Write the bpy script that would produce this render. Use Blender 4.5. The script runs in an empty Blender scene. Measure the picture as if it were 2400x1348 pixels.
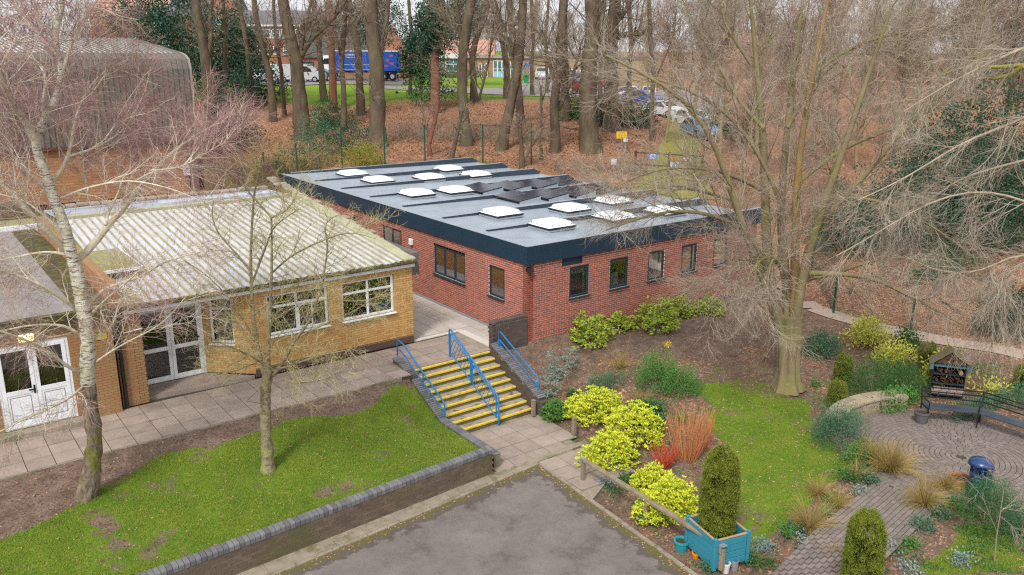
import bpy, math, random
import numpy as np
from mathutils import Matrix, Vector
rng = np.random.default_rng(11)
random.seed(5)
sc = bpy.context.scene
COL = sc.collection
# ---------------------------------------------------------------- camera
CAM = np.array([-16.445, -21.04, 9.405]); YAW, PITCH, ROLL, FOC = 0.9263, 0.27496, 0.0040, 1968.9
_f = np.array([math.cos(YAW)*math.cos(PITCH), math.sin(YAW)*math.cos(PITCH), -math.sin(PITCH)])
_r = np.array([math.sin(YAW), -math.cos(YAW), 0.0]); _u = np.cross(_r, _f)
CR = _r*math.cos(ROLL)+_u*math.sin(ROLL); CU = -_r*math.sin(ROLL)+_u*math.cos(ROLL); CF = _f
cd = bpy.data.cameras.new('camera'); cam = bpy.data.objects.new('camera', cd); COL.objects.link(cam)
cam.matrix_world = Matrix([[CR[i], CU[i], -CF[i], CAM[i]] for i in range(3)]+[[0, 0, 0, 1]])
cd.sensor_width = 36; cd.lens = FOC/2400*36; cd.clip_start = .1; cd.clip_end = 6000
sc.camera = cam
# ---------------------------------------------------------------- world, sun, exposure (bright overcast)
w = bpy.data.worlds.new('World'); sc.world = w; w.use_nodes = True
nt = w.node_tree; nt.nodes.clear()
sky = nt.nodes.new('ShaderNodeTexSky'); sky.sky_type = 'NISHITA'; sky.sun_disc = False
SUN_EL, SUN_AZ = math.radians(48), math.radians(215)   # azimuth of the sun, world, from +X towards +Y
sky.sun_elevation = SUN_EL; sky.sun_rotation = math.pi/2-SUN_AZ
sky.dust_density = 6; sky.air_density = 1.0; sky.ozone_density = 1
hs = nt.nodes.new('ShaderNodeHueSaturation'); hs.inputs['Saturation'].default_value = .22
bg = nt.nodes.new('ShaderNodeBackground'); bg.inputs['Strength'].default_value = .1
wo = nt.nodes.new('ShaderNodeOutputWorld')
cl = nt.nodes.new('ShaderNodeMix'); cl.data_type = 'RGBA'; cl.inputs[0].default_value = .78; cl.inputs[7].default_value = (5.6, 5.75, 6.0, 1)   # closed cloud cover
nt.links.new(sky.outputs[0], hs.inputs['Color']); nt.links.new(hs.outputs[0], cl.inputs[6]); nt.links.new(cl.outputs[2], bg.inputs[0]); nt.links.new(bg.outputs[0], wo.inputs[0])
sl = bpy.data.lights.new('sun', 'SUN'); sl.energy = 1.5; sl.angle = math.radians(11); sl.color = (1, .96, .9)
so = bpy.data.objects.new('sun', sl); COL.objects.link(so)
sd = Vector((math.cos(SUN_AZ)*math.cos(SUN_EL), math.sin(SUN_AZ)*math.cos(SUN_EL), math.sin(SUN_EL)))
so.rotation_euler = sd.to_track_quat('Z', 'Y').to_euler(); so.location = (0, 0, 60)
sc.view_settings.view_transform = 'Standard'; sc.view_settings.look = 'None'
sc.view_settings.exposure = 0.98; sc.view_settings.gamma = 1
try: sc.view_settings.use_curve_mapping = False
except Exception: pass
sc.render.engine = 'CYCLES'
sc.cycles.max_bounces = 6; sc.cycles.transparent_max_bounces = 8; sc.cycles.glossy_bounces = 3; sc.cycles.diffuse_bounces = 3
sc.cycles.use_denoising = False; sc.cycles.filter_width = 1.25
# ---------------------------------------------------------------- geometry helpers
def ray(x, y): return CF+CR*(x-1200)/FOC-CU*(y-674)/FOC
def onz(x, y, z=0.):
    d = ray(x, y); return CAM+d*((z-CAM[2])/d[2])
def ony(x, y, Y):
    d = ray(x, y); return CAM+d*((Y-CAM[1])/d[1])
def onx(x, y, X):
    d = ray(x, y); return CAM+d*((X-CAM[0])/d[0])
def at(x, y, s):                       # point seen at pixel (x,y) at forward ground distance s
    d = ray(x, y); return CAM+d*(s/(d[0]*math.cos(YAW)+d[1]*math.sin(YAW)))
def sm(t): t = np.clip(t, 0, 1); return t*t*(3-2*t)
SP = [0, 34, 44, 50, 58, 66, 80, 95, 115, 200, 1500]
ZA = [0, 0, .9, 2.3, 3.2, 3.9, 5.0, 5.5, 5.9, 6.4, 7.5]
ZB = [-.4, -.4, .9, 1.9, 2.2, 2.4, 2.6, 3.0, 3.8, 6.0, 7.5]
ZC = [0, 0, .5, .9, 1.8, 2.7, 4.8, 5.6, 5.9, 6.4, 7.5]
PC = np.array([5.2, -12.05])
def LZ(x, y):     # surface of the left lawn: falls to the retaining wall and, at the right, to the coping beside the steps
    b_ = -.03-.64*np.clip((-.4-y)/4.2, 0, 1)+.02*np.sin(x*1.3)*np.cos(y*2.1); c_ = np.interp(y, [-4.9, -3, -2, -1, -.4], [-.72, -.68, -.58, -.34, -.05]); k_ = sm((x+9)/2.6); b_ = b_*(1-k_)+c_*k_
    f_ = np.interp(y, [-4.6, -2.1, -1.85, -.6, -.3], [-1.0, -1.0, -.98, -.42, -.2]); t_ = sm((x+5.9)/.85)
    return b_*(1-t_)+np.minimum(b_, f_)*t_
def KX(y): return -3.54+(y+5.09)*.081     # inner kerb line of the yard
def H(x, y):
    x = np.asarray(x, float); y = np.asarray(y, float)
    dx, dy = x-CAM[0], y-CAM[1]
    s = dx*math.cos(YAW)+dy*math.sin(YAW); u = dx*math.sin(YAW)-dy*math.cos(YAW)
    a = np.interp(s, SP, ZA); b = np.interp(s, SP, ZB); c = np.interp(s, SP, ZC)
    tb = sm((u-7)/12); tc = sm((-u-8)/8)
    z = a*(1-tb)*(1-tc)+b*tb+c*tc
    z = z+np.where(s > 46, .12*np.sin(x*.31)*np.cos(y*.27), 0)
    # garden right of the steps
    d = np.where(y > -5.1, x+1.4, x-(KX(y)+1.15))
    cap = -.9+.62*sm((y+8.5)/7.5)
    cap = cap+(-.35-cap)*sm((x-9)/4)*sm((y+13)/4)*0.6
    g = -1.33+(cap+1.33)*sm(d/4.5)
    g = np.where((x > -1.5) & (y > -2.9), np.maximum(g, -1.33+1.05*np.clip((y+2.7)/2.4, 0, 1)), g)
    g = np.where(y < -11, np.minimum(g, -.93), g)
    pr = np.hypot(x-PC[0], y-PC[1])
    g = g+(-.95-g)*sm((3.6-pr)/.7)
    g = g+.03*np.sin(x*1.7+y)*np.cos(y*1.3)*(pr > 3.6)
    gm = (y < 0)*sm((38-s)/5)
    right = (x > -1.5) | ((x > KX(y)) & (y < -5.1))
    z = np.where(right & (y < 0), z+(g-z)*sm((38-s)/5), z)
    lawn = LZ(x, y)-.10
    z = np.where((x <= -4.3) & (y < -.33), lawn, z)
    z = np.where((x > -4.55) & (x <= -1.36) & (y < .0), -1.45, z)
    yd = (y < -4.46+(x+4.87)*.054) & (x <= KX(y))
    z = np.where(yd | ((x > -4.7) & (x < -1.5) & (y < -2.3) & (y > -5.3)), -1.45, z)
    up = (x < .2) & (y >= -.36) & ((x <= -4.3) | (y > -.05))
    z = np.where(up & (y < 22), -.08, z)
    return z
_vn = np.random.default_rng(3).random((64, 64))
def vnoise(x, y, sc_):
    x = np.asarray(x)/sc_+100.3; y = np.asarray(y)/sc_+100.7; i = np.floor(x).astype(int); j = np.floor(y).astype(int); u = sm(x-i); v = sm(y-j); g = lambda a, b: _vn[a % 64, b % 64]
    return (g(i, j)*(1-u)+g(i+1, j)*u)*(1-v)+(g(i, j+1)*(1-u)+g(i+1, j+1)*u)*v
def gnd(x, y, zmin=-3):                # ray-march the terrain: pixel -> ground point
    d = ray(x, y); t = np.arange(12, 400, .1); P = CAM+d*t[:, None]
    k = np.argmax(P[:, 2] < H(P[:, 0], P[:, 1])); return P[k]
def proj(P):
    d = np.asarray(P)-CAM; z = d@CF; return np.stack([1200+FOC*(d@CR)/z, 674-FOC*(d@CU)/z], -1)
# ---------------------------------------------------------------- mesh builder
class MB:
    def __init__(s): s.V = []; s.n = 0; s.Q = []; s.T = []; s.G = []; s.qt = []; s.tt = []; s.gt = []
    def add(s, V, Q=None, T=None, tint=None):
        V = np.asarray(V, float).reshape(-1, 3)
        if Q is not None and len(Q):
            Q = np.asarray(Q); s.Q.append(Q+s.n); s.qt.append(np.full(len(Q), .5) if tint is None else np.broadcast_to(tint, len(Q)))
        if T is not None and len(T):
            T = np.asarray(T); s.T.append(T+s.n); s.tt.append(np.full(len(T), .5) if tint is None else np.broadcast_to(tint, len(T)))
        s.V.append(V); s.n += len(V); return s
    def ngon(s, pts, tint=.5):
        k = len(pts); s.V.append(np.asarray(pts, float)); s.G.append(list(range(s.n, s.n+k))); s.gt.append(tint); s.n += k; return s
    def box(s, lo, hi, tint=.5):
        x0, y0, z0 = lo; x1, y1, z1 = hi
        return s.add([(x0,y0,z0),(x1,y0,z0),(x1,y1,z0),(x0,y1,z0),(x0,y0,z1),(x1,y0,z1),(x1,y1,z1),(x0,y1,z1)], BQ, tint=tint)
    def obox(s, c, U, V, W, a, b, h, tint=.5):   # centre, axes, full sizes
        c = np.asarray(c, float); U = np.asarray(U)*a/2; V = np.asarray(V)*b/2; W = np.asarray(W)*h/2
        P = [c+i*U+j*V+k*W for k in (-1, 1) for i, j in ((-1,-1),(1,-1),(1,1),(-1,1))]
        return s.add(P, BQ, tint=tint)
    def beam(s, p, q, w=.05, h=None, tint=.5):
        p = np.asarray(p, float); q = np.asarray(q, float); d = q-p; L = np.linalg.norm(d); d = d/L
        r = np.cross(d, [0, 0, 1.]);
        if np.linalg.norm(r) < 1e-3: r = np.array([1., 0, 0])
        r /= np.linalg.norm(r); u = np.cross(r, d)
        return s.obox((p+q)/2, d, r, u, L, w, h or w, tint)
    def prism(s, poly, z0, z1, tint=.5):
        k = len(poly); lo = [(x, y, z0) for x, y in poly]; hi = [(x, y, z1) for x, y in poly]
        s.ngon(hi, tint); s.ngon(lo[::-1], tint)
        for i in range(k):
            j = (i+1) % k; s.ngon([lo[i], lo[j], hi[j], hi[i]], tint)
        return s
    def extr(s, prof, A, E, tint=.5):    # closed profile of 3D points, extruded by vector E
        prof = [np.asarray(a, float) for a in prof]; E = np.asarray(E, float); k = len(prof)
        s.ngon([a+E for a in prof], tint); s.ngon(prof[::-1], tint)
        for i in range(k):
            j = (i+1) % k; s.ngon([prof[i], prof[j], prof[j]+E, prof[i]+E], tint)
        return s
    def tube(s, pts, r, sides=8, cap=True, tint=.5):
        pts = np.asarray(pts, float)[None]; r = np.broadcast_to(r, pts.shape[1])[None]
        V, Q = tubeVQ(pts, r, sides); s.add(V, Q, tint=tint)
        if cap:
            m = pts.shape[1]; s.ngon(V[:sides][::-1], tint); s.ngon(V[(m-1)*sides:m*sides], tint)
        return s
    def tubes(s, P, R, sides=3, tint=None):
        V, Q = tubeVQ(P, R, sides)
        if tint is not None and np.ndim(tint): tint = np.repeat(tint, len(Q)//len(P))
        return s.add(V, Q, tint=tint)
    def lathe(s, prof, c, n=16, tint=.5):
        c = np.asarray(c, float); V = []
        for r, z in prof:
            for k in range(n):
                a = 2*math.pi*k/n; V.append(c+[r*math.cos(a), r*math.sin(a), z])
        Q = [(i*n+k, i*n+(k+1) % n, (i+1)*n+(k+1) % n, (i+1)*n+k) for i in range(len(prof)-1) for k in range(n)]
        s.add(V, Q, tint=tint); return s
    def data(s, name, mat, origin, smooth=False):
        V = np.concatenate(s.V)-origin
        me = bpy.data.meshes.new(name)
        Q = np.concatenate(s.Q) if s.Q else np.zeros((0, 4), int); T = np.concatenate(s.T) if s.T else np.zeros((0, 3), int)
        tint = np.concatenate([np.concatenate(s.qt) if s.qt else [], np.concatenate(s.tt) if s.tt else [], np.array(s.gt)])
        loops = np.concatenate([Q.ravel(), T.ravel(), np.array([i for g in s.G for i in g], int)]).astype(np.int32)
        tot = np.concatenate([np.full(len(Q), 4), np.full(len(T), 3), np.array([len(g) for g in s.G], int)]).astype(np.int32)
        st = np.concatenate([[0], np.cumsum(tot)[:-1]]).astype(np.int32)
        me.vertices.add(len(V)); me.vertices.foreach_set('co', V.astype(np.float32).ravel())
        me.loops.add(len(loops)); me.loops.foreach_set('vertex_index', loops)
        me.polygons.add(len(tot)); me.polygons.foreach_set('loop_start', st); me.polygons.foreach_set('loop_total', tot)
        me.polygons.foreach_set('use_smooth', np.full(len(tot), bool(smooth)))
        at_ = me.attributes.new('tint', 'FLOAT', 'FACE'); at_.data.foreach_set('value', tint.astype(np.float32))
        me.update(calc_edges=True); me.materials.append(mat); return me
BQ = [(0,3,2,1),(4,5,6,7),(0,1,5,4),(1,2,6,5),(2,3,7,6),(3,0,4,7)]
def tubeVQ(P, R, sides):
    B, K, _ = P.shape; R = np.broadcast_to(R, (B, K))
    T = np.empty_like(P); T[:, 1:-1] = P[:, 2:]-P[:, :-2]; T[:, 0] = P[:, 1]-P[:, 0]; T[:, -1] = P[:, -1]-P[:, -2]
    T /= np.linalg.norm(T, axis=2, keepdims=True)+1e-9
    m = np.abs(T).mean(1); ref = np.eye(3)[np.argmin(m, 1)][:, None, :]
    a = np.cross(T, ref); a /= np.linalg.norm(a, axis=2, keepdims=True)+1e-9; b = np.cross(T, a)
    th = np.arange(sides)*2*np.pi/sides
    V = P[:, :, None, :]+R[:, :, None, None]*(np.cos(th)[None, None, :, None]*a[:, :, None, :]+np.sin(th)[None, None, :, None]*b[:, :, None, :])
    i = np.arange(K-1)[:, None]; k = np.arange(sides)[None]; k2 = (k+1) % sides
    q = np.stack([i*sides+k, i*sides+k2, (i+1)*sides+k2, (i+1)*sides+k], -1).reshape(-1, 4)
    Q = (q[None]+(np.arange(B)*K*sides)[:, None, None]).reshape(-1, 4)
    return V.reshape(-1, 3), Q
ORG = {}
def new(name, data, loc, parent=None):
    o = bpy.data.objects.new(name, data); COL.objects.link(o)
    p = ORG[parent.name] if parent else np.zeros(3)
    o.location = tuple(np.asarray(loc)-p)
    if parent: o.parent = parent
    ORG[o.name] = np.asarray(loc, float); return o
def build(mb, name, mat, parent=None, smooth=False, kind=None, bevel=0, origin=None):
    if origin is None:
        V = np.concatenate(mb.V); origin = np.array([*(V[:, :2].min(0)+V[:, :2].max(0))/2, V[:, 2].min()])
    me = mb.data(name, mat, origin, smooth); o = new(name, me, origin, parent)
    if kind: o['kind'] = kind
    if bevel:
        b = o.modifiers.new('b', 'BEVEL'); b.width = bevel; b.segments = 1; b.limit_method = 'ANGLE'
    return o
def tag(o, label=None, cat=None, group=None):
    if label: o['label'] = label
    if cat: o['category'] = cat
    if group: o['group'] = group
    return o
def thing(name, loc, label, cat, group=None): return tag(new(name, None, loc), label, cat, group)
def copy_tree(o, loc, rz=0., scale=1., **kw):
    c = o.copy(); COL.objects.link(c); c.location = tuple(loc); c.rotation_euler.z = rz; c.scale = (scale,)*3; ORG[c.name] = np.asarray(loc, float)
    for ch in o.children:
        d = ch.copy(); COL.objects.link(d); d.parent = c
        for g in ch.children:
            e = g.copy(); COL.objects.link(e); e.parent = d
    return tag(c, **kw)
# ---------------------------------------------------------------- materials
MATS = {}
def M(name, c1, c2=None, scale=4, rough=.8, bump=0, bscale=None, tint=0., metal=0, c3=None, s3=1.5, t3=.6, spec=.3, stretch=None, detail=6, w3=.06, emit=None, fac=1.):
    if name in MATS: return MATS[name]
    m = bpy.data.materials.new(name); m.use_nodes = True; MATS[name] = m; t = m.node_tree; n = t.nodes; l = t.links
    b = n['Principled BSDF']; b.inputs['Roughness'].default_value = rough; b.inputs['Metallic'].default_value = metal
    b.inputs['Specular IOR Level'].default_value = spec
    tc = n.new('ShaderNodeTexCoord'); geo = n.new('ShaderNodeNewGeometry'); pos = geo.outputs['Position']
    if stretch:
        mp = n.new('ShaderNodeMapping'); mp.inputs['Scale'].default_value = stretch; l.new(pos, mp.inputs[0]); pos = mp.outputs[0]
    c2 = c2 or tuple(x*.7 for x in c1)
    ns = n.new('ShaderNodeTexNoise'); ns.inputs['Scale'].default_value = scale; ns.inputs['Detail'].default_value = detail; ns.inputs['Roughness'].default_value = .65
    l.new(pos, ns.inputs['Vector'])
    mr = n.new('ShaderNodeMapRange'); mr.inputs[1].default_value = .32; mr.inputs[2].default_value = .68; l.new(ns.outputs[0], mr.inputs[0])
    fc = mr.outputs[0]
    if tint:
        at_ = n.new('ShaderNodeAttribute'); at_.attribute_name = 'tint'
        mx = n.new('ShaderNodeMix'); mx.inputs[0].default_value = tint; l.new(fc, mx.inputs[2]); l.new(at_.outputs['Fac'], mx.inputs[3]); fc = mx.outputs[0]
    cm = n.new('ShaderNodeMix'); cm.data_type = 'RGBA'; l.new(fc, cm.inputs[0]); cm.inputs[6].default_value = (*c1, 1); cm.inputs[7].default_value = (*c2, 1)
    out = cm.outputs[2]
    if c3:
        n3 = n.new('ShaderNodeTexNoise'); n3.inputs['Scale'].default_value = s3; n3.inputs['Detail'].default_value = 8; n3.inputs['Roughness'].default_value = .7; l.new(geo.outputs['Position'], n3.inputs['Vector'])
        r3 = n.new('ShaderNodeMapRange'); r3.inputs[1].default_value = t3-w3; r3.inputs[2].default_value = t3+w3; r3.inputs[4].default_value = fac; l.new(n3.outputs[0], r3.inputs[0])
        k3 = n.new('ShaderNodeMix'); k3.data_type = 'RGBA'; l.new(r3.outputs[0], k3.inputs[0]); l.new(out, k3.inputs[6]); k3.inputs[7].default_value = (*c3, 1); out = k3.outputs[2]
    l.new(out, b.inputs['Base Color'])
    if bump:
        nb = n.new('ShaderNodeTexNoise'); nb.inputs['Scale'].default_value = bscale or scale*4; nb.inputs['Detail'].default_value = 8; l.new(pos, nb.inputs['Vector'])
        bp = n.new('ShaderNodeBump'); bp.inputs['Strength'].default_value = bump; bp.inputs['Distance'].default_value = .03; l.new(nb.outputs[0], bp.inputs['Height']); l.new(bp.outputs[0], b.inputs['Normal'])
    if emit:
        b.inputs['Emission Color'].default_value = (*emit[:3], 1); b.inputs['Emission Strength'].default_value = emit[3]
    return m
def glass(name, tintc=(.75, .8, .8), amount=.75):
    if name in MATS: return MATS[name]
    m = bpy.data.materials.new(name); m.use_nodes = True; MATS[name] = m; t = m.node_tree; n = t.nodes; l = t.links; n.clear()
    o = n.new('ShaderNodeOutputMaterial'); tr = n.new('ShaderNodeBsdfTransparent'); tr.inputs[0].default_value = (*tintc, 1)
    g = n.new('ShaderNodeBsdfGlossy'); g.inputs['Roughness'].default_value = .03; g.inputs[0].default_value = (.9, .95, 1, 1)
    fr = n.new('ShaderNodeFresnel'); fr.inputs[0].default_value = 1.33
    ad = n.new('ShaderNodeMath'); ad.operation = 'ADD'; ad.inputs[1].default_value = .06; l.new(fr.outputs[0], ad.inputs[0])
    mx = n.new('ShaderNodeMixShader'); l.new(ad.outputs[0], mx.inputs[0]); l.new(tr.outputs[0], mx.inputs[1]); l.new(g.outputs[0], mx.inputs[2]); l.new(mx.outputs[0], o.inputs[0])
    return m
RED = M('red_brick', (.44, .115, .066), (.22, .078, .06), 9, .85, .25, 60, tint=.85, c3=(.17, .09, .075), s3=.8, t3=.55, w3=.14, fac=.5)
MORT = M('pale_mortar', (.86, .72, .63), (.74, .60, .53), 8, .95)
DKBR = M('dark_brick', (.062, .055, .055), (.12, .085, .07), 6, .75, .3, 50, tint=.8, c3=(.10, .10, .04), s3=1.3, t3=.62, fac=.6)
DMORT = M('brown_mortar', (.26, .22, .13), (.16, .14, .10), 6, .95)
OLDB = M('old_brown_brick', (.17, .125, .088), (.09, .066, .052), 3, .85, .35, 50, tint=.6, c3=(.09, .09, .035), s3=1.1, t3=.56, fac=.7)
YELB = M('yellow_brick', (.58, .37, .14), (.42, .22, .075), 5, .85, .2, 50, tint=.7)
YMORT = M('yellow_mortar', (.34, .22, .12), (.28, .17, .08), 6, .95)
REDBR = M('weathered_red_brick', (.33, .14, .075), (.30, .21, .09), 1.2, .88, .2, 50, tint=.5)
ORNB = M('orange_brick', (.46, .255, .125), (.30, .155, .08), 6, .88, .2, 50, tint=.7)
BLUEC = M('blue_engineering_brick', (.19, .185, .19), (.085, .088, .098), 9, .55, .3, 60, tint=.7, spec=.4, c3=(.27, .25, .17), s3=5, t3=.64, fac=.6)
FASC = M('navy_fascia', (.010, .032, .058), (.014, .038, .064), 1, .42, spec=.4)
MEMB = M('grey_roof_membrane', (.33, .38, .43), (.25, .29, .335), 1.2, .38, .1, 30, spec=.5)
DMEMB = M('dark_upstand', (.035, .05, .07), (.05, .065, .09), 3, .5)
WHITE = M('white_upvc', (.78, .80, .82), (.70, .72, .75), 2, .4)
FRAME = M('slate_frame', (.018, .035, .05), (.022, .04, .055), 3, .4)
SLAB = M('concrete_slab', (.38, .305, .255), (.23, .185, .155), 2.2, .85, .2, 80, tint=.4, c3=(.17, .135, .11), s3=.9, t3=.62, fac=.6)
SAND = M('sandstone_slab', (.50, .46, .41), (.38, .34, .30), 1.5, .8, .1, 40, tint=.55)
KERB = M('kerb_concrete', (.32, .27, .21), (.22, .19, .14), 4, .9, .4, 60, c3=(.12, .12, .04), s3=2, t3=.58, fac=.7)
YELP = M('yellow_paint', (.74, .56, .05), (.58, .43, .05), 6, .65, .2, 60, c3=(.33, .27, .14), s3=6, t3=.60, fac=.7)
BLUEP = M('blue_paint', (.008, .19, .46), (.015, .13, .33), 9, .45, .2, 60, spec=.4, c3=(.14, .08, .06), s3=7, t3=.66, w3=.03, fac=.8)
GRNP = M('green_paint', (.008, .07, .045), (.01, .09, .06), 5, .45)
BLACK = M('black_metal', (.008, .01, .012), (.015, .018, .02), 6, .4, spec=.5)
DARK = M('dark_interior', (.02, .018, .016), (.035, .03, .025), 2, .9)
GLASS = glass('window_glass')
BARK = M('woodland_bark', (.16, .115, .08), (.065, .048, .036), 3, .95, .8, 18, stretch=(1, 1, .3), c3=(.11, .12, .04), s3=.6, t3=.58, w3=.12, fac=.6)
TWIG = M('brown_twig', (.40, .32, .24), (.17, .125, .09), 1, .9, tint=.9)
TWIGR = M('reddish_twig', (.46, .33, .25), (.20, .13, .095), 1, .9, tint=.9)
TWIGB = M('birch_twig', (.46, .28, .26), (.19, .105, .10), 1, .9, tint=.9)
TWIGY = M('lichen_twig', (.50, .45, .24), (.24, .20, .10), 1.5, .9, tint=.9)
TWIGH = M('hornbeam_twig', (.46, .40, .32), (.21, .16, .12), 1, .9, tint=.9)
print('p1 ok')
# ================================================================ GROUND
def sdist(x, y, poly):
    x = np.asarray(x, float); y = np.asarray(y, float); d = np.full(x.shape, 1e9); ins = np.zeros(x.shape, bool); k = len(poly)
    for i in range(k):
        ax, ay = poly[i][:2]; bx, by = poly[(i+1) % k][:2]; ex, ey = bx-ax, by-ay
        t = np.clip(((x-ax)*ex+(y-ay)*ey)/(ex*ex+ey*ey+1e-12), 0, 1)
        d = np.minimum(d, np.hypot(x-ax-t*ex, y-ay-t*ey))
        c = ((ay > y) != (by > y)) & (x < (bx-ax)*(y-ay)/((by-ay) if abs(by-ay) > 1e-12 else 1e-12)+ax); ins ^= c
    return np.where(ins, -d, d)
def gp(*px): return [gnd(*p) for p in px]
LAWN = gp((1640, 900), (1700, 905), (1800, 925), (1880, 940), (1925, 1010), (1995, 1090), (1980, 1120), (1880, 1200), (1800, 1275), (1745, 1300), (1735, 1180), (1725, 1080), (1660, 1010))
MOSSY = gp((1640, 850), (1800, 850), (1850, 915), (1950, 1020), (1990, 1100), (1760, 1290), (1650, 980))
CORNER = gp((2150, 1345), (2190, 1300), (2250, 1235), (2399, 1225), (2399, 1347))
BARE = gp((1240, 830), (1340, 815), (1500, 780), (1740, 700), (1790, 780), (1700, 840), (1560, 830), (1480, 830), (1380, 850), (1260, 860))
def SU(x, y):
    dx, dy = x-CAM[0], y-CAM[1]; return dx*math.cos(YAW)+dy*math.sin(YAW), dx*math.sin(YAW)-dy*math.cos(YAW)
def masks(x, y):
    s, u = SU(x, y)
    wob = .35*np.sin(x*1.9+np.sin(y*2.3))+.25*np.sin(y*3.1+x*.7)
    wst = np.interp(x, [-18, -15.5, -13.5, -12, -9, -6, -5], [2.9, 2.2, 1.1, .85, .7, .4, .15])
    gl = sm((-.4-y-wst+wob*.5)/.35+.5)*((x < -4.3) & (y < -.3))
    gr = np.maximum(gl, sm(.5-(sdist(x, y, LAWN)+wob*.25)/.5))
    gr = np.maximum(gr, .5*sm(.5-(sdist(x, y, MOSSY)+wob*.3)/.8))
    gr = np.maximum(gr, sm(.5-(sdist(x, y, CORNER)+wob*.2)/.4))
    edge = 80+3*np.sin(u*.12)+4*sm((u-3)/8)*sm((14-u)/4)
    pt = .55*vnoise(x, y, .9)+.3*vnoise(x, y, .33)+.15*vnoise(x, y, .14)
    gr = np.where(s < 40, gr*np.clip(.73+1.5*(pt-.36)-.30*sm((-12.2-x)/2)*(x < -5), .12, 1), gr)
    gr = np.maximum(gr, sm((s-edge)/1.5)*sm((8+.04*s-u)/4))
    lf = sm((s-40)/4)*np.maximum(sm((edge+1-s)/2), sm((u-6-.04*s)/4))
    lf = np.maximum(lf, sm((x-12.9)/.8)*(y < 6)*.9)
    lf = np.maximum(lf, sm((y-21)/2)*.9*(s < 80))
    gard = ((x > -1.4) | ((x > KX(y)+.1) & (y < -5.1))) & (y < 0) & (s < 36)
    lf = np.where(gard & (lf < .3), .40+.1*np.sin(x*2.2)*np.cos(y*1.7), lf)
    lf = np.where(gard, lf*(1-.85*sm(.5-sdist(x, y, BARE)/.8)), lf)
    return gr, np.clip(lf, 0, 1)*(1-.6*np.clip(gr, 0, 1)), sm((s-86)/8)
def ground_mat():
    m = bpy.data.materials.new('ground_cover'); m.use_nodes = True; t = m.node_tree; n = t.nodes; l = t.links
    b = n['Principled BSDF']; b.inputs['Roughness'].default_value = .95; b.inputs['Specular IOR Level'].default_value = .1
    pos = n.new('ShaderNodeNewGeometry').outputs['Position']
    def noise(s, d=8, r=.65):
        k = n.new('ShaderNodeTexNoise'); k.inputs['Scale'].default_value = s; k.inputs['Detail'].default_value = d; k.inputs['Roughness'].default_value = r; l.new(pos, k.inputs['Vector']); return k.outputs[0]
    def mr(v, a, b_):
        k = n.new('ShaderNodeMapRange'); k.inputs[1].default_value = a; k.inputs[2].default_value = b_; l.new(v, k.inputs[0]); return k.outputs[0]
    def mix(f, a, c):
        k = n.new('ShaderNodeMix'); k.data_type = 'RGBA'
        l.new(f, k.inputs[0])
        for i, v in ((6, a), (7, c)):
            if isinstance(v, tuple): k.inputs[i].default_value = (*v, 1)
            else: l.new(v, k.inputs[i])
        return k.outputs[2]
    def attr(a):
        k = n.new('ShaderNodeAttribute'); k.attribute_name = a; return k.outputs['Fac']
    def math_(op, a, c):
        k = n.new('ShaderNodeMath'); k.operation = op
        for i, v in enumerate((a, c)):
            if isinstance(v, (int, float)): k.inputs[i].default_value = v
            else: l.new(v, k.inputs[i])
        return k.outputs[0]
    soil = mix(mr(noise(3), .35, .65), (.12, .08, .058), (.22, .155, .118))
    soil = mix(mr(noise(18), .52, .6), soil, (.075, .052, .04))
    soil = mix(mr(noise(60), .6, .66), soil, (.34, .26, .2))
    vo = n.new('ShaderNodeTexVoronoi'); vo.inputs['Scale'].default_value = 13; l.new(pos, vo.inputs['Vector'])
    sep = n.new('ShaderNodeSeparateColor'); l.new(vo.outputs['Color'], sep.inputs[0])
    leaf = mix(sep.outputs[0], (.34, .155, .08), (.14, .068, .042))
    leaf = mix(mr(sep.outputs[1], .75, .8), leaf, (.48, .30, .19))
    leaf = mix(mr(noise(.5), .45, .7), leaf, (.19, .115, .075))
    grass = mix(mr(noise(1.1), .35, .65), (.155, .225, .02), (.07, .155, .013))
    grass = mix(mr(noise(9), .5, .75), grass, (.22, .225, .035))
    grass = mix(mr(noise(45), .5, .75), grass, (.05, .09, .01))
    grass = mix(attr('far'), grass, mix(mr(noise(.15), .4, .6), (.15, .26, .02), (.19, .27, .03)))
    nz = noise(5, 10, .7); nz2 = noise(7, 10, .75)
    fl = mr(math_('ADD', attr('lf'), math_('MULTIPLY', math_('SUBTRACT', nz2, .5), 2.2)), .42, .58)
    fg = mr(math_('ADD', attr('gr'), math_('MULTIPLY', math_('SUBTRACT', nz, .5), 1.6)), .4, .6)
    col = mix(fg, mix(fl, soil, leaf), grass); l.new(col, b.inputs['Base Color'])
    bp = n.new('ShaderNodeBump'); bp.inputs['Strength'].default_value = .7; bp.inputs['Distance'].default_value = .05; l.new(noise(25), bp.inputs['Height']); l.new(bp.outputs[0], b.inputs['Normal'])
    return m
GM = ground_mat()
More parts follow.
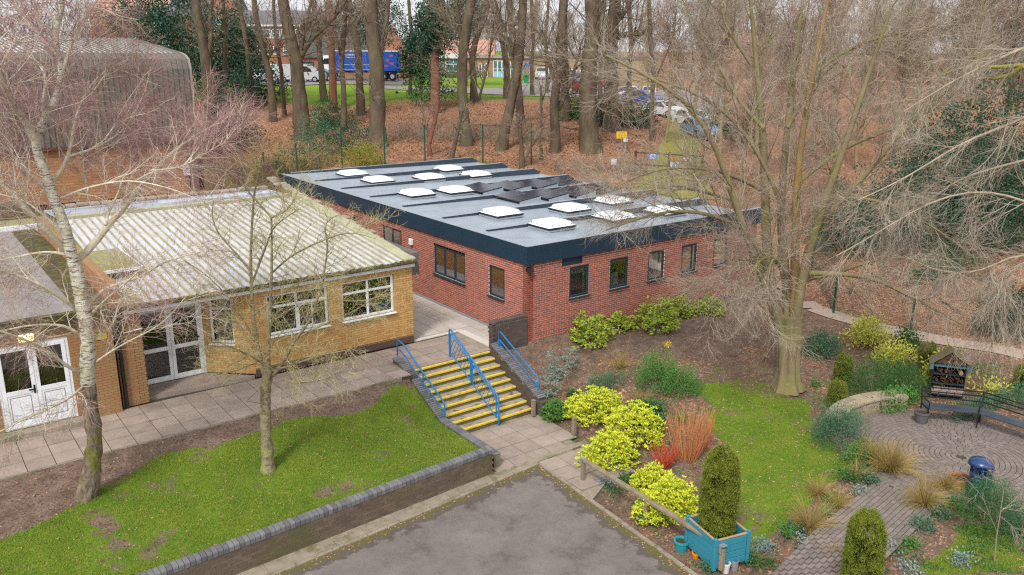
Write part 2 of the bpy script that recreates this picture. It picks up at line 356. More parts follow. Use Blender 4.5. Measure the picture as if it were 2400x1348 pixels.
def sheet(name, X, Y, Z, mat=GM, kind='structure', parent=None):
    a, b_ = X.shape; V = np.stack([X, Y, Z], -1).reshape(-1, 3)
    i, j = np.meshgrid(np.arange(a-1), np.arange(b_-1), indexing='ij'); i = i.ravel(); j = j.ravel()
    Q = np.stack([i*b_+j, i*b_+j+1, (i+1)*b_+j+1, (i+1)*b_+j], -1)
    q = V[Q[len(Q)//2]]; up = np.cross(q[1]-q[0], q[2]-q[0])[2]
    if up < 0: Q = Q[:, ::-1]
    mb = MB(); mb.add(V, Q); o = build(mb, name, mat, parent, smooth=True, kind=kind, origin=np.zeros(3))
    gr, lf, fa = masks(V[:, 0], V[:, 1])
    for nme, v in (('gr', gr), ('lf', lf), ('far', fa)):
        A = o.data.attributes.new(nme, 'FLOAT', 'POINT'); A.data.foreach_set('value', v.astype(np.float32))
    return o
ss = np.concatenate([np.arange(2, 45, .2), np.arange(45, 120, .7), np.geomspace(120, 3000, 26)])
uu = np.concatenate([-np.geomspace(3000, 30, 22), np.arange(-29.6, 29.7, .25), np.geomspace(30, 3000, 22)])
S_, U_ = np.meshgrid(ss, uu, indexing='ij')
GX = CAM[0]+S_*math.cos(YAW)+U_*math.sin(YAW); GY = CAM[1]+S_*math.sin(YAW)-U_*math.cos(YAW)
sheet('ground', GX, GY, H(GX, GY))
# left lawn with its own exact edges (path kerb to retaining wall)
def WY(x): return -4.79+(x+4.87)*.054          # front line of the retaining wall
xs = np.linspace(-22, -4.62, 120); t = np.linspace(0, 1, 34)
LX = np.repeat(xs[:, None], 34, 1); LY = (-.345)*(1-t)+(WY(xs)+.21)[:, None]*t
sheet('lawn', LX, LY, LZ(LX, LY))
# asphalt yard
ASPH = M('asphalt', (.235, .205, .185), (.15, .13, .118), 1.1, .8, .6, 160, c3=(.125, .105, .09), s3=1.1, t3=.62, w3=.03, fac=.6)
m = ASPH; nt_ = m.node_tree   # moss creeping from the kerbs, by distance to the kerb lines
def moss_edge(m, amt=1.):
    n = m.node_tree.nodes; l = m.node_tree.links; b = n['Principled BSDF']; src = b.inputs['Base Color'].links[0].from_socket
    a = n.new('ShaderNodeAttribute'); a.attribute_name = 'moss'; ns = n.new('ShaderNodeTexNoise'); ns.inputs['Scale'].default_value = 2.2; ns.inputs['Detail'].default_value = 10; ns.inputs['Roughness'].default_value = .72
    l.new(n.new('ShaderNodeNewGeometry').outputs['Position'], ns.inputs['Vector'])
    s1 = n.new('ShaderNodeMath'); s1.operation = 'ADD'; l.new(a.outputs['Fac'], s1.inputs[0]); l.new(ns.outputs[0], s1.inputs[1])
    for lo, hi, c in ((.92, .97, (.10, .08, .068)), (1.08, 1.16, (.13, .12, .025))):
        r = n.new('ShaderNodeMapRange'); r.inputs[1].default_value = lo; r.inputs[2].default_value = hi; r.inputs[4].default_value = .8*amt; l.new(s1.outputs[0], r.inputs[0])
        k = n.new('ShaderNodeMix'); k.data_type = 'RGBA'; l.new(r.outputs[0], k.inputs[0]); l.new(src, k.inputs[6]); k.inputs[7].default_value = (*c, 1); src = k.outputs[2]
    l.new(src, b.inputs['Base Color'])
moss_edge(ASPH)
def KY(x): return -5.09+(x+3.54)*.073          # yard edge along the wall kerb
xa = np.linspace(0, 1, 90); yb_ = np.linspace(0, 1, 90)
A_, B_ = np.meshgrid(xa, yb_, indexing='ij')
YYY = -20+(KY(-10)+20)*B_; XX = -24+(KX(YYY)+24)*A_; YY = -20+(KY(XX)+20)*B_; XX = -24+(KX(YY)+24)*A_
yo = sheet('asphalt_yard', XX, YY, np.full(XX.shape, -1.35), ASPH)
dm = np.minimum(KX(YY)-XX, KY(XX)-YY).ravel()
A = yo.data.attributes.new('moss', 'FLOAT', 'POINT'); A.data.foreach_set('value', (.78*np.exp(-dm/.65)).astype(np.float32))
# kerbs
def kerb(name, p, q, n, z, w_=.1, h=.1, mat=KERB):
    mb = MB(); p = np.array(p); q = np.array(q)
    ks = []
    for i in range(n):
        a = p+(q-p)*(i+.015)/n; b = p+(q-p)*(i+.985)/n
        k = MB(); k.beam([*a, z-h/2+.0], [*b, z-h/2+.0], w_, h, rng.random()); ks.append(k)
    base = MB(); base.beam([*p, z-h/2-.02], [*q, z-h/2-.02], w_*.8, h*.8); o = build(base, name, mat, kind='structure')
    for k in ks: build(k, 'kerb_stone', mat, o, bevel=.008)
    return o
kerb('kerb', (KX(-5.1)+.05, -5.1), (KX(-18)+.05, -18), 14, -1.30)
pts = [(x, KY(x)+.05) for x in (-24, -3.5)]
kerb('kerb', pts[0], pts[1], 23, -1.31)
mb = MB()   # concrete strip at the foot of the wall
for i in range(12):
    x0 = -24+i*1.6; x1 = x0+1.59
    mb.prism([(x0, KY(x0)+.1), (x1, KY(x1)+.1), (x1, WY(x1)), (x0, WY(x0))], -1.5, -1.31+.003*(i % 2), rng.random())
mb.prism([(-4.8, KY(-4.8)+.1), (-3.45, KY(-3.45)+.1), (-1.6, -5.0+.06), (-1.6, -4.75), (-4.8, WY(-4.8))], -1.5, -1.312)
build(mb, 'concrete_strip', KERB, kind='structure')
# ---------------------------------------------------------------- paving slabs
def slab_set(name, polyfn, O, ang, nu, nv, a, b_, z, mat, bedmat, bed, off=0., jw=.018, limit=300, sname='slab', th=.04, tm=None):
    U = np.array([math.cos(ang), math.sin(ang), 0]); V = np.array([-U[1], U[0], 0]); O = np.array([*O, 0.])
    bo = build(bed, name, bedmat, kind='structure') if isinstance(bed, MB) else bed
    cells = []
    for j in range(nv):
        for i in range(-1, nu):
            c = O+U*((i+.5)*a+off*(j % 2)*a)+V*(j+.5)*b_
            if polyfn(c[0], c[1]): cells.append(c)
    cells.sort(key=lambda c: np.hypot(*(c-CAM)[:2]))
    vs = []
    for k in range(6):
        q = MB(); q.obox((0, 0, -th/2), (1, 0, 0), (0, 1, 0), (0, 0, 1), a-jw, b_-jw, th, k/5); vs.append(q.data(sname, mat, np.zeros(3)))
    rest = MB()
    for k, c in enumerate(cells):
        zz = (z(c[0], c[1]) if callable(z) else z)+random.uniform(-.003, .003)
        if k < limit:
            o = new(sname, vs[random.randrange(6)], (c[0], c[1], zz), bo); o.rotation_euler = (random.uniform(-.004, .004), random.uniform(-.004, .004), ang)
        else: rest.obox((c[0], c[1], zz-th/2), U, V, (0, 0, 1), a-jw, b_-jw, th, random.random())
    if rest.n: build(rest, sname+'s', mat, bo, kind='stuff')
    return bo
JOINT = M('dark_joint', (.07, .065, .04), (.05, .045, .03), 8, .95)
bed = MB(); bed.box((-22, -.33, -.3), (-4.62, 2.3, -.025)); bed.box((-4.62, -.06, -.3), (-1.2, 2.3, -.027))
slab_set('path', lambda x, y: (x < -4.95 and y > -.3) or (-5 < x < -1.3 and y > 0.3), (-22.05, -.32), 0, 36, 4, .6, .6, 0, SLAB, JOINT, bed)
for k in range(5): mb = MB(); mb.box((-4.42+k*.62+.006, .042, -.04), (-4.42+min((k+1)*.62, 3.07)-.006, .272, 0), rng.random()); build(mb, 'slab', SLAB, bpy.data.objects['path'])
mb = MB(); mb.box((-22, -.36, -.12), (-5.0, -.322, -.01)); build(mb, 'path_edging', KERB, kind='structure')
bed = MB(); bed.box((-3.1, 2.31, -.3), (-.0, 24, -.026)); bed.box((-1.2, -.05, -.3), (0, 2.31, -.028))
slab_set('pavement', lambda x, y: True if y > 2.45 else x > -1.1, (-3.05, .05), 0, 5, 40, .6, .6, 0, SAND, JOINT, bed)
mb = MB(); mb.box((-3.1, 2.2, -.02), (-1.1, 2.38, .012)); mb.box((-1.34, -.05, -.02), (-1.04, 2.195, .012)); build(mb, 'white_setts', M('pale_setts', (.62, .58, .52), (.5, .46, .4), 10, .8), kind='structure')
mb = MB(); mb.box((-.14, -.02, -.02), (-.0, 20, .02)); build(mb, 'gravel_margin', M('slate_margin', (.25, .26, .27), (.16, .17, .18), 30, .8), kind='structure')
bed = MB(); bed.prism([(-4.75, -2.2), (-4.75, -4.8), (-1.85, -4.8), (-1.62, -2.2)], -1.6, -1.375)
bed.prism([(KX(-5.1)+.1, -5.05), (KX(-7.3)+.1, -7.3), (-2.5, -6.75), (-1.9, -5.05)], -1.6, -1.374)
def lowp(x, y):
    if y > -4.7: return -4.7 < x < -1.5-max(0, -3.2-y)*.1 and y < -2.55
    return y < -5.2 and x > KX(y)+.33 and x < -1.75 and y > -7.1
slab_set('path', lowp, (-4.78, -7.4), math.radians(-2), 6, 8, .62, .62, -1.335, SLAB, KERB, bed)
# ================================================================ BRICKWORK
def clip_holes(x0, x1, z0, z1, holes):
    segs = [(x0, x1)]
    for a, b_, c, d in holes:
        if z1 <= c+.004 or z0 >= d-.004: continue
        out = []
        for p, q in segs:
            if q <= a or p >= b_: out.append((p, q)); continue
            if p < a: out.append((p, a))
            if q > b_: out.append((b_, q))
        segs = out
    return [(p, q) for p, q in segs if q-p > .012]
BRV = {}
def brickwork(parent, O, U, w_, z0, z1, holes, bmat, mmat, nobj=0, depth=.25, L=.215, hh=.065, j=.010, ztop=None, header=False, key=None, wname='wall', proud=.008, reveal=True):
    """wall from O along unit U, width w_, heights z0..z1; outward normal is U x Z. holes: (a,b,zlo,zhi)"""
    O = np.asarray(O, float); U = np.asarray(U, float); N = np.cross(U, [0, 0, 1.]); Z = np.array([0, 0, 1.])
    ztop = ztop or (lambda t: z1)
    P = lambda a, z, d=0.: O+U*a+Z*z-N*d
    mb = MB()
    ax = sorted({0, w_, *[h[0] for h in holes], *[h[1] for h in holes]}|set(np.linspace(0, w_, 2 if ztop(0) == z1 and ztop(w_) == z1 else 12)))
    az = sorted({z0, z1, *[h[2] for h in holes], *[h[3] for h in holes]})
    for a, b_ in zip(ax[:-1], ax[1:]):
        for c, d in zip(az[:-1], az[1:]):
            if any(h[0] <= (a+b_)/2 <= h[1] and h[2] <= (c+d)/2 <= h[3] for h in holes): continue
            d0 = min(d, ztop(a)); d1 = min(d, ztop(b_))
            if min(d0, d1) <= c: continue
            mb.ngon([P(a, c), P(b_, c), P(b_, d1), P(a, d0)])
            if d == z1: mb.ngon([P(a, d0), P(b_, d1), P(b_, d1, depth), P(a, d0, depth)])
            mb.ngon([P(b_, c, depth), P(a, c, depth), P(a, d0, depth), P(b_, d1, depth)])
    mb.ngon([P(0, z0, depth), P(0, z0), P(0, ztop(0)), P(0, ztop(0), depth)]); mb.ngon([P(w_, z0), P(w_, z0, depth), P(w_, ztop(w_), depth), P(w_, ztop(w_))])
    for a, b_, c, d in holes:
        mb.ngon([P(a, c), P(a, c, depth), P(a, d, depth), P(a, d)]); mb.ngon([P(b_, c, depth), P(b_, c), P(b_, d), P(b_, d, depth)])
        mb.ngon([P(a, c, depth), P(a, c), P(b_, c), P(b_, c, depth)]); mb.ngon([P(a, d), P(a, d, depth), P(b_, d, depth), P(b_, d)])
    wall = build(mb, wname, mmat, parent) if parent is not None else build(mb, wname, mmat, None)
    row = hh+j; cells = []; k = 0; z = z0+j
    while z+hh < z1+.005:
        off = -(L+j)/2*(k % 2)-.0
        x = off
        while x < w_:
            a, b_ = max(x, .001), min(x+L, w_-.001)
            if b_-a > .02:
                for p, q in clip_holes(a, b_, z, z+hh, holes):
                    if z+hh <= ztop((p+q)/2)+.01: cells.append((p, q, z, z+hh, q-p > L-.01))
                for A_, B_, c_, d_ in holes:      # bricks cut in height at the head and sill of an opening
                    p, q = max(a, A_), min(b_, B_)
                    if q-p < .02: continue
                    if z < c_-.012 < z+hh: cells.append((p, q, z, c_-.002, False))
                    if z < d_+.012 < z+hh: cells.append((p, q, d_+.002, z+hh, False))
            x += L+j
        z += row; k += 1
    C = np.array([[(p+q)/2, (z+z2)/2, q-p, full, z2-z] for p, q, z, z2, full in cells])
    pos = O+U*C[:, :1]+Z*C[:, 1:2]
    order = np.argsort(np.linalg.norm(pos-CAM, axis=1)+np.where(C[:, 3] > .5, 0, 100))
    single = set(order[:nobj].tolist()); rot = math.atan2(U[1], U[0])
    key = (bmat.name, L, hh)
    if key not in BRV:
        BRV[key] = []
        for v in range(8):
            q = MB(); q.box((-L/2, -proud, -hh/2), (L/2, .01, hh/2), v/7); BRV[key].append(q.data('brick', bmat, np.zeros(3)))
    for i in single:
        o = new('brick', BRV[key][random.randrange(8)], pos[i], wall); o.rotation_euler.z = rot
    r = np.array([i for i in range(len(C)) if i not in single])
    if len(r):
        c = pos[r]; hw = C[r, 2][:, None]/2*U; hz = Z*C[r, 4][:, None]/2; n0 = N*proud; n1 = -N*.01
        V = np.stack([c-hw-hz+n0, c+hw-hz+n0, c+hw+hz+n0, c-hw+hz+n0, c-hw-hz+n1, c+hw-hz+n1, c+hw+hz+n1, c-hw+hz+n1], 1).reshape(-1, 3)
        q = np.array([(0,1,2,3),(1,5,6,2),(2,6,7,3),(3,7,4,0),(0,4,5,1)])
        Q = (q[None]+np.arange(len(r))[:, None, None]*8).reshape(-1, 4); m2 = MB(); m2.add(V, Q, tint=np.repeat(rng.random(len(r)), 5))
        build(m2, 'bricks', bmat, wall, kind='stuff')
    return wall
def soldier(parent, name, A, B, z, w_, h, mat, n, N=None, tilt=None):   # row of bricks on edge along A->B
    A = np.array([*A, z if np.isscalar(z) else z[0]]); B = np.array([*B, z if np.isscalar(z) else z[1]]); d = B-A; L = np.linalg.norm(d); d /= L; n = int(L/n)
    S = np.cross(d, [0, 0, 1.]); S /= np.linalg.norm(S); up = np.cross(S, d)
    for i in range(n):
        c = A+d*L*(i+.5)/n; q = MB(); q.obox(c+up*h/2, d, S, up, L/n-.009, w_, h+random.uniform(-.003, .003), rng.random()); build(q, name, mat, parent, bevel=.012)
# ================================================================ WINDOWS
def window(parent, O, U, a, b_, c, d, fm, mull=(), trans=(), fw=.06, recess=.07, sill=True, depth=.25, room=DARK, blind=None, opening=(), name='window', gm=None, sillm=None, roomd=1.2):
    O = np.asarray(O, float); U = np.asarray(U, float); N = np.cross(U, [0, 0, 1.]); Z = np.array([0, 0, 1.])
    P = lambda x, z, r: O+U*x+Z*z-N*r
    mb = MB(); F = lambda x0, x1, z0, z1, r0=recess, r1=recess+.06: mb.obox((P((x0+x1)/2, (z0+z1)/2, (r0+r1)/2)), U, N, Z, x1-x0, abs(r1-r0), z1-z0)
    F(a, a+fw, c, d); F(b_-fw, b_, c, d); F(a+fw, b_-fw, c, c+fw); F(a+fw, b_-fw, d-fw, d)
    for m_ in mull: F(a+m_-fw/2, a+m_+fw/2, c+fw, d-fw)
    for x0, x1, tz in trans: F(a+x0+fw*.5, a+x1-fw*.5, c+tz-fw/2, c+tz+fw/2, recess+.004, recess+.056)
    for x0, x1, z0, z1 in opening:   # sash frames
        x0 += a; x1 += a; z0 += c; z1 += c; s_ = .045
        for q in ((x0, x0+s_, z0, z1), (x1-s_, x1, z0, z1), (x0+s_, x1-s_, z0, z0+s_), (x0+s_, x1-s_, z1-s_, z1)): F(*q, recess-.015, recess)
    fr = build(mb, name, fm, parent, bevel=.004)
    g = MB(); g.obox(P((a+b_)/2, (c+d)/2, recess+.035), U, N, Z, b_-a-fw, .012, d-c-fw); build(g, 'pane', gm or GLASS, fr)
    if sill:
        g = MB(); g.obox(P((a+b_)/2, c-.02, -.02), U, N, Z, b_-a+.06, .16, .035); build(g, 'sill', sillm or fm, fr, bevel=.004)
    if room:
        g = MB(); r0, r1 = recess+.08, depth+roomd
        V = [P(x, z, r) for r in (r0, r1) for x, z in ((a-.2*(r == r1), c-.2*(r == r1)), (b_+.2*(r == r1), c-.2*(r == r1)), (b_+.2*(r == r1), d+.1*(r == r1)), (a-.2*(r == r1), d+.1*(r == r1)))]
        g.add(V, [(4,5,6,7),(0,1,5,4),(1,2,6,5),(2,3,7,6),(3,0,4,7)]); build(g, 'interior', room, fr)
    if blind:
        for x0, x1, z0, z1, bm in blind:
            g = MB(); g.obox(P(a+(x0+x1)/2, c+(z0+z1)/2, recess+.13), U, N, Z, x1-x0, .01, z1-z0); build(g, 'blind', bm, fr)
    return fr
BLIND = M('cream_blind', (.5, .52, .47), (.42, .44, .40), 4, .8)
BLINDG = M('pale_green_blind', (.42, .52, .45), (.36, .46, .40), 4, .8)
INT = M('warm_interior', (.12, .095, .075), (.05, .045, .045), 1.2, .9)
# ================================================================ RED BRICK BUILDING
rb = thing('red_brick_building', (6, 10, -.3), 'single storey red brick building with navy fascia and flat grey roof', 'building')
LW = 20.3; RW = 11.9
rh = [(1.83, 2.72, 1.18, 2.28), (3.72, 4.62, 1.18, 2.28), (5.63, 6.50, 1.18, 2.28), (7.45, 8.32, 1.18, 2.28), (9.3, 10.15, 1.18, 2.28)]
lou = (1.47, 2.38, 2.38, 2.655); lou2 = (9.45, 10.1, 2.40, 2.655)
brickwork(rb, (0, 0, 0), (1, 0, 0), RW, -.22, 2.66, rh+[lou, lou2], RED, MORT, nobj=170, j=.015, hh=.06, L=.21)
# left face runs along +Y with normal -X: U must be -Y for the outward normal
lh = [(LW-5.82, LW-3.68, 1.15, 2.26), (LW-2.18, LW-1.26, 1.13, 2.22), (LW-9.9, LW-8.3, 1.6, 2.35), (LW-12.6, LW-12.2, 1.9, 2.35)]
brickwork(rb, (0, LW, 0), (0, -1, 0), LW, 0, 2.66, lh, RED, MORT, nobj=130, j=.015, hh=.06, L=.21)
for i, h in enumerate(rh):
    bl = [[(.08, .82, .12, 1.0, BLINDG)] if i == 2 else [(.55, .8, .1, 1.0, BLIND)], [(.1, .55, .1, .55, BLINDG)], [(.1, .8, .55, 1.02, BLIND)], [(.1, .8, .2, .9, DARK)], [(.1, .8, .5, .8, BLINDG)]][i]
    if i == 0: bl = [(.72, .80, .1, 1.0, BLIND), (.1, .72, .8, 1.0, BLINDG)]
    window(rb, (0, 0, 0), (1, 0, 0), h[0], h[1], h[2], h[3], FRAME, fw=.085, recess=.012, room=DARK, blind=bl)
window(rb, (0, LW, 0), (0, -1, 0), *lh[0], FRAME, mull=(.72, 1.42), fw=.075, room=INT, recess=.012, blind=[(.08, .16, .1, 1.0, BLIND), (.78, .84, .1, 1., BLIND)], roomd=2)
window(rb, (0, LW, 0), (0, -1, 0), *lh[1], FRAME, fw=.08, room=INT, recess=.012, blind=[(.1, .17, .1, 1.0, BLIND)], roomd=2)
window(rb, (0, LW, 0), (0, -1, 0), *lh[2], FRAME, mull=(.8,), fw=.07, room=DARK, recess=.012)
window(rb, (0, LW, 0), (0, -1, 0), *lh[3], FRAME, fw=.05, room=DARK, recess=.012)
for L_ in (lou, lou2):
    mb = MB(); a, b_, c, d = L_
    mb.box((a, -.02, c), (a+.04, .1, d)); mb.box((b_-.04, -.02, c), (b_, .1, d)); mb.box((a+.04, -.02, c), (b_-.04, .1, c+.04)); mb.box((a+.04, -.02, d-.04), (b_-.04, .1, d)); mb.box((a+.04, .08, c+.04), (b_-.04, .1, d-.04))
    o = build(mb, 'louvre', FRAME, rb)
    for k in range(6):
        q = MB(); z = c+.055+k*(d-c-.09)/6; q.obox(((a+b_)/2, .03, z+.01), (1, 0, 0), (0, .8, .6), (0, -.6, .8), b_-a-.09, .05, .006); build(q, 'slat', M('blue_slat', (.05, .09, .13), (.04, .07, .11), 2, .4), o)
mb = MB(); mb.box((.02, -.012, -.5), (RW, .2, -.222)); mb.box((-.012, .3, -.1), (.2, LW, -.002)); build(mb, 'plinth', M('bitumen_plinth', (.05, .052, .06), (.035, .037, .045), 3, .8), rb)
FO = .1
mb = MB(); z0, z1 = 2.66, 3.27
mb.box((-FO, -FO, z0), (RW+FO, -.02, z1)); build(mb, 'fascia', FASC, rb)
mb = MB(); mb.box((-FO, -.018, z0), (-.02, LW+.1, z1)); build(mb, 'fascia', FASC, rb)
mb = MB(); mb.box((-.02, -.02, z0), (RW, LW, z0+.03)); mb.box((RW-.25, -.02, z0-3), (RW, LW, z0)); mb.box((0.2, LW-.25, z0-3), (RW-.25, LW, z0)); build(mb, 'wall_back', RED, rb)
def RZ(x): return 3.255-.021*x
mb = MB(); x0, x1 = -.02, RW+.08
mb.add([(x0, -.02, RZ(x0)), (x1, -.02, RZ(x1)), (x1, LW, RZ(x1)), (x0, LW, RZ(x0)), (x0, -.02, 2.7), (x1, -.02, 2.7), (x1, LW, 2.7), (x0, LW, 2.7)], [(0,1,2,3),(4,7,6,5),(1,5,6,2),(2,6,7,3),(0,4,5,1),(3,7,4,0)])
roof = build(mb, 'roof', MEMB, rb)
for i, y in enumerate((2.75, 5.65, 8.7, 11.55, 14.35, 17.25, LW)):
    mb = MB(); xe = RW+.05
    mb.extr([(.35, y-.04, RZ(.35)+.0), (xe, y-.04, RZ(xe)-.02), (xe+.02, y-.04, RZ(xe)+.1), (xe-.35, y-.04, 3.30), (.35, y-.04, RZ(.35)+.035)], None, (0, .16, 0)); 
    build(mb, 'upstand', DMEMB, roof)
    mb = MB(); mb.obox(((.35+xe-.35)/2, y+.06, 3.31), (1, 0, 0), (0, 1, 0), (0, 0, 1), xe-.8, .15, .012); build(mb, 'upstand_cap', MEMB, roof)
mb = MB(); mb.box((-FO-.01, -FO-.01, 3.272), (RW+FO, .05, 3.288)); mb.box((-FO-.01, .052, 3.272), (.05, LW+.1, 3.288)); build(mb, 'edge_trim', MEMB, roof)
DOME = M('white_dome', (.85, .87, .90), (.75, .78, .82), 3, .25, spec=.6)
for c in [(2.65, 2.0), (5.75, 2.0), (8.45, 1.9), (2.5, 4.9), (5.5, 4.3), (8.35, 4.8), (2.15, 10.7), (4.1, 10.6), (2.65, 15.2), (5.35, 14.9), (8.05, 14.7), (2.65, 17.9), (8.05, 17.3)]:
    z = RZ(c[0]); x, y = c; a = .62
    mb = MB(); mb.box((x-a, y-a, z), (x+a, y+a, z+.10)); sk = build(mb, 'rooflight', MEMB, rb, bevel=.03)
    mb = MB(); mb.box((x-a-.01, y-a-.01, z+.10), (x+a+.01, y+a+.01, z+.17)); build(mb, 'kerb_band', BLACK, sk)
    mb = MB(); n = 9; g = np.linspace(-1, 1, n); G1, G2 = np.meshgrid(g, g, indexing='ij')
    hh_ = .19*(1-np.maximum(abs(G1), abs(G2))**5)**.5*(.75+.25*(1-G1**2)*(1-G2**2)); V = np.stack([x+G1*(a+.02), y+G2*(a+.02), z+.175+np.nan_to_num(hh_)], -1).reshape(-1, 3)
    mb.add(V, [(i*n+j, (i+1)*n+j, (i+1)*n+j+1, i*n+j+1) for i in range(n-1) for j in range(n-1)]); build(mb, 'dome', DOME, sk, smooth=True)
    mb = MB()
    for e in (-.7, -.25, .25, .7):
        for p in ((x+e*a, y-a*.93), (x-a*.93, y+e*a)): mb.box((p[0]-.012, p[1]-.012, z+.2), (p[0]+.012, p[1]+.012, z+.26))
    build(mb, 'fixing_screws', BLACK, sk, kind='stuff')
mb = MB(); mb.box((-.1, -.16, 2.46), (.1, -.03, 2.56)); mb.obox((0, -.17, 2.49), (1, 0, 0), (0, .9, -.4), (0, .4, .9), .24, .05, .12); build(mb, 'floodlight', BLACK, rb)
mb = MB(); mb.box((-.13, 7.35, 1.95), (-.01, 7.55, 2.2)); build(mb, 'wall_lamp', WHITE, rb, bevel=.02)
mb = MB(); mb.box((1.93, -.03, .1), (1.96, -.010, 1.12)); 
# solar panels
PVC = M('solar_cell', (.012, .018, .040), (.022, .028, .055), .8, .14, spec=1.); ALU = M('aluminium', (.55, .60, .65), (.45, .5, .55), 6, .35, metal=.6)
lab = ['first panel of the back row', 'second panel of the back row', 'third panel of the back row', 'rightmost of the back row',
       'leftmost of the front row', 'second panel of the front row', 'third panel of the front row', 'rightmost of the front row']
for k, (x, y) in enumerate([(5.5, 10.6), (7.05, 10.5), (8.6, 10.4), (10.1, 10.3), (5.4, 7.75), (6.95, 7.7), (8.5, 7.65), (10.05, 7.6)]):
    z = RZ(x)+.12; t = thing('solar_panel', (x, y, z-.12), 'black solar panel on grey flat roof, '+lab[k], 'solar panel', 'solar panels on the flat roof')
    ry = math.radians(-7); Up = np.array([math.cos(ry), 0, -math.sin(ry)]); Vp = np.array([0, 1., 0]); Np = np.cross(Up, Vp); c = np.array([x, y, z+.08])
    mb = MB(); mb.obox(c, Up, Vp, Np, 1.14, 1.86, .035); build(mb, 'frame', BLACK, t); mb = MB(); mb.obox(c+Np*.018, Up, Vp, Np, 1.09, 1.81, .006); build(mb, 'backsheet', ALU, t)
    for i in (-1, 0, 1):
        for j in (-1, 1):
            mb = MB(); mb.obox(c+Up*i*.36+Vp*j*.455+Np*.024, Up, Vp, Np, .348, .885, .008, random.random()); build(mb, 'solar_cell', PVC, t)
    mb = MB()
    for q in (c+Vp*.0+Np*.021,): mb.obox(q, Up, Vp, Np, 1.1, .014, .008)
    build(mb, 'busbar', ALU, t)
    for s_ in (-1, 1):
        mb = MB(); yy = y+s_*.9; mb.extr([(x-.5, yy, RZ(x)+.02), (x+.62, yy, RZ(x)+.02), (x+.62, yy, z+.125), (x-.5, yy, z-.01)], None, (0, .03*s_, 0)); build(mb, 'mounting_bracket', ALU, t)
        mb = MB(); mb.box((x-.62, yy-.04, RZ(x)-.01), (x+.72, yy+.05, RZ(x)+.018)); build(mb, 'rail', ALU, t)
print('red done')
# ================================================================ YELLOW BRICK BUILDING
yb = thing('yellow_brick_building', (-7, 6, 0), 'single storey yellow brick building with mossy ribbed metal roof beside the paved path', 'building')
YF = 2.17; XL, XR = -12.2, -3.1
PLB = M('plinth_brick', (.13, .07, .055), (.09, .055, .045), 8, .85, .3, 50, tint=.7)
# front wall: pier left, splayed wall with a window, straight wall with two windows
X0 = -8.5
brickwork(yb, (X0, YF, 0), (1, 0, 0), XR-X0, .28, 2.62, [(X0*-1-8.03, X0*-1-6.08, 1.2, 2.45), (X0*-1-5.62, X0*-1-3.78, 1.2, 2.45)], YELB, YMORT, nobj=120)
brickwork(yb, (X0, YF-.012, 0), (1, 0, 0), XR-X0+.01, 0.02, .27, [], PLB, DMORT, nobj=40)
brickwork(yb, (XR, YF, 0), (0, 1, 0), 12, .0, 2.62, [], YELB, YMORT, nobj=0)
DX = -9.62; DY = 3.2    # right jamb of the recessed doors
sp = np.array([X0-DX, YF-DY]); sl_ = np.hypot(*sp); spu = (sp[0]/sl_, sp[1]/sl_, 0)
brickwork(yb, (DX, DY, 0), spu, sl_, .12, 2.62, [(.22, .95, 1.05, 2.45)], YELB, YMORT, nobj=70)
brickwork(yb, (XL, YF, 0), (1, 0, 0), .68, .0, 2.62, [], REDBR, YMORT, nobj=50)
brickwork(yb, (-11.52, YF, 0), (0, 1, 0), 1.0, .0, 2.62, [], REDBR, YMORT, nobj=0)
window(yb, (X0, YF, 0), (1, 0, 0), .47, 2.42, 1.2, 2.45, WHITE, mull=(.95,), trans=[(0, .95, .85), (.95, 1.95, .85)], fw=.07, opening=[(.98, 1.45, .08, .8)], room=DARK, roomd=2)
window(yb, (X0, YF, 0), (1, 0, 0), 2.88, 4.72, 1.2, 2.45, WHITE, mull=(.92,), trans=[(0, .92, .85), (.92, 1.84, .85)], fw=.07, room=DARK, roomd=2, blind=[(1.2, 1.8, .1, .3, M('blue_board', (.05, .2, .4), (.1, .3, .5), 5, .6))])
window(yb, (DX, DY, 0), spu, .22, .95, 1.05, 2.45, WHITE, trans=[(0, .73, 1.05)], fw=.065, room=DARK, roomd=2)
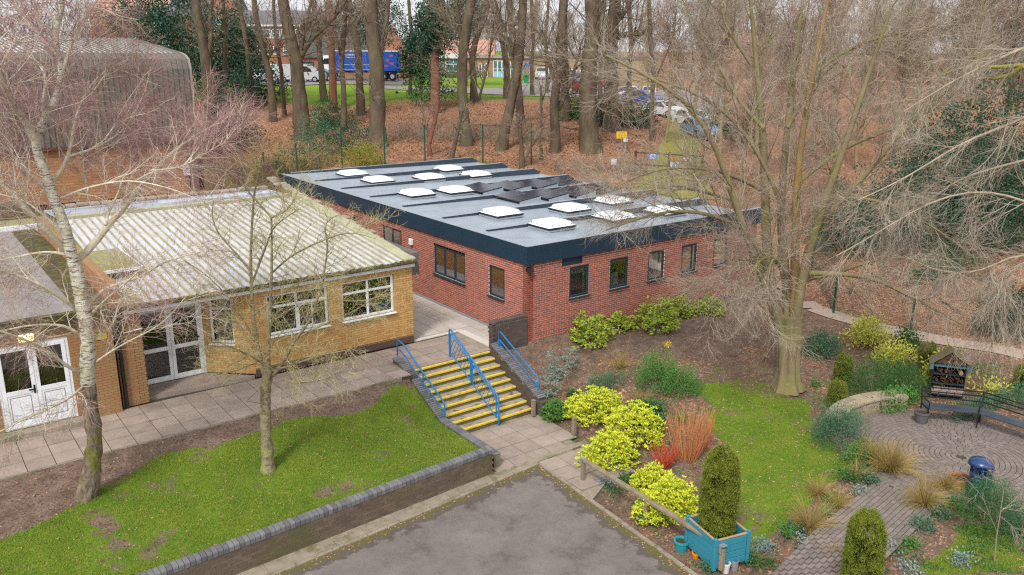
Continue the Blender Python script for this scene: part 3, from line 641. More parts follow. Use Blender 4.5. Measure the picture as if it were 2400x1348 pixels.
# glazed double doors in the recess
def door_pair(parent, x0, x1, y, z0, z1, glazed=True, top=.0):
    mb = MB(); f = .07
    mb.box((x0, y-.03, z0), (x0+f, y+.05, z1)); mb.box((x1-f, y-.03, z0), (x1, y+.05, z1)); mb.box((x0+f, y-.03, z1-f-top), (x1-f, y+.05, z1)); mb.box((x0+f, y-.03, z0), (x1-f, y+.05, z0+.03))
    fr = build(mb, 'door_frame', WHITE, parent, bevel=.004); xm = (x0+x1)/2
    for a, b_ in ((x0+f, xm), (xm, x1-f)):
        s_ = .095; zt = z1-f-top; zb = z0+.03; a += .004; b_ -= .004; mid = zb+(zt-zb)*.44
        m2 = MB(); m2.box((a, y-.045, zb), (a+s_, y, zt)); m2.box((b_-s_, y-.045, zb), (b_, y, zt)); m2.box((a+s_, y-.045, zb), (b_-s_, y, zb+.13)); m2.box((a+s_, y-.045, zt-.1), (b_-s_, y, zt)); m2.box((a+s_, y-.045, mid-.06), (b_-s_, y, mid+.06))
        if not glazed:
            m2.box((a+s_, y-.035, zb+.13), (b_-s_, y-.01, mid-.06))
        d = build(m2, 'door', WHITE, parent, bevel=.004)
        m2 = MB(); m2.box((a+s_, y-.03, mid+.06), (b_-s_, y-.02, zt-.1))
        if glazed: m2.box((a+s_, y-.03, zb+.13), (b_-s_, y-.02, mid-.06))
        build(m2, 'pane', GLASS, d)
        if not glazed:
            m3 = MB(); q = (a+s_+.05, b_-s_-.05, zb+.18, mid-.11)
            for r in ((q[0], q[1], q[2], q[2]+.012), (q[0], q[1], q[3]-.012, q[3]), (q[0], q[0]+.012, q[2], q[3]), (q[1]-.012, q[1], q[2], q[3])): m3.box((r[0], y-.039, r[2]), (r[1], y-.034, r[3]))
            build(m3, 'panel_groove', M('grey_groove', (.12, .13, .14), (.1, .1, .1), 3, .7), d)
        hx = b_-s_/2 if a < xm-.2 else a+s_/2
        m3 = MB()
        if glazed: m3.tube([(hx, y-.045, mid-.25), (hx, y-.11, mid-.23), (hx, y-.12, mid), (hx, y-.11, mid+.2), (hx, y-.045, mid+.22)], .014, 6); build(m3, 'handle', WHITE, d)
        elif a < xm-.2: m3.box((hx-.02, y-.06, mid-.08), (hx+.02, y-.045, mid+.14)); m3.box((hx-.13, y-.09, mid+.02), (hx+.01, y-.06, mid+.05)); build(m3, 'handle', BLACK, d)
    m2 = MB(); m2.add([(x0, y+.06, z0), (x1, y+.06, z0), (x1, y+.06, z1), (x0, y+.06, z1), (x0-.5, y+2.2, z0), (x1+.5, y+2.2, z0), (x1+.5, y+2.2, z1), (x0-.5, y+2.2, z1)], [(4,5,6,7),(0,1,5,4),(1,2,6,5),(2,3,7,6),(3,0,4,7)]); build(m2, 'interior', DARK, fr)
door_pair(yb, -11.5, DX, 3.2, .12, 2.62, True, top=.22)
mb = MB(); mb.box((-9.9, 3.13, 1.27), (-9.75, 3.15, 1.31)); build(mb, 'door_plate', BLACK, yb)
mb = MB(); mb.prism([(-11.5, 2.35), (-11.5, 3.2), (DX-.02, 3.2), (X0-.05, YF-.02), (X0-.15, YF-.05)], -.1, .1); build(mb, 'threshold_slab', SLAB, yb, bevel=.01)
mb = MB(); mb.box((XL, YF-.10, 2.625), (XR+.06, YF-.02, 2.76)); build(mb, 'fascia_board', WHITE, yb, bevel=.004)
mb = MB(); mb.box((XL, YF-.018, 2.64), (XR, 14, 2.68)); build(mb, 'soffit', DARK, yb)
MOSSD = M('mossy_gutter', (.05, .045, .035), (.09, .075, .03), 14, .95, 1, 30, c3=(.14, .13, .02), s3=4, t3=.55)
mb = MB(); n = 160; xx = np.linspace(XL, XR+.08, n); prof = [(0, 0), (-.02, .10), (-.06, .13), (-.13, .12), (-.16, .04), (-.12, 0)]
V = []
for x in xx:
    jx = rng.normal(0, .012, 2)
    for a, b_ in prof: V.append((x, YF-.10+a+.03+jx[0]*(b_ > .08), 2.75+b_+jx[1]*(b_ > .08)))
k = len(prof); mb.add(V, [(i*k+j, (i+1)*k+j, (i+1)*k+(j+1) % k, i*k+(j+1) % k) for i in range(n-1) for j in range(k)]); build(mb, 'gutter', MOSSD, yb)
RS = .098
def YR(y): return 2.86+(y-2.0)*RS
SHEET = M('pale_metal_sheet', (.58, .585, .63), (.43, .42, .43), 2.6, .45, .15, 20, c3=(.33, .28, .17), s3=1.6, t3=.58, w3=.08, fac=.6, spec=.5, stretch=(1, .25, 1))
RIB = M('mossy_rib', (.40, .37, .24), (.24, .20, .13), 3, .85, .3, 30)
mb = MB(); xa0 = -11.8; mb.add([(xa0, 2.0, YR(2)), (XR+.02, 2.0, YR(2)), (XR+.02, 11, YR(11)), (xa0, 11, YR(11)), (xa0, 2.0, YR(2)-.05), (XR+.02, 2.0, YR(2)-.05), (XR+.02, 11, YR(11)-.05), (xa0, 11, YR(11)-.05)], [(0,1,2,3),(4,7,6,5),(0,4,5,1),(1,5,6,2),(2,6,7,3),(3,7,4,0)])
yr = build(mb, 'roof', SHEET, yb)
for i in range(35):
    x = xa0+.12+i*.25; mb = MB(); y0, y1 = 1.96, 10.95
    mb.extr([(x-.036, y0, YR(y0)), (x+.036, y0, YR(y0)), (x+.018, y0, YR(y0)+.045), (x-.018, y0, YR(y0)+.045)], None, (0, y1-y0, (y1-y0)*RS)); build(mb, 'rib', RIB, yr)
VERG = M('lichen_verge', (.43, .42, .28), (.32, .31, .2), 2, .8)
mb = MB(); mb.obox(((xa0+XR)/2, 11.05, YR(11)+.05), (1, 0, 0), (0, 1, 0), (0, 0, 1), XR-xa0+.1, .2, .14); build(mb, 'ridge_flashing', VERG, yr, bevel=.03)
mb = MB(); d = np.array([0, 1, RS]); d /= np.linalg.norm(d); mb.obox((XR-.15, 6.5, YR(6.5)+.05), d, (1, 0, 0), (0, 0, 1), 9.1, .42, .1); build(mb, 'verge_flashing', VERG, yr, bevel=.03)
mb = MB(); mb.add([(xa0, 11.15, 3.74), (XR, 11.15, 3.74), (XR, 14.2, 3.5), (xa0, 14.2, 3.5)], [(0,1,2,3)]); mb.box((xa0, 14.2, 3.2), (XR, 14.4, 3.56)); build(mb, 'rear_roof', M('blue_grey_roof', (.42, .45, .52), (.28, .28, .30), 2.5, .6, .3, 20, stretch=(.3, 1, 1)), yb)
mb = MB(); mb.obox((-6, 12, 3.80), (1, 0, 0), (0, 1, 0), (0, 0, 1), 4.5, .5, .14); build(mb, 'roof_vent_box', M('pale_grey_metal', (.5, .53, .6), (.4, .42, .48), 3, .5), yb, bevel=.02)
# rubble coping along the right verge and the back
STONE = M('lichen_rubble', (.40, .34, .27), (.24, .20, .16), 6, .95, .6, 25, tint=.5)
mb = MB(); mb.box((XR+.0, 2.2, 2.3), (XR+.3, 14.4, 3.05)); core = build(mb, 'verge_wall', M('old_render', (.16, .15, .14), (.10, .09, .085), 3, .95), yb)
for k in range(34):
    y = 2.5+k*.36; q = MB(); hz = YR(y)-.1+rng.normal(0, .03); q.obox((XR+.2+rng.normal(0, .03), y, hz), (1, rng.normal(0, .12), 0), (rng.normal(0, .12), 1, .09), (0, -.1, 1), .36+rng.normal(0, .04), .31+rng.normal(0, .03), .11, rng.random()); build(q, 'coping_stone', STONE, yb, bevel=.025)
for k in range(20):
    x = XR-.2-k*.42; q = MB(); q.obox((x, 14.55+rng.normal(0, .05), 3.62), (1, rng.normal(0, .1), 0), (0, 1, 0), (0, 0, 1), .38, .34, .14, rng.random()); build(q, 'coping_stone', STONE, yb, bevel=.03)
# parapet wall between the two roofs, low felt box, downpipe
mb = MB(); mb.box((-12.22, 1.98, 2.9), (-11.98, 13.5, 3.42)); pw = build(mb, 'parapet_wall', M('parapet_brick', (.42, .22, .10), (.26, .12, .06), 3, .9, .4, 40), yb)
for k in range(50):
    q = MB(); y = 2.05+k*.228; q.obox((-12.1, y, 3.455), (1, 0, 0), (0, 1, 0), (0, 0, 1), .23, .215, .06, rng.random()); build(q, 'brick', REDBR, pw)
FELT = M('roof_felt', (.27, .245, .235), (.21, .19, .18), 1.4, .9, .2, 40, c3=(.34, .30, .27), s3=.8, t3=.62, fac=.4)
FELTM = M('mossy_felt', (.24, .22, .19), (.3, .29, .04), 1.6, .95, .5, 30)
mb = MB(); mb.box((-11.97, 4.3, 2.9), (-10.95, 9.4, 3.3)); bx = build(mb, 'roof_box', M('brown_brick_box', (.22, .15, .08), (.16, .11, .06), 4, .9, .4, 40), yb)
mb = MB(); mb.box((-11.98, 4.22, 3.302), (-10.88, 9.45, 3.36)); build(mb, 'felt_top', FELTM, bx); mb = MB(); mb.box((-11.98, 4.17, 3.28), (-10.86, 4.215, 3.37)); mb.box((-10.875, 4.22, 3.28), (-10.83, 9.45, 3.37)); build(mb, 'edge_trim', WHITE, bx)
mb = MB(); mb.box((-11.97, 1.99, 2.86), (-11.45, 4.2, 3.0)); build(mb, 'felt_flashing', FELTM, yb)
mb = MB(); mb.tube([(-12.12, 2.02, 2.85), (-12.1, 1.98, 2.7), (-12.12, 2.1, 2.5), (-12.12, 2.09, .02)], .05, 8); mb.box((-12.3, 1.95, 2.6), (-11.98, 2.12, 2.8)); build(mb, 'downpipe', BLACK, yb)
mb = MB(); mb.tube([(-11.98, 2.12, 2.5), (-11.98, 2.12, 2.12), (-11.5, 2.12, 2.16)], .018, 5); build(mb, 'conduit', WHITE, yb)
# ================================================================ LEFT FLAT ROOFED BUILDING
lb = thing('flat_roofed_building', (-17, 8, 0), 'brown brick flat roofed wing with white panelled double doors at the left edge', 'building')
LF = 1.95
brickwork(lb, (-22, LF, 0), (1, 0, 0), 9.72, 0, 2.66, [(6.98, 8.66, .15, 2.36)], REDBR, YMORT, nobj=160)
mb = MB(); mb.box((-22, LF+.3, 0), (-12.3, 14.2, 2.6)); build(mb, 'wall_back', REDBR, lb)
door_pair(lb, -15.02, -13.34, LF+.05, .15, 2.36, False)
mb = MB(); mb.box((-15.3, LF-.35, -.02), (-13.2, LF+.04, .14)); build(mb, 'doorstep', KERB, lb, bevel=.01)
mb = MB(); mb.box((-22, LF-.12, 2.82), (-12.3, 14.25, 2.95)); build(mb, 'roof', FELT, lb)
mb = MB(); mb.box((-13.0, 2.3, 2.951), (-12.25, 13.9, 2.99)); build(mb, 'moss_strip', MOSSD, lb)
mb = MB(); mb.box((-22, LF-.14, 2.67), (-12.32, LF-.01, 2.815)); mb.box((-22, LF-.17, 2.818), (-12.32, LF+.05, 2.99)); build(mb, 'mossy_edge', MOSSD, lb)
mb = MB(); mb.box((-22, 14.25, 2.7), (-11.2, 14.4, 3.1)); build(mb, 'white_edge_trim', WHITE, lb)
mb = MB(); mb.box((-22, 14.42, 2.7), (-11.6, 18, 3.05)); build(mb, 'rear_roof', FELTM, lb)
mb = MB(); mb.box((-16.2, 16, 3.05), (-11.9, 17.2, 3.6)); build(mb, 'rear_upstand', OLDB, lb)
mb = MB(); mb.box((-14.42, LF-.10, 2.42), (-14.08, LF-.01, 2.6)); lamp = build(mb, 'wall_lamp', M('lit_lamp', (.9, .85, .5), (.9, .8, .4), 3, .5, emit=(1, .85, .35, 2.2)), lb, bevel=.02)
# yellow stained board with worn lettering
sg = thing('wall_sign', (-12.75, LF-.02, 2.2), 'worn yellow sign board with dark lettering on the brick wall beside the black downpipe', 'sign')
p0 = ony(215, 797, LF-.02); p1 = ony(256, 812, LF-.02)
mb = MB(); mb.box((-12.95, LF-.03, 2.12), (-12.42, LF-.012, 2.36)); build(mb, 'board', M('worn_yellow', (.55, .42, .02), (.38, .28, .03), 12, .7), sg)
def text(parent, s_, loc, rot, size, mat, ext=.002, name='lettering'):
    cu = bpy.data.curves.new(name, 'FONT'); cu.body = s_; cu.size = size; cu.extrude = ext; cu.align_x = 'CENTER'; cu.align_y = 'CENTER'
    tmp = bpy.data.objects.new('tmp', cu); COL.objects.link(tmp); dg = bpy.context.evaluated_depsgraph_get(); me = bpy.data.meshes.new_from_object(tmp.evaluated_get(dg)); bpy.data.objects.remove(tmp)
    me.name = name; me.materials.clear(); me.materials.append(mat); o = new(name, me, loc, parent); o.rotation_euler = rot; return o
text(sg, 'THE WEATOR', (-12.68, LF-.034, 2.32), (math.pi/2, 0, 0), .085, BLACK)
mb = MB(); mb.box((-12.75, LF-.045, 2.22), (-12.62, LF-.031, 2.27)); build(mb, 'handle', BLACK, sg)
# ================================================================ SPORTS HALL
sh = thing('sports_hall', (-14, 44, 1.2), 'large sports hall with brown ribbed metal cladding above an orange brick wall', 'hall')
HY = 31.8; HX = -.85; HL = -34
CLAD = M('brown_cladding', (.17, .155, .13), (.12, .11, .095), 1.2, .5, .05, 20, c3=(.26, .26, .15), s3=.5, t3=.7, fac=.4)
ROOFC = M('pale_hall_roof', (.58, .58, .60), (.46, .46, .36), 1.2, .5)
zb, zt = 4.1, 9.1
brickwork(sh, (HL, HY, 0), (1, 0, 0), HX-HL-.6, 1.0, zb-.15, [], ORNB, YMORT, nobj=0, L=.44, hh=.14, j=.02)
mb = MB(); mb.box((HL, HY+.4, .5), (HX-.1, HY+24, 8.8)); build(mb, 'hall_body', CLAD, sh)
prof = [(HY-.15, zb), (HY-.15, 8.3), (HY+.05, 8.85), (HY+.5, 9.05), (HY+1.2, 9.2), (HY+12, 10.1), (HY+12, 9.8), (HY+1.0, 8.95), (HY+.3, 8.5), (HY+.1, 8.2), (HY+.1, zb)]
mb = MB(); mb.extr([(HL, y, z) for y, z in prof], None, (HX-HL, 0, 0)); clad = build(mb, 'cladding', CLAD, sh)
for i in range(110):
    x = HX-.15-i*.30; q = MB(); o_ = prof[:6]
    V = []
    for (y, z), (ny, nz) in zip(o_, [(-1, 0), (-1, .15), (-.8, .6), (-.5, .9), (-.15, 1), (-.15, 1)]):
        V += [(x-.05, y, z), (x+.05, y, z), (x+.03, y+ny*.07, z+nz*.07), (x-.03, y+ny*.07, z+nz*.07)]
    q.add(V, [(a*4+b_, a*4+(b_+1) % 4, (a+1)*4+(b_+1) % 4, (a+1)*4+b_) for a in range(5) for b_ in range(4)]); build(q, 'rib', CLAD, clad)
mb = MB(); mb.extr([(HL, y+.0, z+.015) for y, z in prof[4:6]]+[(HL, HY+12, 10.07), (HL, HY+1.2, 9.17)], None, (HX-HL-.5, 0, 0)); build(mb, 'roof_sheet', ROOFC, sh)
mb = MB(); mb.extr([(HX, y, z) for y, z in prof[:6]]+[(HX, HY+24, 9.3), (HX, HY+24, zb)], None, (.12, 0, 0)); build(mb, 'gable_trim', M('pale_trim', (.30, .29, .24), (.24, .23, .2), 2, .6), sh)
mb = MB(); mb.box((HX+.13, HY+.3, .5), (HX+.3, HY+24, 8.6)); build(mb, 'gable_wall', OLDB, sh)
for x in (HX-.55, HX+.2):
    mb = MB(); mb.box((x, HY-.35, 1.0), (x+.42, HY-.02, zb)); build(mb, 'pier', M('brown_pier', (.19, .125, .095), (.14, .09, .07), 4, .9), sh)
mb = MB(); mb.box((HL, HY-.25, zb-.12), (HX+.1, HY+.05, zb+.05)); build(mb, 'eaves_rail', M('rust_rail', (.12, .05, .04), (.09, .04, .03), 3, .8), sh)
mb = MB(); mb.box((ony(485, 415, 24.5)[0], 24.5, .9), (1.2, 24.9, 3.25)); build(mb, 'wall', M('dark_brick_wall', (.13, .075, .05), (.09, .06, .04), 5, .9, .4, 30, c3=(.2, .18, .03), s3=.8, t3=.55), sh, kind=None)
nb = thing('notice_board', ony(446, 398, HY-.1), 'white notice board with faded print on the orange brick wall of the hall', 'sign')
c = ony(446, 398, HY-.12); mb = MB(); mb.box((c[0]-.42, HY-.14, c[2]-.32), (c[0]+.42, HY-.1, c[2]+.32)); build(mb, 'board', WHITE, nb)
FAD = M('faded_print', (.35, .25, .5), (.6, .3, .4), 9, .6)
for k, (a, b_, w_, h) in enumerate([(.1, .12, .25, .1), (.12, -.08, .28, .14), (-.22, .08, .1, .2), (-.15, -.15, .14, .04)]): mb = MB(); mb.box((c[0]+a-w_/2, HY-.146, c[2]+b_-h/2), (c[0]+a+w_/2, HY-.141, c[2]+b_+h/2)); build(mb, 'printed_block', FAD, nb)
# ================================================================ STEPS, PIER, FLANK WALLS, RAILS
st = thing('stone_steps', (-2.9, -1.2, -1.35), 'flight of nine grey steps with yellow nosings and blue rails', 'steps')
mb = MB()
SX0, SX1 = -4.42, -1.56
for k in range(9):
    z = -.15*k; y = -.06-.28*k; sx1 = SX1+.004*k
    mb = MB(); mb.box((SX0, y-.0, -1.5), (SX1, y+.28 if k else y+.1, z-.045)); build(mb, 'riser', M('mossy_riser', (.16, .13, .09), (.09, .08, .045), 4, .9, .4, 40), st)
    n = 4; xs_ = np.linspace(SX0, SX1, n+1)+np.r_[0, rng.normal(0, .12, n-1), 0]
    for i in range(n):
        if k == 0: continue
        q = MB(); q.box((xs_[i]+.005, y+.035, z-.044), (xs_[i+1]-.005, y+.285, z), rng.random()); build(q, 'tread_slab', M('step_slab', (.40, .34, .26), (.26, .22, .16), 5, .9, .3, 50, tint=.4, c3=(.11, .10, .035), s3=3, t3=.58), st, bevel=.006)
        
    xs2 = [SX0, SX0+.95+rng.random()*.3, SX0+2.0+rng.random()*.3, SX1]
    for i in range(3):
        q = MB(); q.box((xs2[i]+.003, y-.02, z-.06), (xs2[i+1]-.003, y+.045, z+.006)); build(q, 'nosing', YELP, st, bevel=.01)
# pier wall against the corner of the red building
pr = thing('dark_brick_pier', (-.7, .1, -.3), 'dark brick screen wall between the steps and the red building', 'wall')
brickwork(pr, (-1.42, -.05, 0), (1, 0, 0), 1.40, -1.35, .84, [], DKBR, DMORT, nobj=90, depth=.24)
brickwork(pr, (-1.42, .19, 0), (0, -1, 0), .24, -1.35, .84, [], DKBR, DMORT, nobj=20, depth=.1, wname='end_face')
soldier(pr, 'coping_brick', (-1.43, .07), (-.02, .07), .84, .26, .11, DKBR, .075)
# right flank wall with stepped sloping top
fr_ = thing('right_flank_wall', (-1.45, -1.3, -1.35), 'sloping dark brick wall on the garden side of the steps', 'wall')
brickwork(fr_, (-1.54, -.06, 0), (0, -1, 0), 2.52, -1.4, .28, [], DKBR, DMORT, nobj=60, depth=.24, ztop=lambda t: .22-.42*t)
soldier(fr_, 'coping_brick', (-1.43, -.08), (-1.43, -2.62), (.22, -.82), .3, .07, BLUEC, .075)
mb = MB(); mb.box((-1.56, -2.75, -1.4), (-1.3, -2.45, -.86)); build(mb, 'end_pier', DKBR, fr_, bevel=.02)
fl_ = thing('left_flank_wall', (-4.5, -1.6, -1.35), 'sloping old brick wall on the lawn side of the steps, blue brick on top', 'wall')
FT = [(.85, .19), (.45, .16), (-.15, -.08), (-1.85, -.90), (-2.1, -.93), (-4.55, -.93)]
fy = [a for a, b_ in FT][::-1]; fz = [b_ for a, b_ in FT][::-1]
brickwork(fl_, (-4.62, .85, 0), (0, -1, 0), 5.4, -1.4, .19, [], OLDB, DMORT, nobj=60, depth=.2, ztop=lambda t: float(np.interp(.85-t, fy, fz))-.07)
brickwork(fl_, (-4.42, -4.5, 0), (0, 1, 0), 4.4, -1.4, .19, [], OLDB, DMORT, nobj=0, depth=.1, ztop=lambda t: float(np.interp(-4.5+t, fy, fz))-.07, wname='inner_face')
for (a, za), (b_, zb_) in zip(FT[:-1], FT[1:]): soldier(fl_, 'coping_brick', (-4.53, a), (-4.53, b_), (za-.07, zb_-.07), .26, .07, BLUEC, .078)
def rail(label, pts2, cat='handrail', grp=None, r=.024, posts=()):
    t = thing('handrail', pts2[0][-1], label, cat)
    for nme, P in pts2: 
        mb = MB(); mb.tube(P, r, 8); build(mb, nme, BLUEP, t, smooth=True)
    return t
X = -4.46
t = thing('handrail', (X, -.6, -.2), 'blue tubular handrail with a curved top on the lawn side of the steps', 'handrail')
top = [(X, .86, .20), (X, .84, .66), (X, .80, .73), (X, .70, .74), (X, .35, .66), (X, 0, .46), (X, -.75, .10), (X, -1.8, -.42), (X, -1.86, -.48), (X, -1.87, -.9)]
mb = MB(); mb.tube(top, .026, 8); build(mb, 'top_rail', BLUEP, t, smooth=True)
mb = MB(); mb.tube([(X, .85, .42), (X, .7, .44), (X, .35, .34), (X, 0, .12), (X, -.75, -.22), (X, -1.86, -.74)], .022, 8); build(mb, 'lower_rail', BLUEP, t, smooth=True)
mb = MB(); mb.tube([(X, -.68, -.36), (X, -.68, .13)], .024, 8); build(mb, 'post', BLUEP, t)
X = -1.36
t = thing('handrail', (X, -1.3, -.2), 'blue two bar handrail fixed on the garden side wall of the steps', 'handrail')
mb = MB(); mb.tube([(X, -.30, .16), (X, -.30, .68), (X, -.36, .70), (X, -2.25, -.22), (X, -2.33, -.28), (X, -2.34, -.72)], .026, 8); build(mb, 'top_rail', BLUEP, t, smooth=True)
mb = MB(); mb.tube([(X, -.30, .42), (X, -2.33, -.52)], .022, 8); build(mb, 'lower_rail', BLUEP, t)
mb = MB(); mb.box((X-.04, -.34, .1), (X+.04, -.26, .4)); build(mb, 'foot_plate', BLUEP, t)
X = -2.9
t = thing('handrail', (X, -1.1, -.6), 'blue central balustrade with slanting bars down the middle of the steps', 'handrail')
SLP = (-.45-.93)/(-2.33-.26)
def zt_(y): return .93+(y-.26)*SLP
mb = MB(); mb.tube([(X, .27, .0), (X, .27, .86), (X, .25, .93), (X, .18, .93), (X, -2.3, zt_(-2.3)), (X, -2.37, -.5), (X, -2.39, -1.36)], .03, 8); build(mb, 'top_rail', BLUEP, t, smooth=True)
for y0, y1 in ((.20, -.90), (-1.02, -2.26)):
    mb = MB(); lo = .75
    q = [(X, y0, zt_(y0)-.10), (X, y1, zt_(y1)-.10), (X, y1, zt_(y1)-lo), (X, y0, zt_(y0)-lo), (X, y0, zt_(y0)-.10)]
    for a, b_ in zip(q[:-1], q[1:]): mb.tube([a, b_], .018, 6)
    fr2 = build(mb, 'bar_frame', BLUEP, t)
    n = 8; L = y0-y1-.12
    for i in range(n):
        ya = y0-L*(i+.4)/n; yb2 = ya+.34*1.0
        za = zt_(ya)-lo
        # slanting bar going up and back
        p = np.array([X, ya+.12, zt_(ya+.12)-lo]); d = np.array([0, -.5, .86]); 
        Lb = .9
        for s_ in np.linspace(.05, .9, 60):
            e = p+d*s_
            if e[1] < y1 or e[2] > zt_(e[1])-.10: Lb = s_; break
        mb = MB(); mb.tube([p, p+d*Lb], .009, 5); build(mb, 'bar', BLUEP, fr2)
for y in (-.93, -.99): mb = MB(); mb.tube([(X, y, -.15*3.2), (X, y, zt_(y))], .022, 8); build(mb, 'post', BLUEP, t)
# ================================================================ RETAINING WALL
rw = thing('retaining_wall', (-12, -5.1, -1.35), 'long low dark brick retaining wall with rounded blue brick coping below the lawn', 'wall')
a = math.atan(.054); Uw = np.array([math.cos(a), math.sin(a), 0]); OW = np.array([-24, WY(-24), 0]); LWW = (-4.87+24)/math.cos(a)
brickwork(rw, OW, Uw, LWW, -1.40, -.72, [], OLDB, DMORT, nobj=215, depth=.21)
brickwork(rw, (-4.87, WY(-4.87), 0), (-Uw[1], Uw[0], 0), .21, -1.40, -.72, [], OLDB, DMORT, nobj=12, depth=.1, wname='end_face')
n = int(LWW/.115); Nw = np.array([Uw[1], -Uw[0], 0]); sp_ = LWW/n
for i in range(n):
    c = OW+Uw*sp_*(i+.5); j = rng.normal(0, .002)
    pf = [(.02, -.72), (.024, -.625+j), (.015, -.598+j), (-.01, -.582+j), (-.18, -.572+j), (-.215, -.60+j), (-.225, -.72)]
    if c[0] < -15: continue
    q = MB(); hw = (sp_-.010)/2; q.extr([c-Uw*hw+Nw*u_+np.array([0, 0, z]) for u_, z in pf], None, Uw*2*hw, rng.random()); build(q, 'coping_brick', BLUEC, rw)
print('p3 done')
# ================================================================ ROUND PATIO AND PATH
PAV = M('clay_paver', (.245, .20, .18), (.155, .13, .118), 5, .85, .3, 50, tint=.7, c3=(.13, .11, .06), s3=1.2, t3=.62, fac=.5)
PR = 2.95; PZ = -.90
bed = MB(); bed.prism([(PC[0]+PR*math.cos(a), PC[1]+PR*math.sin(a)) for a in np.linspace(0, 2*math.pi, 49)[:-1]], -1.2, PZ-.022)
patio = build(bed, 'patio', JOINT, kind='structure')
cells = []; rw_ = .128
for k in range(1, int(PR/rw_)):
    r0, r1 = k*rw_, (k+1)*rw_; n = max(6, int(round(2*math.pi*(r0+r1)/2/.175))); ph = rng.random()*6
    for i in range(n): cells.append((k, n, 2*math.pi*i/n+ph, r0, r1))
def sector(r0, r1, n, tnt, name=None):
    g_ = .016; da = math.pi/n; mb = MB(); pl = []
    for r, s_ in ((r0+g_/2, -1), (r1-g_/2, -1), (r1-g_/2, 1), (r0+g_/2, 1)):
        a = s_*(da-g_/2/r); pl.append((r*math.cos(a), r*math.sin(a)))
    mb.prism(pl, -.03, 0, tnt); return mb
cells.sort(key=lambda c: np.hypot(PC[0]+c[3]*math.cos(c[2])-CAM[0], PC[1]+c[3]*math.sin(c[2])-CAM[1]))
meshes = {}; rest = MB()
for q, (k, n, a, r0, r1) in enumerate(cells):
    z = PZ+random.uniform(-.003, .003)
    if q < 300:
        v = random.randrange(4)
        if (k, v) not in meshes: meshes[(k, v)] = sector(r0, r1, n, [0., .35, .6, 1.][v]).data('paver', PAV, np.zeros(3))
        o = new('paver', meshes[(k, v)], (*PC, z), patio); o.rotation_euler.z = a
    else:
        s_ = sector(r0, r1, n, random.random()); R_ = np.array([[math.cos(a), -math.sin(a), 0], [math.sin(a), math.cos(a), 0], [0, 0, 1]])
        V = np.concatenate(s_.V)@R_.T+[*PC, z]; 
        rest.ngon(V[0:4], s_.gt[0])
        for f in range(2, 6): rest.ngon(V[f*4:f*4+4], s_.gt[0])
build(rest, 'pavers', PAV, patio, kind='stuff')
def pathz(x): return -.90-.40*float(np.clip((-1-x)/3, 0, 1))
L0, L1 = np.array([2.9, -11.35]), np.array([-4.0, -12.25]); R0, R1 = np.array([2.9, -12.95]), np.array([-4.0, -13.7])
bed = MB()
for i in range(12):
    a, b_ = i/12, (i+1)/12; p = [L0+(L1-L0)*a, L0+(L1-L0)*b_, R0+(R1-R0)*b_, R0+(R1-R0)*a]
    z = [pathz(q[0])-.02 for q in p]; bed.ngon([(*q, zz) for q, zz in zip(p[::-1], z[::-1])])
bp_ = build(bed, 'path', JOINT, kind='structure')
ang = math.atan2(*(L1-L0)[::-1])
def inpath(x, y):
    t_ = (2.9-x)/6.9; return 0 < t_ < 1 and L0[1]+(L1-L0)[1]*t_ > y > R0[1]+(R1-R0)[1]*t_ and math.hypot(x-PC[0], y-PC[1]) > PR
slab_set('path', inpath, (-4.3, -14.4), ang+math.pi, 42, 33, .215, .112, lambda x, y: pathz(x), PAV, JOINT, bp_, off=.5, jw=.014, sname='paver', th=.03)
# distant footpath along the fence
PT = [(1880, 712), (1905, 728), (1960, 742), (2050, 762), (2150, 780), (2270, 800), (2400, 822)]
c_ = np.array([onz(x, y, -.42) for x, y in PT])
FPM = M('gravel_path', (.42, .33, .27), (.34, .26, .21), 8, .95, .2, 60)
mb = MB()
for i in range(len(c_)-1):
    d = c_[i+1]-c_[i]; d /= np.linalg.norm(d); n_ = np.array([d[1], -d[0], 0])
    for j in range(6):
        p = c_[i]+(c_[i+1]-c_[i])*j/6; q = c_[i]+(c_[i+1]-c_[i])*(j+1)/6; P_ = [p-n_*.5, q-n_*.5, q+n_*.45, p+n_*.45]
        P_ = [np.array([a[0], a[1], H(a[0], a[1])+.03]) for a in P_]; mb.ngon(P_ if np.cross(P_[1]-P_[0], P_[2]-P_[0])[2] > 0 else P_[::-1])
build(mb, 'footpath', FPM, kind='structure')
# ================================================================ GARDEN THINGS
def gz(x, y): return float(H(x, y))
# curved stone wall
cw = thing('curved_stone_wall', (3.3, -9.6, -.95), 'low curved dry stone wall of buff stones at the edge of the round patio', 'wall')
SBUF = M('buff_stone', (.40, .33, .23), (.25, .205, .15), 6, .95, .5, 30, tint=.6)
a0 = math.atan2(*(onz(1975, 1010, PZ)[:2]-PC)[::-1]); a1 = math.atan2(*(onz(2132, 968, PZ)[:2]-PC)[::-1])
if a0 < a1: a0 += 2*math.pi
RI = 2.98
def arcprism(r0, r1, a, b_, z0, z1, tnt=.5, nn=1):
    mb = MB(); A = np.linspace(a, b_, nn+1); mb.prism([(PC[0]+r0*math.cos(t_), PC[1]+r0*math.sin(t_)) for t_ in A]+[(PC[0]+r1*math.cos(t_), PC[1]+r1*math.sin(t_)) for t_ in A[::-1]], z0, z1, tnt); return mb
lo_, hi_ = min(a0, a1), max(a0, a1)
build(arcprism(RI+.03, RI+.47, lo_, hi_, -1.1, -.5, nn=14), 'core', M('wall_core', (.12, .1, .07), (.08, .07, .05), 6, .95), cw)
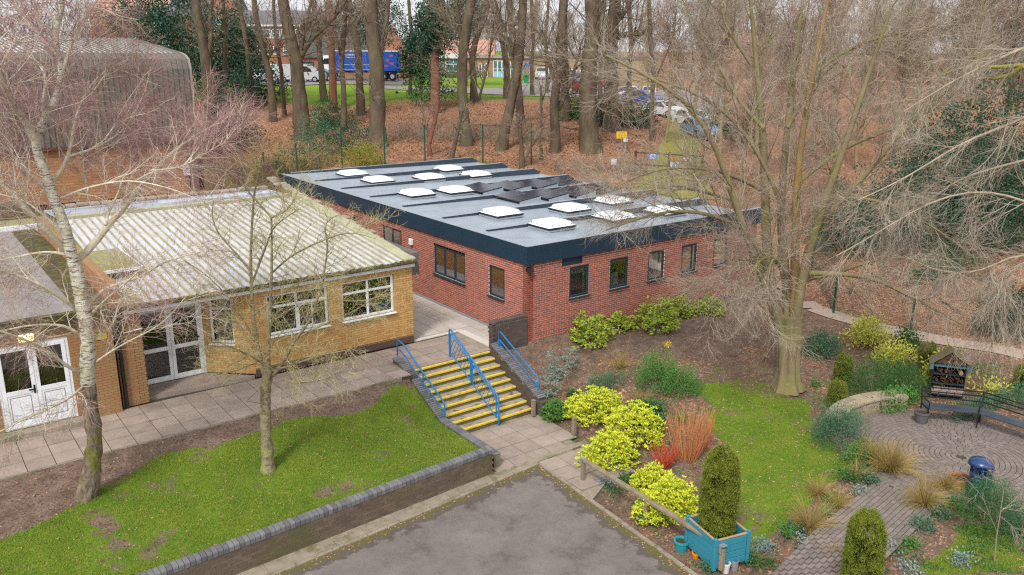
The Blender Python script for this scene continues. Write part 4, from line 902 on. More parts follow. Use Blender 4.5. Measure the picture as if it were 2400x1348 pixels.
for lay in range(6):
    a = lo_+rng.random()*.02; z = -.95+lay*.075
    while a < hi_:
        w_ = rng.uniform(.06, .13); o_ = rng.uniform(-.015, .015)
        build(arcprism(RI+o_, RI+.12, a+.004, min(a+w_, hi_)-.004, z+.006, z+.072, rng.random()), 'stone', SBUF, cw, bevel=.012); a += w_
a = lo_
while a < hi_:
    w_ = rng.uniform(.10, .16); mid = rng.uniform(.2, .3)
    build(arcprism(RI-.03, RI+mid-.01, a+.004, a+w_-.004, -.50, -.445, rng.random()), 'coping_stone', SBUF, cw, bevel=.012)
    build(arcprism(RI+mid+.01, RI+.52, a+.004, a+w_-.004, -.50, -.45, rng.random()), 'coping_stone', SBUF, cw, bevel=.012); a += w_
# curved black bench
bn = thing('curved_bench', (*onz(2290, 1000, PZ)[:2], PZ), 'long curved black metal bench with three rail back at the patio edge', 'bench')
bp2 = [onz(2172, 992, PZ), onz(2288, 1003, PZ), onz(2420, 1048, PZ), onz(2560, 1120, PZ)]
SEAT = M('bench_seat', (.03, .04, .055), (.05, .065, .085), 4, .4, spec=.5)
outs = []
for p in bp2:
    o_ = p[:2]-PC; o_ = o_/np.linalg.norm(o_); outs.append(np.array([*o_, 0.]))
for p, o_ in zip(bp2, outs):
    mb = MB()
    mb.tube([p, p+[0, 0, .64], ], .02, 6); b_ = p+o_*.48
    mb.tube([b_, b_+[0, 0, .45], b_+o_*.10+[0, 0, .92]], .024, 6); mb.tube([p+[0, 0, .64], b_+[0, 0, .66]], .022, 6); mb.tube([p+[0, 0, .41], b_+[0, 0, .41]], .018, 6); build(mb, 'leg_frame', BLACK, bn)
for i in range(3):
    (p, o1), (q, o2) = (bp2[i], outs[i]), (bp2[i+1], outs[i+1])
    mb = MB(); A_ = [p, q, q+o2*.48, p+o1*.48]; mb.add([a+[0, 0, .43] for a in A_]+[a+[0, 0, .46] for a in A_], BQ if np.cross(A_[1]-A_[0], A_[2]-A_[0])[2] > 0 else [f[::-1] for f in BQ]); build(mb, 'seat', SEAT, bn)
    for h, e in ((.90, .10), (.78, .075), (.62, .04)):
        mb = MB(); mb.beam(p+o1*(.48+e)+[0, 0, h], q+o2*(.48+e)+[0, 0, h], .022, .035); build(mb, 'back_rail', BLACK, bn)
# pots
def pot(label, p, r, h, mat, soil=True, taper=.75, rim=.02, cat='pot', name='plant_pot', plant=None, handles=False):
    t = thing(name, p, label, cat); mb = MB(); mb.lathe([(0.001, 0), (r*taper, 0), (r, h-.05), (r+rim, h-.05), (r+rim, h), (r-.01, h), (r-.02, h-.05), (.001, h-.05)], p, 20); build(mb, 'body', mat, t, smooth=False)
    mb = MB(); mb.lathe([(.001, h-.045), (r-.03, h-.04)], p, 16); build(mb, 'soil', M('pot_soil', (.04, .028, .02), (.07, .05, .035), 30, .95), t); return t
Gp = onz(2158, 990, PZ); pot('grey plastic pot with green seedlings between the stone wall and the bench', (*Gp[:2], PZ), .2, .34, M('grey_plastic', (.12, .12, .125), (.08, .08, .085), 3, .6))
def gpt(x, y): p = gnd(x, y); return np.array([p[0], p[1], gz(p[0], p[1])])
pA = gpt(1596, 1292); pot('turquoise glazed pot with bare soil beside the blue planter', pA, .16, .26, M('turquoise_glaze', (.01, .33, .38), (.02, .26, .30), 5, .3, spec=.6), rim=.018)
pB = gpt(1630, 1309); pot('small orange pot beside the blue planter', pB, .085, .15, M('orange_glaze', (.75, .27, .01), (.6, .2, .01), 5, .4), rim=.01)
pC_ = gpt(1700, 1345); pot('white ceramic pot with yellow plant at the bottom edge', pC_, .09, .24, M('white_ceramic', (.7, .7, .7), (.55, .55, .52), 5, .4), rim=.006)
pD = gpt(1720, 1338); t = pot('small galvanised milk churn planter next to the white pot', pD, .085, .24, M('galvanised', (.42, .43, .45), (.3, .31, .33), 8, .45, metal=.5), rim=.004, taper=.95, name='milk_churn')
mb = MB(); mb.tube([pD+[-.1, 0, .2], pD+[-.13, 0, .15], pD+[-.1, 0, .1]], .008, 5); mb.tube([pD+[.1, 0, .2], pD+[.13, 0, .15], pD+[.1, 0, .1]], .008, 5); build(mb, 'handle', MATS['galvanised'], t)
pE = onz(2250, 1135, PZ); pot('round terracotta bowl among dry grasses by the patio', (*pE[:2], PZ), .24, .2, M('terracotta', (.42, .16, .07), (.32, .12, .06), 4, .8), rim=.02)
# blue litter bin
pb = onz(2291, 1165, PZ); bt = thing('litter_bin', (*pb[:2], PZ), 'dark blue round litter bin with hooded top on the patio', 'bin')
NAVY = M('navy_plastic', (.008, .05, .16), (.01, .04, .13), 3, .3, spec=.6)
p = np.array([*pb[:2], PZ]); r = .25; mb = MB(); mb.lathe([(.001, 0), (r+.02, 0), (r+.03, .03), (r, .08), (r, .64), (r-.02, .66), (r-.05, .6), (.001, .5)], p, 24); build(mb, 'body', NAVY, bt, smooth=False)
mb = MB(); tilt = np.array([-.02, .05, 0]); mb.lathe([(r-.02, .86), (r+.015, .84), (r+.015, .90), (r-.03, .97), (r*.5, 1.0), (.001, 1.01)], p+tilt, 24); build(mb, 'hood', NAVY, bt, smooth=True)
for a in (.3, 2.0, 3.6, 5.2): mb = MB(); q = p+[(r-.03)*math.cos(a), (r-.03)*math.sin(a), 0]; mb.beam(q+[0, 0, .6], q+[0, 0, .88], .09, .03); build(mb, 'hood_post', NAVY, bt)
mb = MB(); mb.lathe([(r-.06, .55), (.001, .55)], p, 20); build(mb, 'liner', BLACK, bt)
# insect hotel
ih = onz(2215, 925, -.85); hb = thing('insect_hotel', (*ih[:2], -.85), 'wooden insect hotel with pitched roof stuffed with bark and tubes behind the bench', 'insect hotel')
toC = CAM[:2]-ih[:2]; a = math.atan2(toC[1], toC[0])+math.radians(12); Nn = np.array([math.cos(a), math.sin(a), 0]); Uh = np.array([-Nn[1], Nn[0], 0]); Zh = np.array([0, 0, 1.])
B0 = np.array([*ih[:2], -.85]); OW_ = M('olive_board', (.20, .17, .10), (.15, .125, .075), 5, .85); BW_ = M('blue_grey_board', (.10, .2, .24), (.07, .15, .19), 5, .7); BRK = M('bark_pieces', (.16, .07, .04), (.07, .035, .025), 25, .95, 1, 30)
w_, h_, dp = .95, 1.05, .38
for sgn in (-1, 1):
    mb = MB(); mb.obox(B0+Uh*sgn*w_/2+Zh*(h_/2), Uh, Nn, Zh, .045, dp, h_); build(mb, 'side_board', BLACK if sgn < 0 else OW_, hb)
    mb = MB(); c = B0+Uh*sgn*(w_/2+.05)+Zh*1.0; mb.obox(c+Nn*dp/2, Uh, Nn, Zh, .10, .05, .26); build(mb, 'corner_board', BW_, hb)
    ap = B0+Zh*1.52; lo2 = B0+Uh*sgn*(w_/2+.08)+Zh*1.06; d = lo2-ap; L_ = np.linalg.norm(d); d /= L_; nr = np.cross(d, Nn)
    for k in range(3): mb = MB(); mb.obox((ap+lo2)/2+Nn*(-.17+k*.17)+nr*.0, d, Nn, nr, L_, .16, .025, rng.random()); build(mb, 'roof_board', OW_, hb)
for z in (.06, .42, .72, .98): mb = MB(); mb.obox(B0+Zh*z, Uh, Nn, Zh, w_-.06, dp, .03); build(mb, 'shelf', BW_ if z > .9 else SEAT, hb)
mb = MB(); mb.obox(B0-Nn*dp/2+Zh*.55, Uh, Nn, Zh, w_, .02, 1.1); build(mb, 'back_board', BLACK, hb)
mb = MB(); mb.add([B0+Nn*.15+Uh*-.45+Zh*1.06, B0+Nn*.15+Uh*.45+Zh*1.06, B0+Nn*.15+Zh*1.46], T=[(0, 1, 2)]); build(mb, 'gable_fill', M('gable_wood', (.17, .11, .07), (.03, .02, .015), 7, .95, 1, 15), hb)
for k in range(60):
    sh_ = rng.choice([.09, .44, .74]); q = MB(); L_ = rng.uniform(.06, .16); c = B0+Uh*rng.uniform(-.4, .4)+Nn*rng.uniform(-.05, .13)+Zh*(sh_+rng.uniform(.03, .2)); th = rng.uniform(0, 3.1)
    if sh_ < .2: continue
    q.obox(c, Uh*math.cos(th)+Zh*math.sin(th), Nn, -Uh*math.sin(th)+Zh*math.cos(th), L_, .2, .025, rng.random()); build(q, 'bark_piece', BRK, hb)
for r_ in range(2):
    for c__ in range(4):
        q = MB(); q.obox(B0+Uh*(-.33+c__*.22+.05*r_)+Nn*.08+Zh*(.13+r_*.1), Uh, Nn, Zh, .20, .2, .085, rng.random()); build(q, 'brick', M('pink_brick', (.45, .34, .32), (.36, .27, .25), 6, .9), hb)
mb = MB(); mb.tube([B0+Uh*.3+Nn*-.1+Zh*.83, B0+Uh*.3+Nn*.24+Zh*.82], .06, 10); build(mb, 'clay_tube', M('clay_tube', (.45, .3, .18), (.35, .22, .12), 5, .8), hb)
# blue timber planter
TEAL = M('teal_paint', (.035, .25, .33), (.03, .19, .27), 3, .6, .2, 40, tint=.4, c3=(.16, .17, .13), s3=9, t3=.7, fac=.5, stretch=(1, 1, 4))
zP = -1.32; cF = onz(1672, 1335, zP)      # front bottom corner nearest the camera
cL = onz(1588, 1258, zP); cR = onz(1736, 1282, zP)
Ul = (cL-cF)[:2]; Ll = 1.02; Ul = np.array([*Ul/np.linalg.norm(Ul), 0]); Ur = np.array([Ul[1], -Ul[0], 0]); 
if np.dot(Ur, cR-cF) < 0: Ur = -Ur
Lr = .86
pl = thing('timber_planter', (*(cF+Ul*Ll/2+Ur*Lr/2)[:2], zP), 'square teal painted timber planter holding the columnar yew', 'planter')
F0 = np.array([*cF[:2], zP]); hp = .68
for side, (p, U_, L_) in enumerate([(F0, Ul, Ll), (F0, Ur, Lr), (F0+Ur*Lr, Ul, Ll), (F0+Ul*Ll, Ur, Lr)]):
    n_ = np.cross(U_, [0, 0, 1.])
    for k in range(4): mb = MB(); mb.obox(p+U_*L_/2+Zh*(.09+k*.165), U_, n_, Zh, L_-.1, .035, .155, rng.random()); build(mb, 'board', TEAL, pl, bevel=.006)
    mb = MB(); mb.obox(p+U_*L_/2+Zh*(hp+.02), U_, n_, Zh, L_-.08, .05, .022); build(mb, 'top_rail', M('bare_top_edge', (.45, .33, .2), (.3, .22, .14), 6, .8), pl)
for a, b_ in ((0, 0), (1, 0), (0, 1), (1, 1)): mb = MB(); mb.obox(F0+Ul*Ll*a+Ur*Lr*b_+Zh*(hp/2+.02), Ul, Ur, Zh, .085, .085, hp+.10); build(mb, 'corner_post', TEAL, pl, bevel=.01)
mb = MB(); mb.obox(F0+Ul*Ll/2+Ur*Lr/2+Zh*.5, Ul, Ur, Zh, Ll-.06, Lr-.06, .05); build(mb, 'soil', M('pot_soil', (.04, .028, .02)), pl)
PLC = F0+Ul*Ll/2+Ur*Lr/2+Zh*.52
# knee rail fences
WD = M('weathered_timber', (.30, .235, .165), (.19, .15, .105), 4, .9, .4, 40, stretch=(1, 1, .3), c3=(.16, .17, .05), s3=4, t3=.6)
def kneerail(P_, label, zt=.52, z0=-1.33):
    t = thing('knee_rail', (*P_[0][:2], z0), label, 'fence')
    for p in P_: mb = MB(); mb.obox((p[0], p[1], z0+zt/2), (1, 0, 0), (0, 1, 0), (0, 0, 1), .10, .10, zt); build(mb, 'post', WD, t, bevel=.008)
    for p, q in zip(P_[:-1], P_[1:]): mb = MB(); mb.beam((p[0], p[1], z0+zt+.04), (q[0], q[1], z0+zt+.04), .13, .08); build(mb, 'rail', WD, t, bevel=.01)
    for p in (P_[0], P_[-1]): mb = MB(); mb.obox((p[0], p[1], z0+zt+.084), (1, 0, 0), (0, 1, 0), (0, 0, 1), .14, .14, .012); mb.box((p[0]-.075, p[1]-.02, z0+zt-.1), (p[0]-.068, p[1]+.06, z0+zt+.08)); build(mb, 'metal_strap', MATS['galvanised'], t)
k0 = onz(1366, 1123, -1.33); k1 = onz(1690, 1336, -1.33)
kneerail([k0, (k0+k1)/2, k1], 'low weathered timber rail running from the paving to the teal planter')
for px_, py_, lb_ in ((1345, 1018, 'short timber post under the yellow shrub beside the lower steps'), (1250, 975, 'mossy timber bollard at the foot of the steps by the flank wall')):
    p = onz(px_, py_, -1.3); t = thing('timber_post', p, lb_, 'post'); mb = MB(); mb.obox(p+[0, 0, .25], (1, 0, 0), (0, 1, 0), (0, 0, 1), .11, .11, .5); build(mb, 'post', WD, t, bevel=.01); mb = MB(); mb.obox(p+[0, 0, .51], (1, 0, 0), (0, 1, 0), (0, 0, 1), .12, .12, .02); build(mb, 'cap', WD, t)
# green mesh fences
def mesh_fence(P_, h, label, wires_v=.06, wires_h=.2, lean=None):
    t = thing('mesh_fence', (*P_[0][:2], gz(*P_[0][:2])), label, 'fence')
    for p in P_:
        z = gz(*p[:2]); mb = MB(); mb.obox((p[0], p[1], z+h/2), (1, 0, 0), (0, 1, 0), (0, 0, 1), .06, .06, h+.1); po = build(mb, 'post', GRNP, t)
        mb = MB(); mb.obox((p[0], p[1], z+h+.06), (1, 0, 0), (0, 1, 0), (0, 0, 1), .07, .07, .02); build(mb, 'cap', GRNP, po)
    for p, q in zip(P_[:-1], P_[1:]):
        a = np.array([*p[:2], gz(*p[:2])+.05]); b_ = np.array([*q[:2], gz(*q[:2])+.05]); L_ = np.linalg.norm(b_-a); n_ = int(L_/wires_v); tt_ = (np.arange(n_)+.5)/n_; lo3 = a+(b_-a)*tt_[:, None]
        P3 = np.stack([lo3, lo3+[0, 0, h]], 1); mb = MB(); mb.tubes(P3, np.full((n_, 2), .0035), 3)
        m_ = int(h/wires_h)+1; zz = np.linspace(0, h, m_)[:, None]*np.array([0, 0, 1.]); mb.tubes(np.stack([a+zz, b_+zz], 1), np.full((m_, 2), .004), 3); build(mb, 'wire_panel', M('green_wire', (.06, .085, .07), (.08, .1, .085), 3, .6), t, kind='stuff')
R_ = [onz(1900, 655, -.4), onz(1953, 735, -.4), onz(2135, 768, -.4), onz(2335, 790, -.4), onz(2560, 815, -.4)]
mesh_fence(R_, 2.0, 'green mesh fence with dark green posts beyond the garden footpath')
bk = [at(x, 410, 50.5+.0*x) for x in (515, 620, 697, 805, 903, 997, 1078, 1132, 1180, 1300)]
bk = [at(x, 400, s_) for x, s_ in ((515, 49.5), (620, 50), (697, 50.3), (803, 50.8), (903, 51.2), (997, 51.6), (1132, 52.2), (1245, 52.8))]
mesh_fence(bk, 2.5, 'green mesh fence behind the red building at the edge of the leaf covered wood', wires_v=.12, wires_h=.4)
p = gpt(628, 940); 
# ================================================================ BACKGROUND ROADS, SIGNS
def strip(name, Lp, Rp, mat, dz=.05, n=24, m=10):
    L_ = np.array([gnd(*a) for a in Lp]); R__ = np.array([gnd(*a) for a in Rp]); t0 = np.linspace(0, 1, n)
    def rs(P): d = np.r_[0, np.cumsum(np.linalg.norm(np.diff(P[:, :2], axis=0), axis=1))]; d /= d[-1]; return np.stack([np.interp(t0, d, P[:, k]) for k in (0, 1)], -1)
    A, B = rs(L_), rs(R__); w_ = np.linspace(0, 1, m)[None, :, None]; P = A[:, None]*(1-w_)+B[:, None]*w_
    return sheet(name, P[..., 0], P[..., 1], H(P[..., 0], P[..., 1])+dz, mat)
FAS = M('far_asphalt', (.27, .245, .24), (.22, .2, .2), 3, .9)
MRD = M('mossy_road', (.17, .15, .12), (.21, .20, .035), .8, .95, .3, 30, c3=(.24, .22, .03), s3=.35, t3=.44, w3=.08, fac=.9)
strip('road', [(1455, 470), (1500, 430), (1545, 350), (1575, 290), (1530, 255)], [(1690, 470), (1650, 430), (1640, 350), (1660, 300), (1620, 250)], MRD)
strip('driveway', [(900, 209), (1000, 214), (1100, 220), (1200, 224), (1330, 228), (1430, 245)], [(900, 203), (1000, 205), (1100, 208), (1200, 208), (1230, 190), (1260, 180)], FAS, n=40)
strip('car_park', [(1330, 229), (1430, 244), (1540, 262), (1660, 300)], [(1245, 185), (1340, 180), (1500, 190), (1700, 235)], FAS, dz=.07, n=30)
strip('road', [(560, 203), (700, 202), (800, 198), (940, 200)], [(560, 183), (700, 184), (800, 184), (960, 186)], FAS, dz=.07, n=20)
def post_sign(label, x, ytop, ybot, s_, w_, h_, col, h_post=None, back=None, nposts=1, lines=3, linecol=None, both=True):
    pt = at(x, ytop, s_); pb_ = at(x, ybot, s_); g_ = gz(pt[0], pt[1]); c = (pt+pb_)/2; t = thing('sign', (c[0], c[1], g_), label, 'sign')
    f = CAM[:2]-c[:2]; f /= np.linalg.norm(f); N_ = np.array([*f, 0]); U_ = np.array([-f[1], f[0], 0]); 
    mb = MB(); mb.obox(c, U_, N_, Zh, w_, .03, h_); build(mb, 'board', M('sign_'+label.split()[0], col, tuple(a*.85 for a in col), 6, .5), t)
    for k in range(nposts):
        q = c+U_*((k-.5*(nposts-1))*w_*.7)-N_*.04; mb = MB(); mb.tube([(q[0], q[1], g_), (q[0], q[1], c[2]+h_/2)], .03, 6); build(mb, 'post', MATS['galvanised'], t)
    for k in range(lines): mb = MB(); mb.obox(c+N_*.018+Zh*(h_*.32-k*h_*.62/max(lines-1, 1)), U_, N_, Zh, w_*(.8 if k % 2 else .62), .005, h_*.1); build(mb, 'line_of_text', linecol or WHITE, t)
    return t
OCH = M('ochre_print', (.5, .28, .02), (.4, .2, .02), 20, .6)
post_sign('yellow rectangular sign on posts in the leaf litter beside the mossy road', 1457, 309, 324, 56, .68, .45, (.75, .5, .02), nposts=1, lines=3, linecol=OCH)
post_sign('white small sign on a grey post below the yellow sign', 1466, 325, 332, 55, .26, .22, (.6, .68, .75), lines=1, linecol=M('grey_print', (.3, .4, .5)))
post_sign('blue rectangular sign with white lettering on the barrier across the mossy road', 1530, 360, 374, 50, .48, .36, (.0, .22, .75), lines=4)
post_sign('red sign with white lettering on the right of the road barrier', 1607, 367, 379, 50, .46, .34, (.33, .01, .03), lines=4)
post_sign('orange small square sign in the middle of the road barrier', 1580, 369, 377, 50, .24, .22, (.62, .16, .07), lines=2, linecol=OCH)
post_sign('white notice on the road barrier below the orange sign', 1581, 380, 393, 49.8, .48, .33, (.68, .72, .85), lines=3, linecol=M('grey_print', (.3, .4, .5)))
post_sign('pale notice lying low at the left of the road barrier', 1439, 372, 386, 50.5, .3, .34, (.6, .62, .7), lines=1, linecol=M('grey_print', (.3, .4, .5)))
t = thing('road_barrier', at(1560, 400, 50.3), 'rusty steel barrier gate across the mossy road carrying the signs', 'barrier')
RUST = M('rusty_steel', (.10, .05, .035), (.06, .035, .03), 6, .9)
for x in (1488, 1567, 1645):
    p = at(x, 400, 50.3); g_ = gz(p[0], p[1]); mb = MB(); mb.tube([(p[0], p[1], g_), (p[0], p[1], g_+1.35)], .07, 8); build(mb, 'post', RUST, t)
for h_ in (.55, 1.25):
    p, q = at(1488, 400, 50.3), at(1645, 400, 50.3); mb = MB(); mb.beam((p[0], p[1], gz(p[0], p[1])+h_), (q[0], q[1], gz(q[0], q[1])+h_), .06, .08); build(mb, 'rail', RUST, t)
# ================================================================ VEHICLES
TYRE = M('tyre', (.012, .012, .013), (.02, .02, .02), 5, .9); CGL = M('car_glass', (.015, .02, .025), (.03, .04, .045), 2, .08, spec=.9); LAMP = M('lamp_lens', (.55, .55, .5), (.4, .4, .4), 3, .2, spec=.8); TAIL = M('tail_lens', (.35, .01, .01), (.3, .01, .01), 3, .3)
def car(label, px_, py_, s_, heading, col, kind='hatch', z=None, L=4.2, paint=None, gloss=.25):
    p = at(px_, py_, s_); p = np.array([p[0], p[1], (gz(p[0], p[1])+.09) if z is None else z])
    nme = {'hatch': 'parked_car', 'van': 'parked_van'}[kind]; t = thing(nme, p, label, 'car' if kind == 'hatch' else 'van')
    F_ = np.array([math.cos(heading), math.sin(heading), 0]); S_v = np.array([-F_[1], F_[0], 0]); W2 = .88 if kind == 'hatch' else .97
    pm = paint or M('car_paint_'+''.join('%02x' % int(c*255) for c in col), col, tuple(c*.9 for c in col), 2, gloss, spec=.6)
    if kind == 'hatch': prof = [(-.5, .25), (-.5, .62), (-.47, .9), (-.40, .95), (-.28, 1.36), (-.12, 1.46), (.1, 1.42), (.25, .98), (.45, .82), (.5, .6), (.5, .25)]; gl = [(-.37, .98), (-.265, 1.32), (-.12, 1.39), (.08, 1.35), (.2, .98)]
    else: prof = [(-.5, .3), (-.5, 1.0), (-.48, 1.9), (-.45, 1.97), (.15, 1.97), (.27, 1.55), (.34, 1.15), (.48, 1.0), (.5, .7), (.5, .3)]; gl = [(.02, 1.15), (.02, 1.75), (.15, 1.75), (.24, 1.5), (.27, 1.15)]
    def P3(a, z_, w_): return p+F_*a*L+S_v*w_+Zh*z_
    inset = lambda z_: W2-max(0, z_-.9)*(.22 if kind == 'hatch' else .06)
    mb = MB(); k = len(prof); V = [P3(a, z_, -inset(z_)) for a, z_ in prof]+[P3(a, z_, inset(z_)) for a, z_ in prof]
    mb.add(V, [(i, (i+1) % k, k+(i+1) % k, k+i) for i in range(k)]); mb.ngon(V[:k][::-1]); mb.ngon(V[k:]); build(mb, 'body', pm, t, bevel=.05)
    for sgn in (-1, 1):
        mb = MB(); q = [P3(a, z_, sgn*(inset(z_)+.012)) for a, z_ in gl]; mb.ngon(q if sgn < 0 else q[::-1]); q2 = [a_-S_v*sgn*.02 for a_ in q]; mb.ngon(q2 if sgn > 0 else q2[::-1]); build(mb, 'side_window', CGL, t)
        for a in (-.32, .32):
            c = P3(a, .32, sgn*(W2-.08)); mb = MB(); mb.tube([c-S_v*.1*sgn, c+S_v*.1*sgn], .32, 16); wh = build(mb, 'wheel', TYRE, t); mb = MB(); mb.tube([c+S_v*.1*sgn, c+S_v*.115*sgn], .2, 12); build(mb, 'rim', MATS['aluminium'], wh)
        for a, mm_ in ((.495, LAMP), (-.5, TAIL)): mb = MB(); mb.obox(P3(a, .68, sgn*(W2-.2)), F_, S_v, Zh, .06, .3, .16); build(mb, 'headlight' if a > 0 else 'tail_light', mm_, t)
        mb = MB(); mb.obox(P3(.19, 1.0, sgn*(W2+.1)), F_, S_v, Zh, .1, .18, .13); build(mb, 'wing_mirror', BLACK, t)
    idx = [(6, 7), (3, 4)] if kind == 'hatch' else [(4, 6)]
    for a, b_ in idx:
        A_, B_2 = np.array(prof[a]), np.array(prof[b_]); n2 = np.array([-(B_2-A_)[1], (B_2-A_)[0]*L]); 
        q = []
        for f_, w_ in ((.1, -1), (.1, 1), (.9, 1), (.9, -1)):
            c_2 = A_+(B_2-A_)*f_; q.append(P3(c_2[0]+(.006 if c_2[0] > 0 else -.006), c_2[1]+.015, w_*(inset(c_2[1])-.1)))
        nn = np.cross(q[1]-q[0], q[2]-q[0]); q = q if nn[2] > 0 else q[::-1]; mb = MB(); mb.ngon(q); mb.ngon([a_-Zh*.02 for a_ in q[::-1]]); build(mb, 'windscreen' if a != 3 else 'rear_window', CGL, t)
    mb = MB(); mb.obox(P3(.503, .42, 0), F_, S_v, Zh, .02, .5, .11); build(mb, 'number_plate', WHITE, t); return t
hd = lambda deg: YAW+math.radians(deg)      # heading relative to the view direction
car('silver panel van parked in front of the brick houses at upper left', 706, 188, 100, hd(-90), (.50, .50, .52), 'van', L=5.6)
car('white car half hidden by trunks behind the silver van at upper left', 640, 186, 103, hd(-90), (.75, .76, .78), L=4.4)
car('dark blue car with silver bonnet just right of the silver van', 752, 187, 104, hd(-95), (.03, .05, .08), L=4.2)
for i, (x, y, s_, h_, c_, l_) in enumerate([(1272, 181, 112, 175, (.45, .46, .48), 'silver estate car parked at the far end of the lawn by the green bin'), (1345, 214, 95, 185, (.06, .08, .12), 'dark blue car facing the camera between two trunks in the car park'),
    (1335, 200, 104, 180, (.72, .73, .75), 'white car behind the dark blue car in the car park'), (1360, 207, 100, 180, (.45, .02, .04), 'red car directly behind the dark blue car'), (1372, 186, 112, 180, (.78, .78, .8), 'white van shaped car at the back of the car park behind the big trunk'),
    (1398, 214, 97, 250, (.5, .03, .05), 'red hatchback seen side on right of the big trunk'), (1320, 184, 115, 180, (.55, .56, .6), 'pale grey car at the back of the car park left of the trunks'),
    (1500, 229, 88, 240, (.02, .05, .25), 'small bright blue car beyond the holly bushes'), (1481, 222, 92, 260, (.7, .71, .74), 'white car next to the small bright blue car'),
    (1557, 245, 82, 215, (.62, .64, .66), 'silver car leaving the car park, leftmost on the mossy road'), (1622, 270, 76, 195, (.74, .76, .78), 'white saloon car parked on the mossy road'), (1640, 297, 68, 190, (.12, .25, .40), 'pale blue car parked nearest on the mossy road'),
    (1523, 182, 108, 170, (.78, .78, .8), 'white car far back among the twigs at upper right'), (1415, 196, 106, 180, (.6, .62, .66), 'silver grey car far back right of the twin trunks')]):
    car(l_, x, y, s_, hd(h_), c_)
# blue lorry
def lorry():
    c = at(858, 188, 106); g_ = gz(c[0], c[1])+.1; t = thing('lorry', (c[0], c[1], g_), 'long blue curtain sided lorry with white cab behind the trunks', 'lorry')
    F_ = -np.array([math.sin(YAW), -math.cos(YAW), 0]); S_v = np.array([F_[1], -F_[0], 0]); c = np.array([c[0], c[1], g_]); BL = M('lorry_blue', (.006, .055, .32), (.01, .08, .38), 2, .5)
    mb = MB(); mb.obox(c+Zh*2.25-F_*.4, F_, S_v, Zh, 7.6, 2.4, 2.3); b_ = build(mb, 'box_body', BL, t, bevel=.04)
    mb = MB(); mb.obox(c+Zh*3.44-F_*.4, F_, S_v, Zh, 7.7, 2.5, .1); build(mb, 'roof_edge', WHITE, b_)
    mb = MB(); mb.obox(c+Zh*1.0-F_*.2, F_, S_v, Zh, 8.0, 2.0, .18); build(mb, 'chassis', BLACK, t)
    pf = [(3.6, .6), (3.6, 3.0), (4.9, 2.9), (5.4, 1.9), (5.5, .6)]; mb = MB(); mb.extr([c+F_*a+Zh*z_-S_v*1.15 for a, z_ in pf], None, S_v*2.3); cab = build(mb, 'cab', WHITE, t, bevel=.05)
    for sg_ in (-1, 1): mb = MB(); mb.ngon([c+F_*a+Zh*z_+S_v*sg_*1.165 for a, z_ in ((4.0, 1.9), (4.0, 2.6), (4.75, 2.55), (5.1, 1.9))][::sg_]); build(mb, 'side_window', CGL, cab)
    mb = MB(); mb.obox(c+F_*4.5+Zh*1.0, F_, S_v, Zh, 2.0, 2.34, .5); build(mb, 'blue_skirt', M('light_blue', (.03, .3, .6), (.04, .35, .65)), cab)
    for a in (-3.4, -2.3, 4.4):
        for sg_ in (-1, 1): q = c+F_*a+S_v*sg_*1.0+Zh*.48; mb = MB(); mb.tube([q-S_v*.15, q+S_v*.15], .48, 16); wh = build(mb, 'wheel', TYRE, t); mb = MB(); mb.tube([q+S_v*sg_*.15, q+S_v*sg_*.17], .25, 12); build(mb, 'rim', MATS['aluminium'], wh)
    sgn = 1 if np.dot(S_v, (CAM-c)) > 0 else -1
    for k, (a, z_, w_, h_) in enumerate([(1.4, 3.0, 2.2, .2), (1.3, 2.7, 1.8, .12), (.6, 1.85, 4.6, .07), (.6, 1.3, 5.6, .06)]): mb = MB(); mb.obox(c+F_*a+S_v*sgn*1.21+Zh*z_, F_, S_v, Zh, w_, .01, h_); build(mb, 'printed_stripe', M('pale_blue_print', (.3, .42, .65)), b_)
    for k, (a, z_) in enumerate([(-3.3, 2.9), (-2.9, 2.4), (-3.4, 2.0), (-2.7, 1.7)]): mb = MB(); mb.obox(c+F_*a+S_v*sgn*1.21+Zh*z_, F_, S_v, Zh, .4, .012, .25); build(mb, 'red_print', M('red_print', (.4, .08, .1)), b_)
lorry()
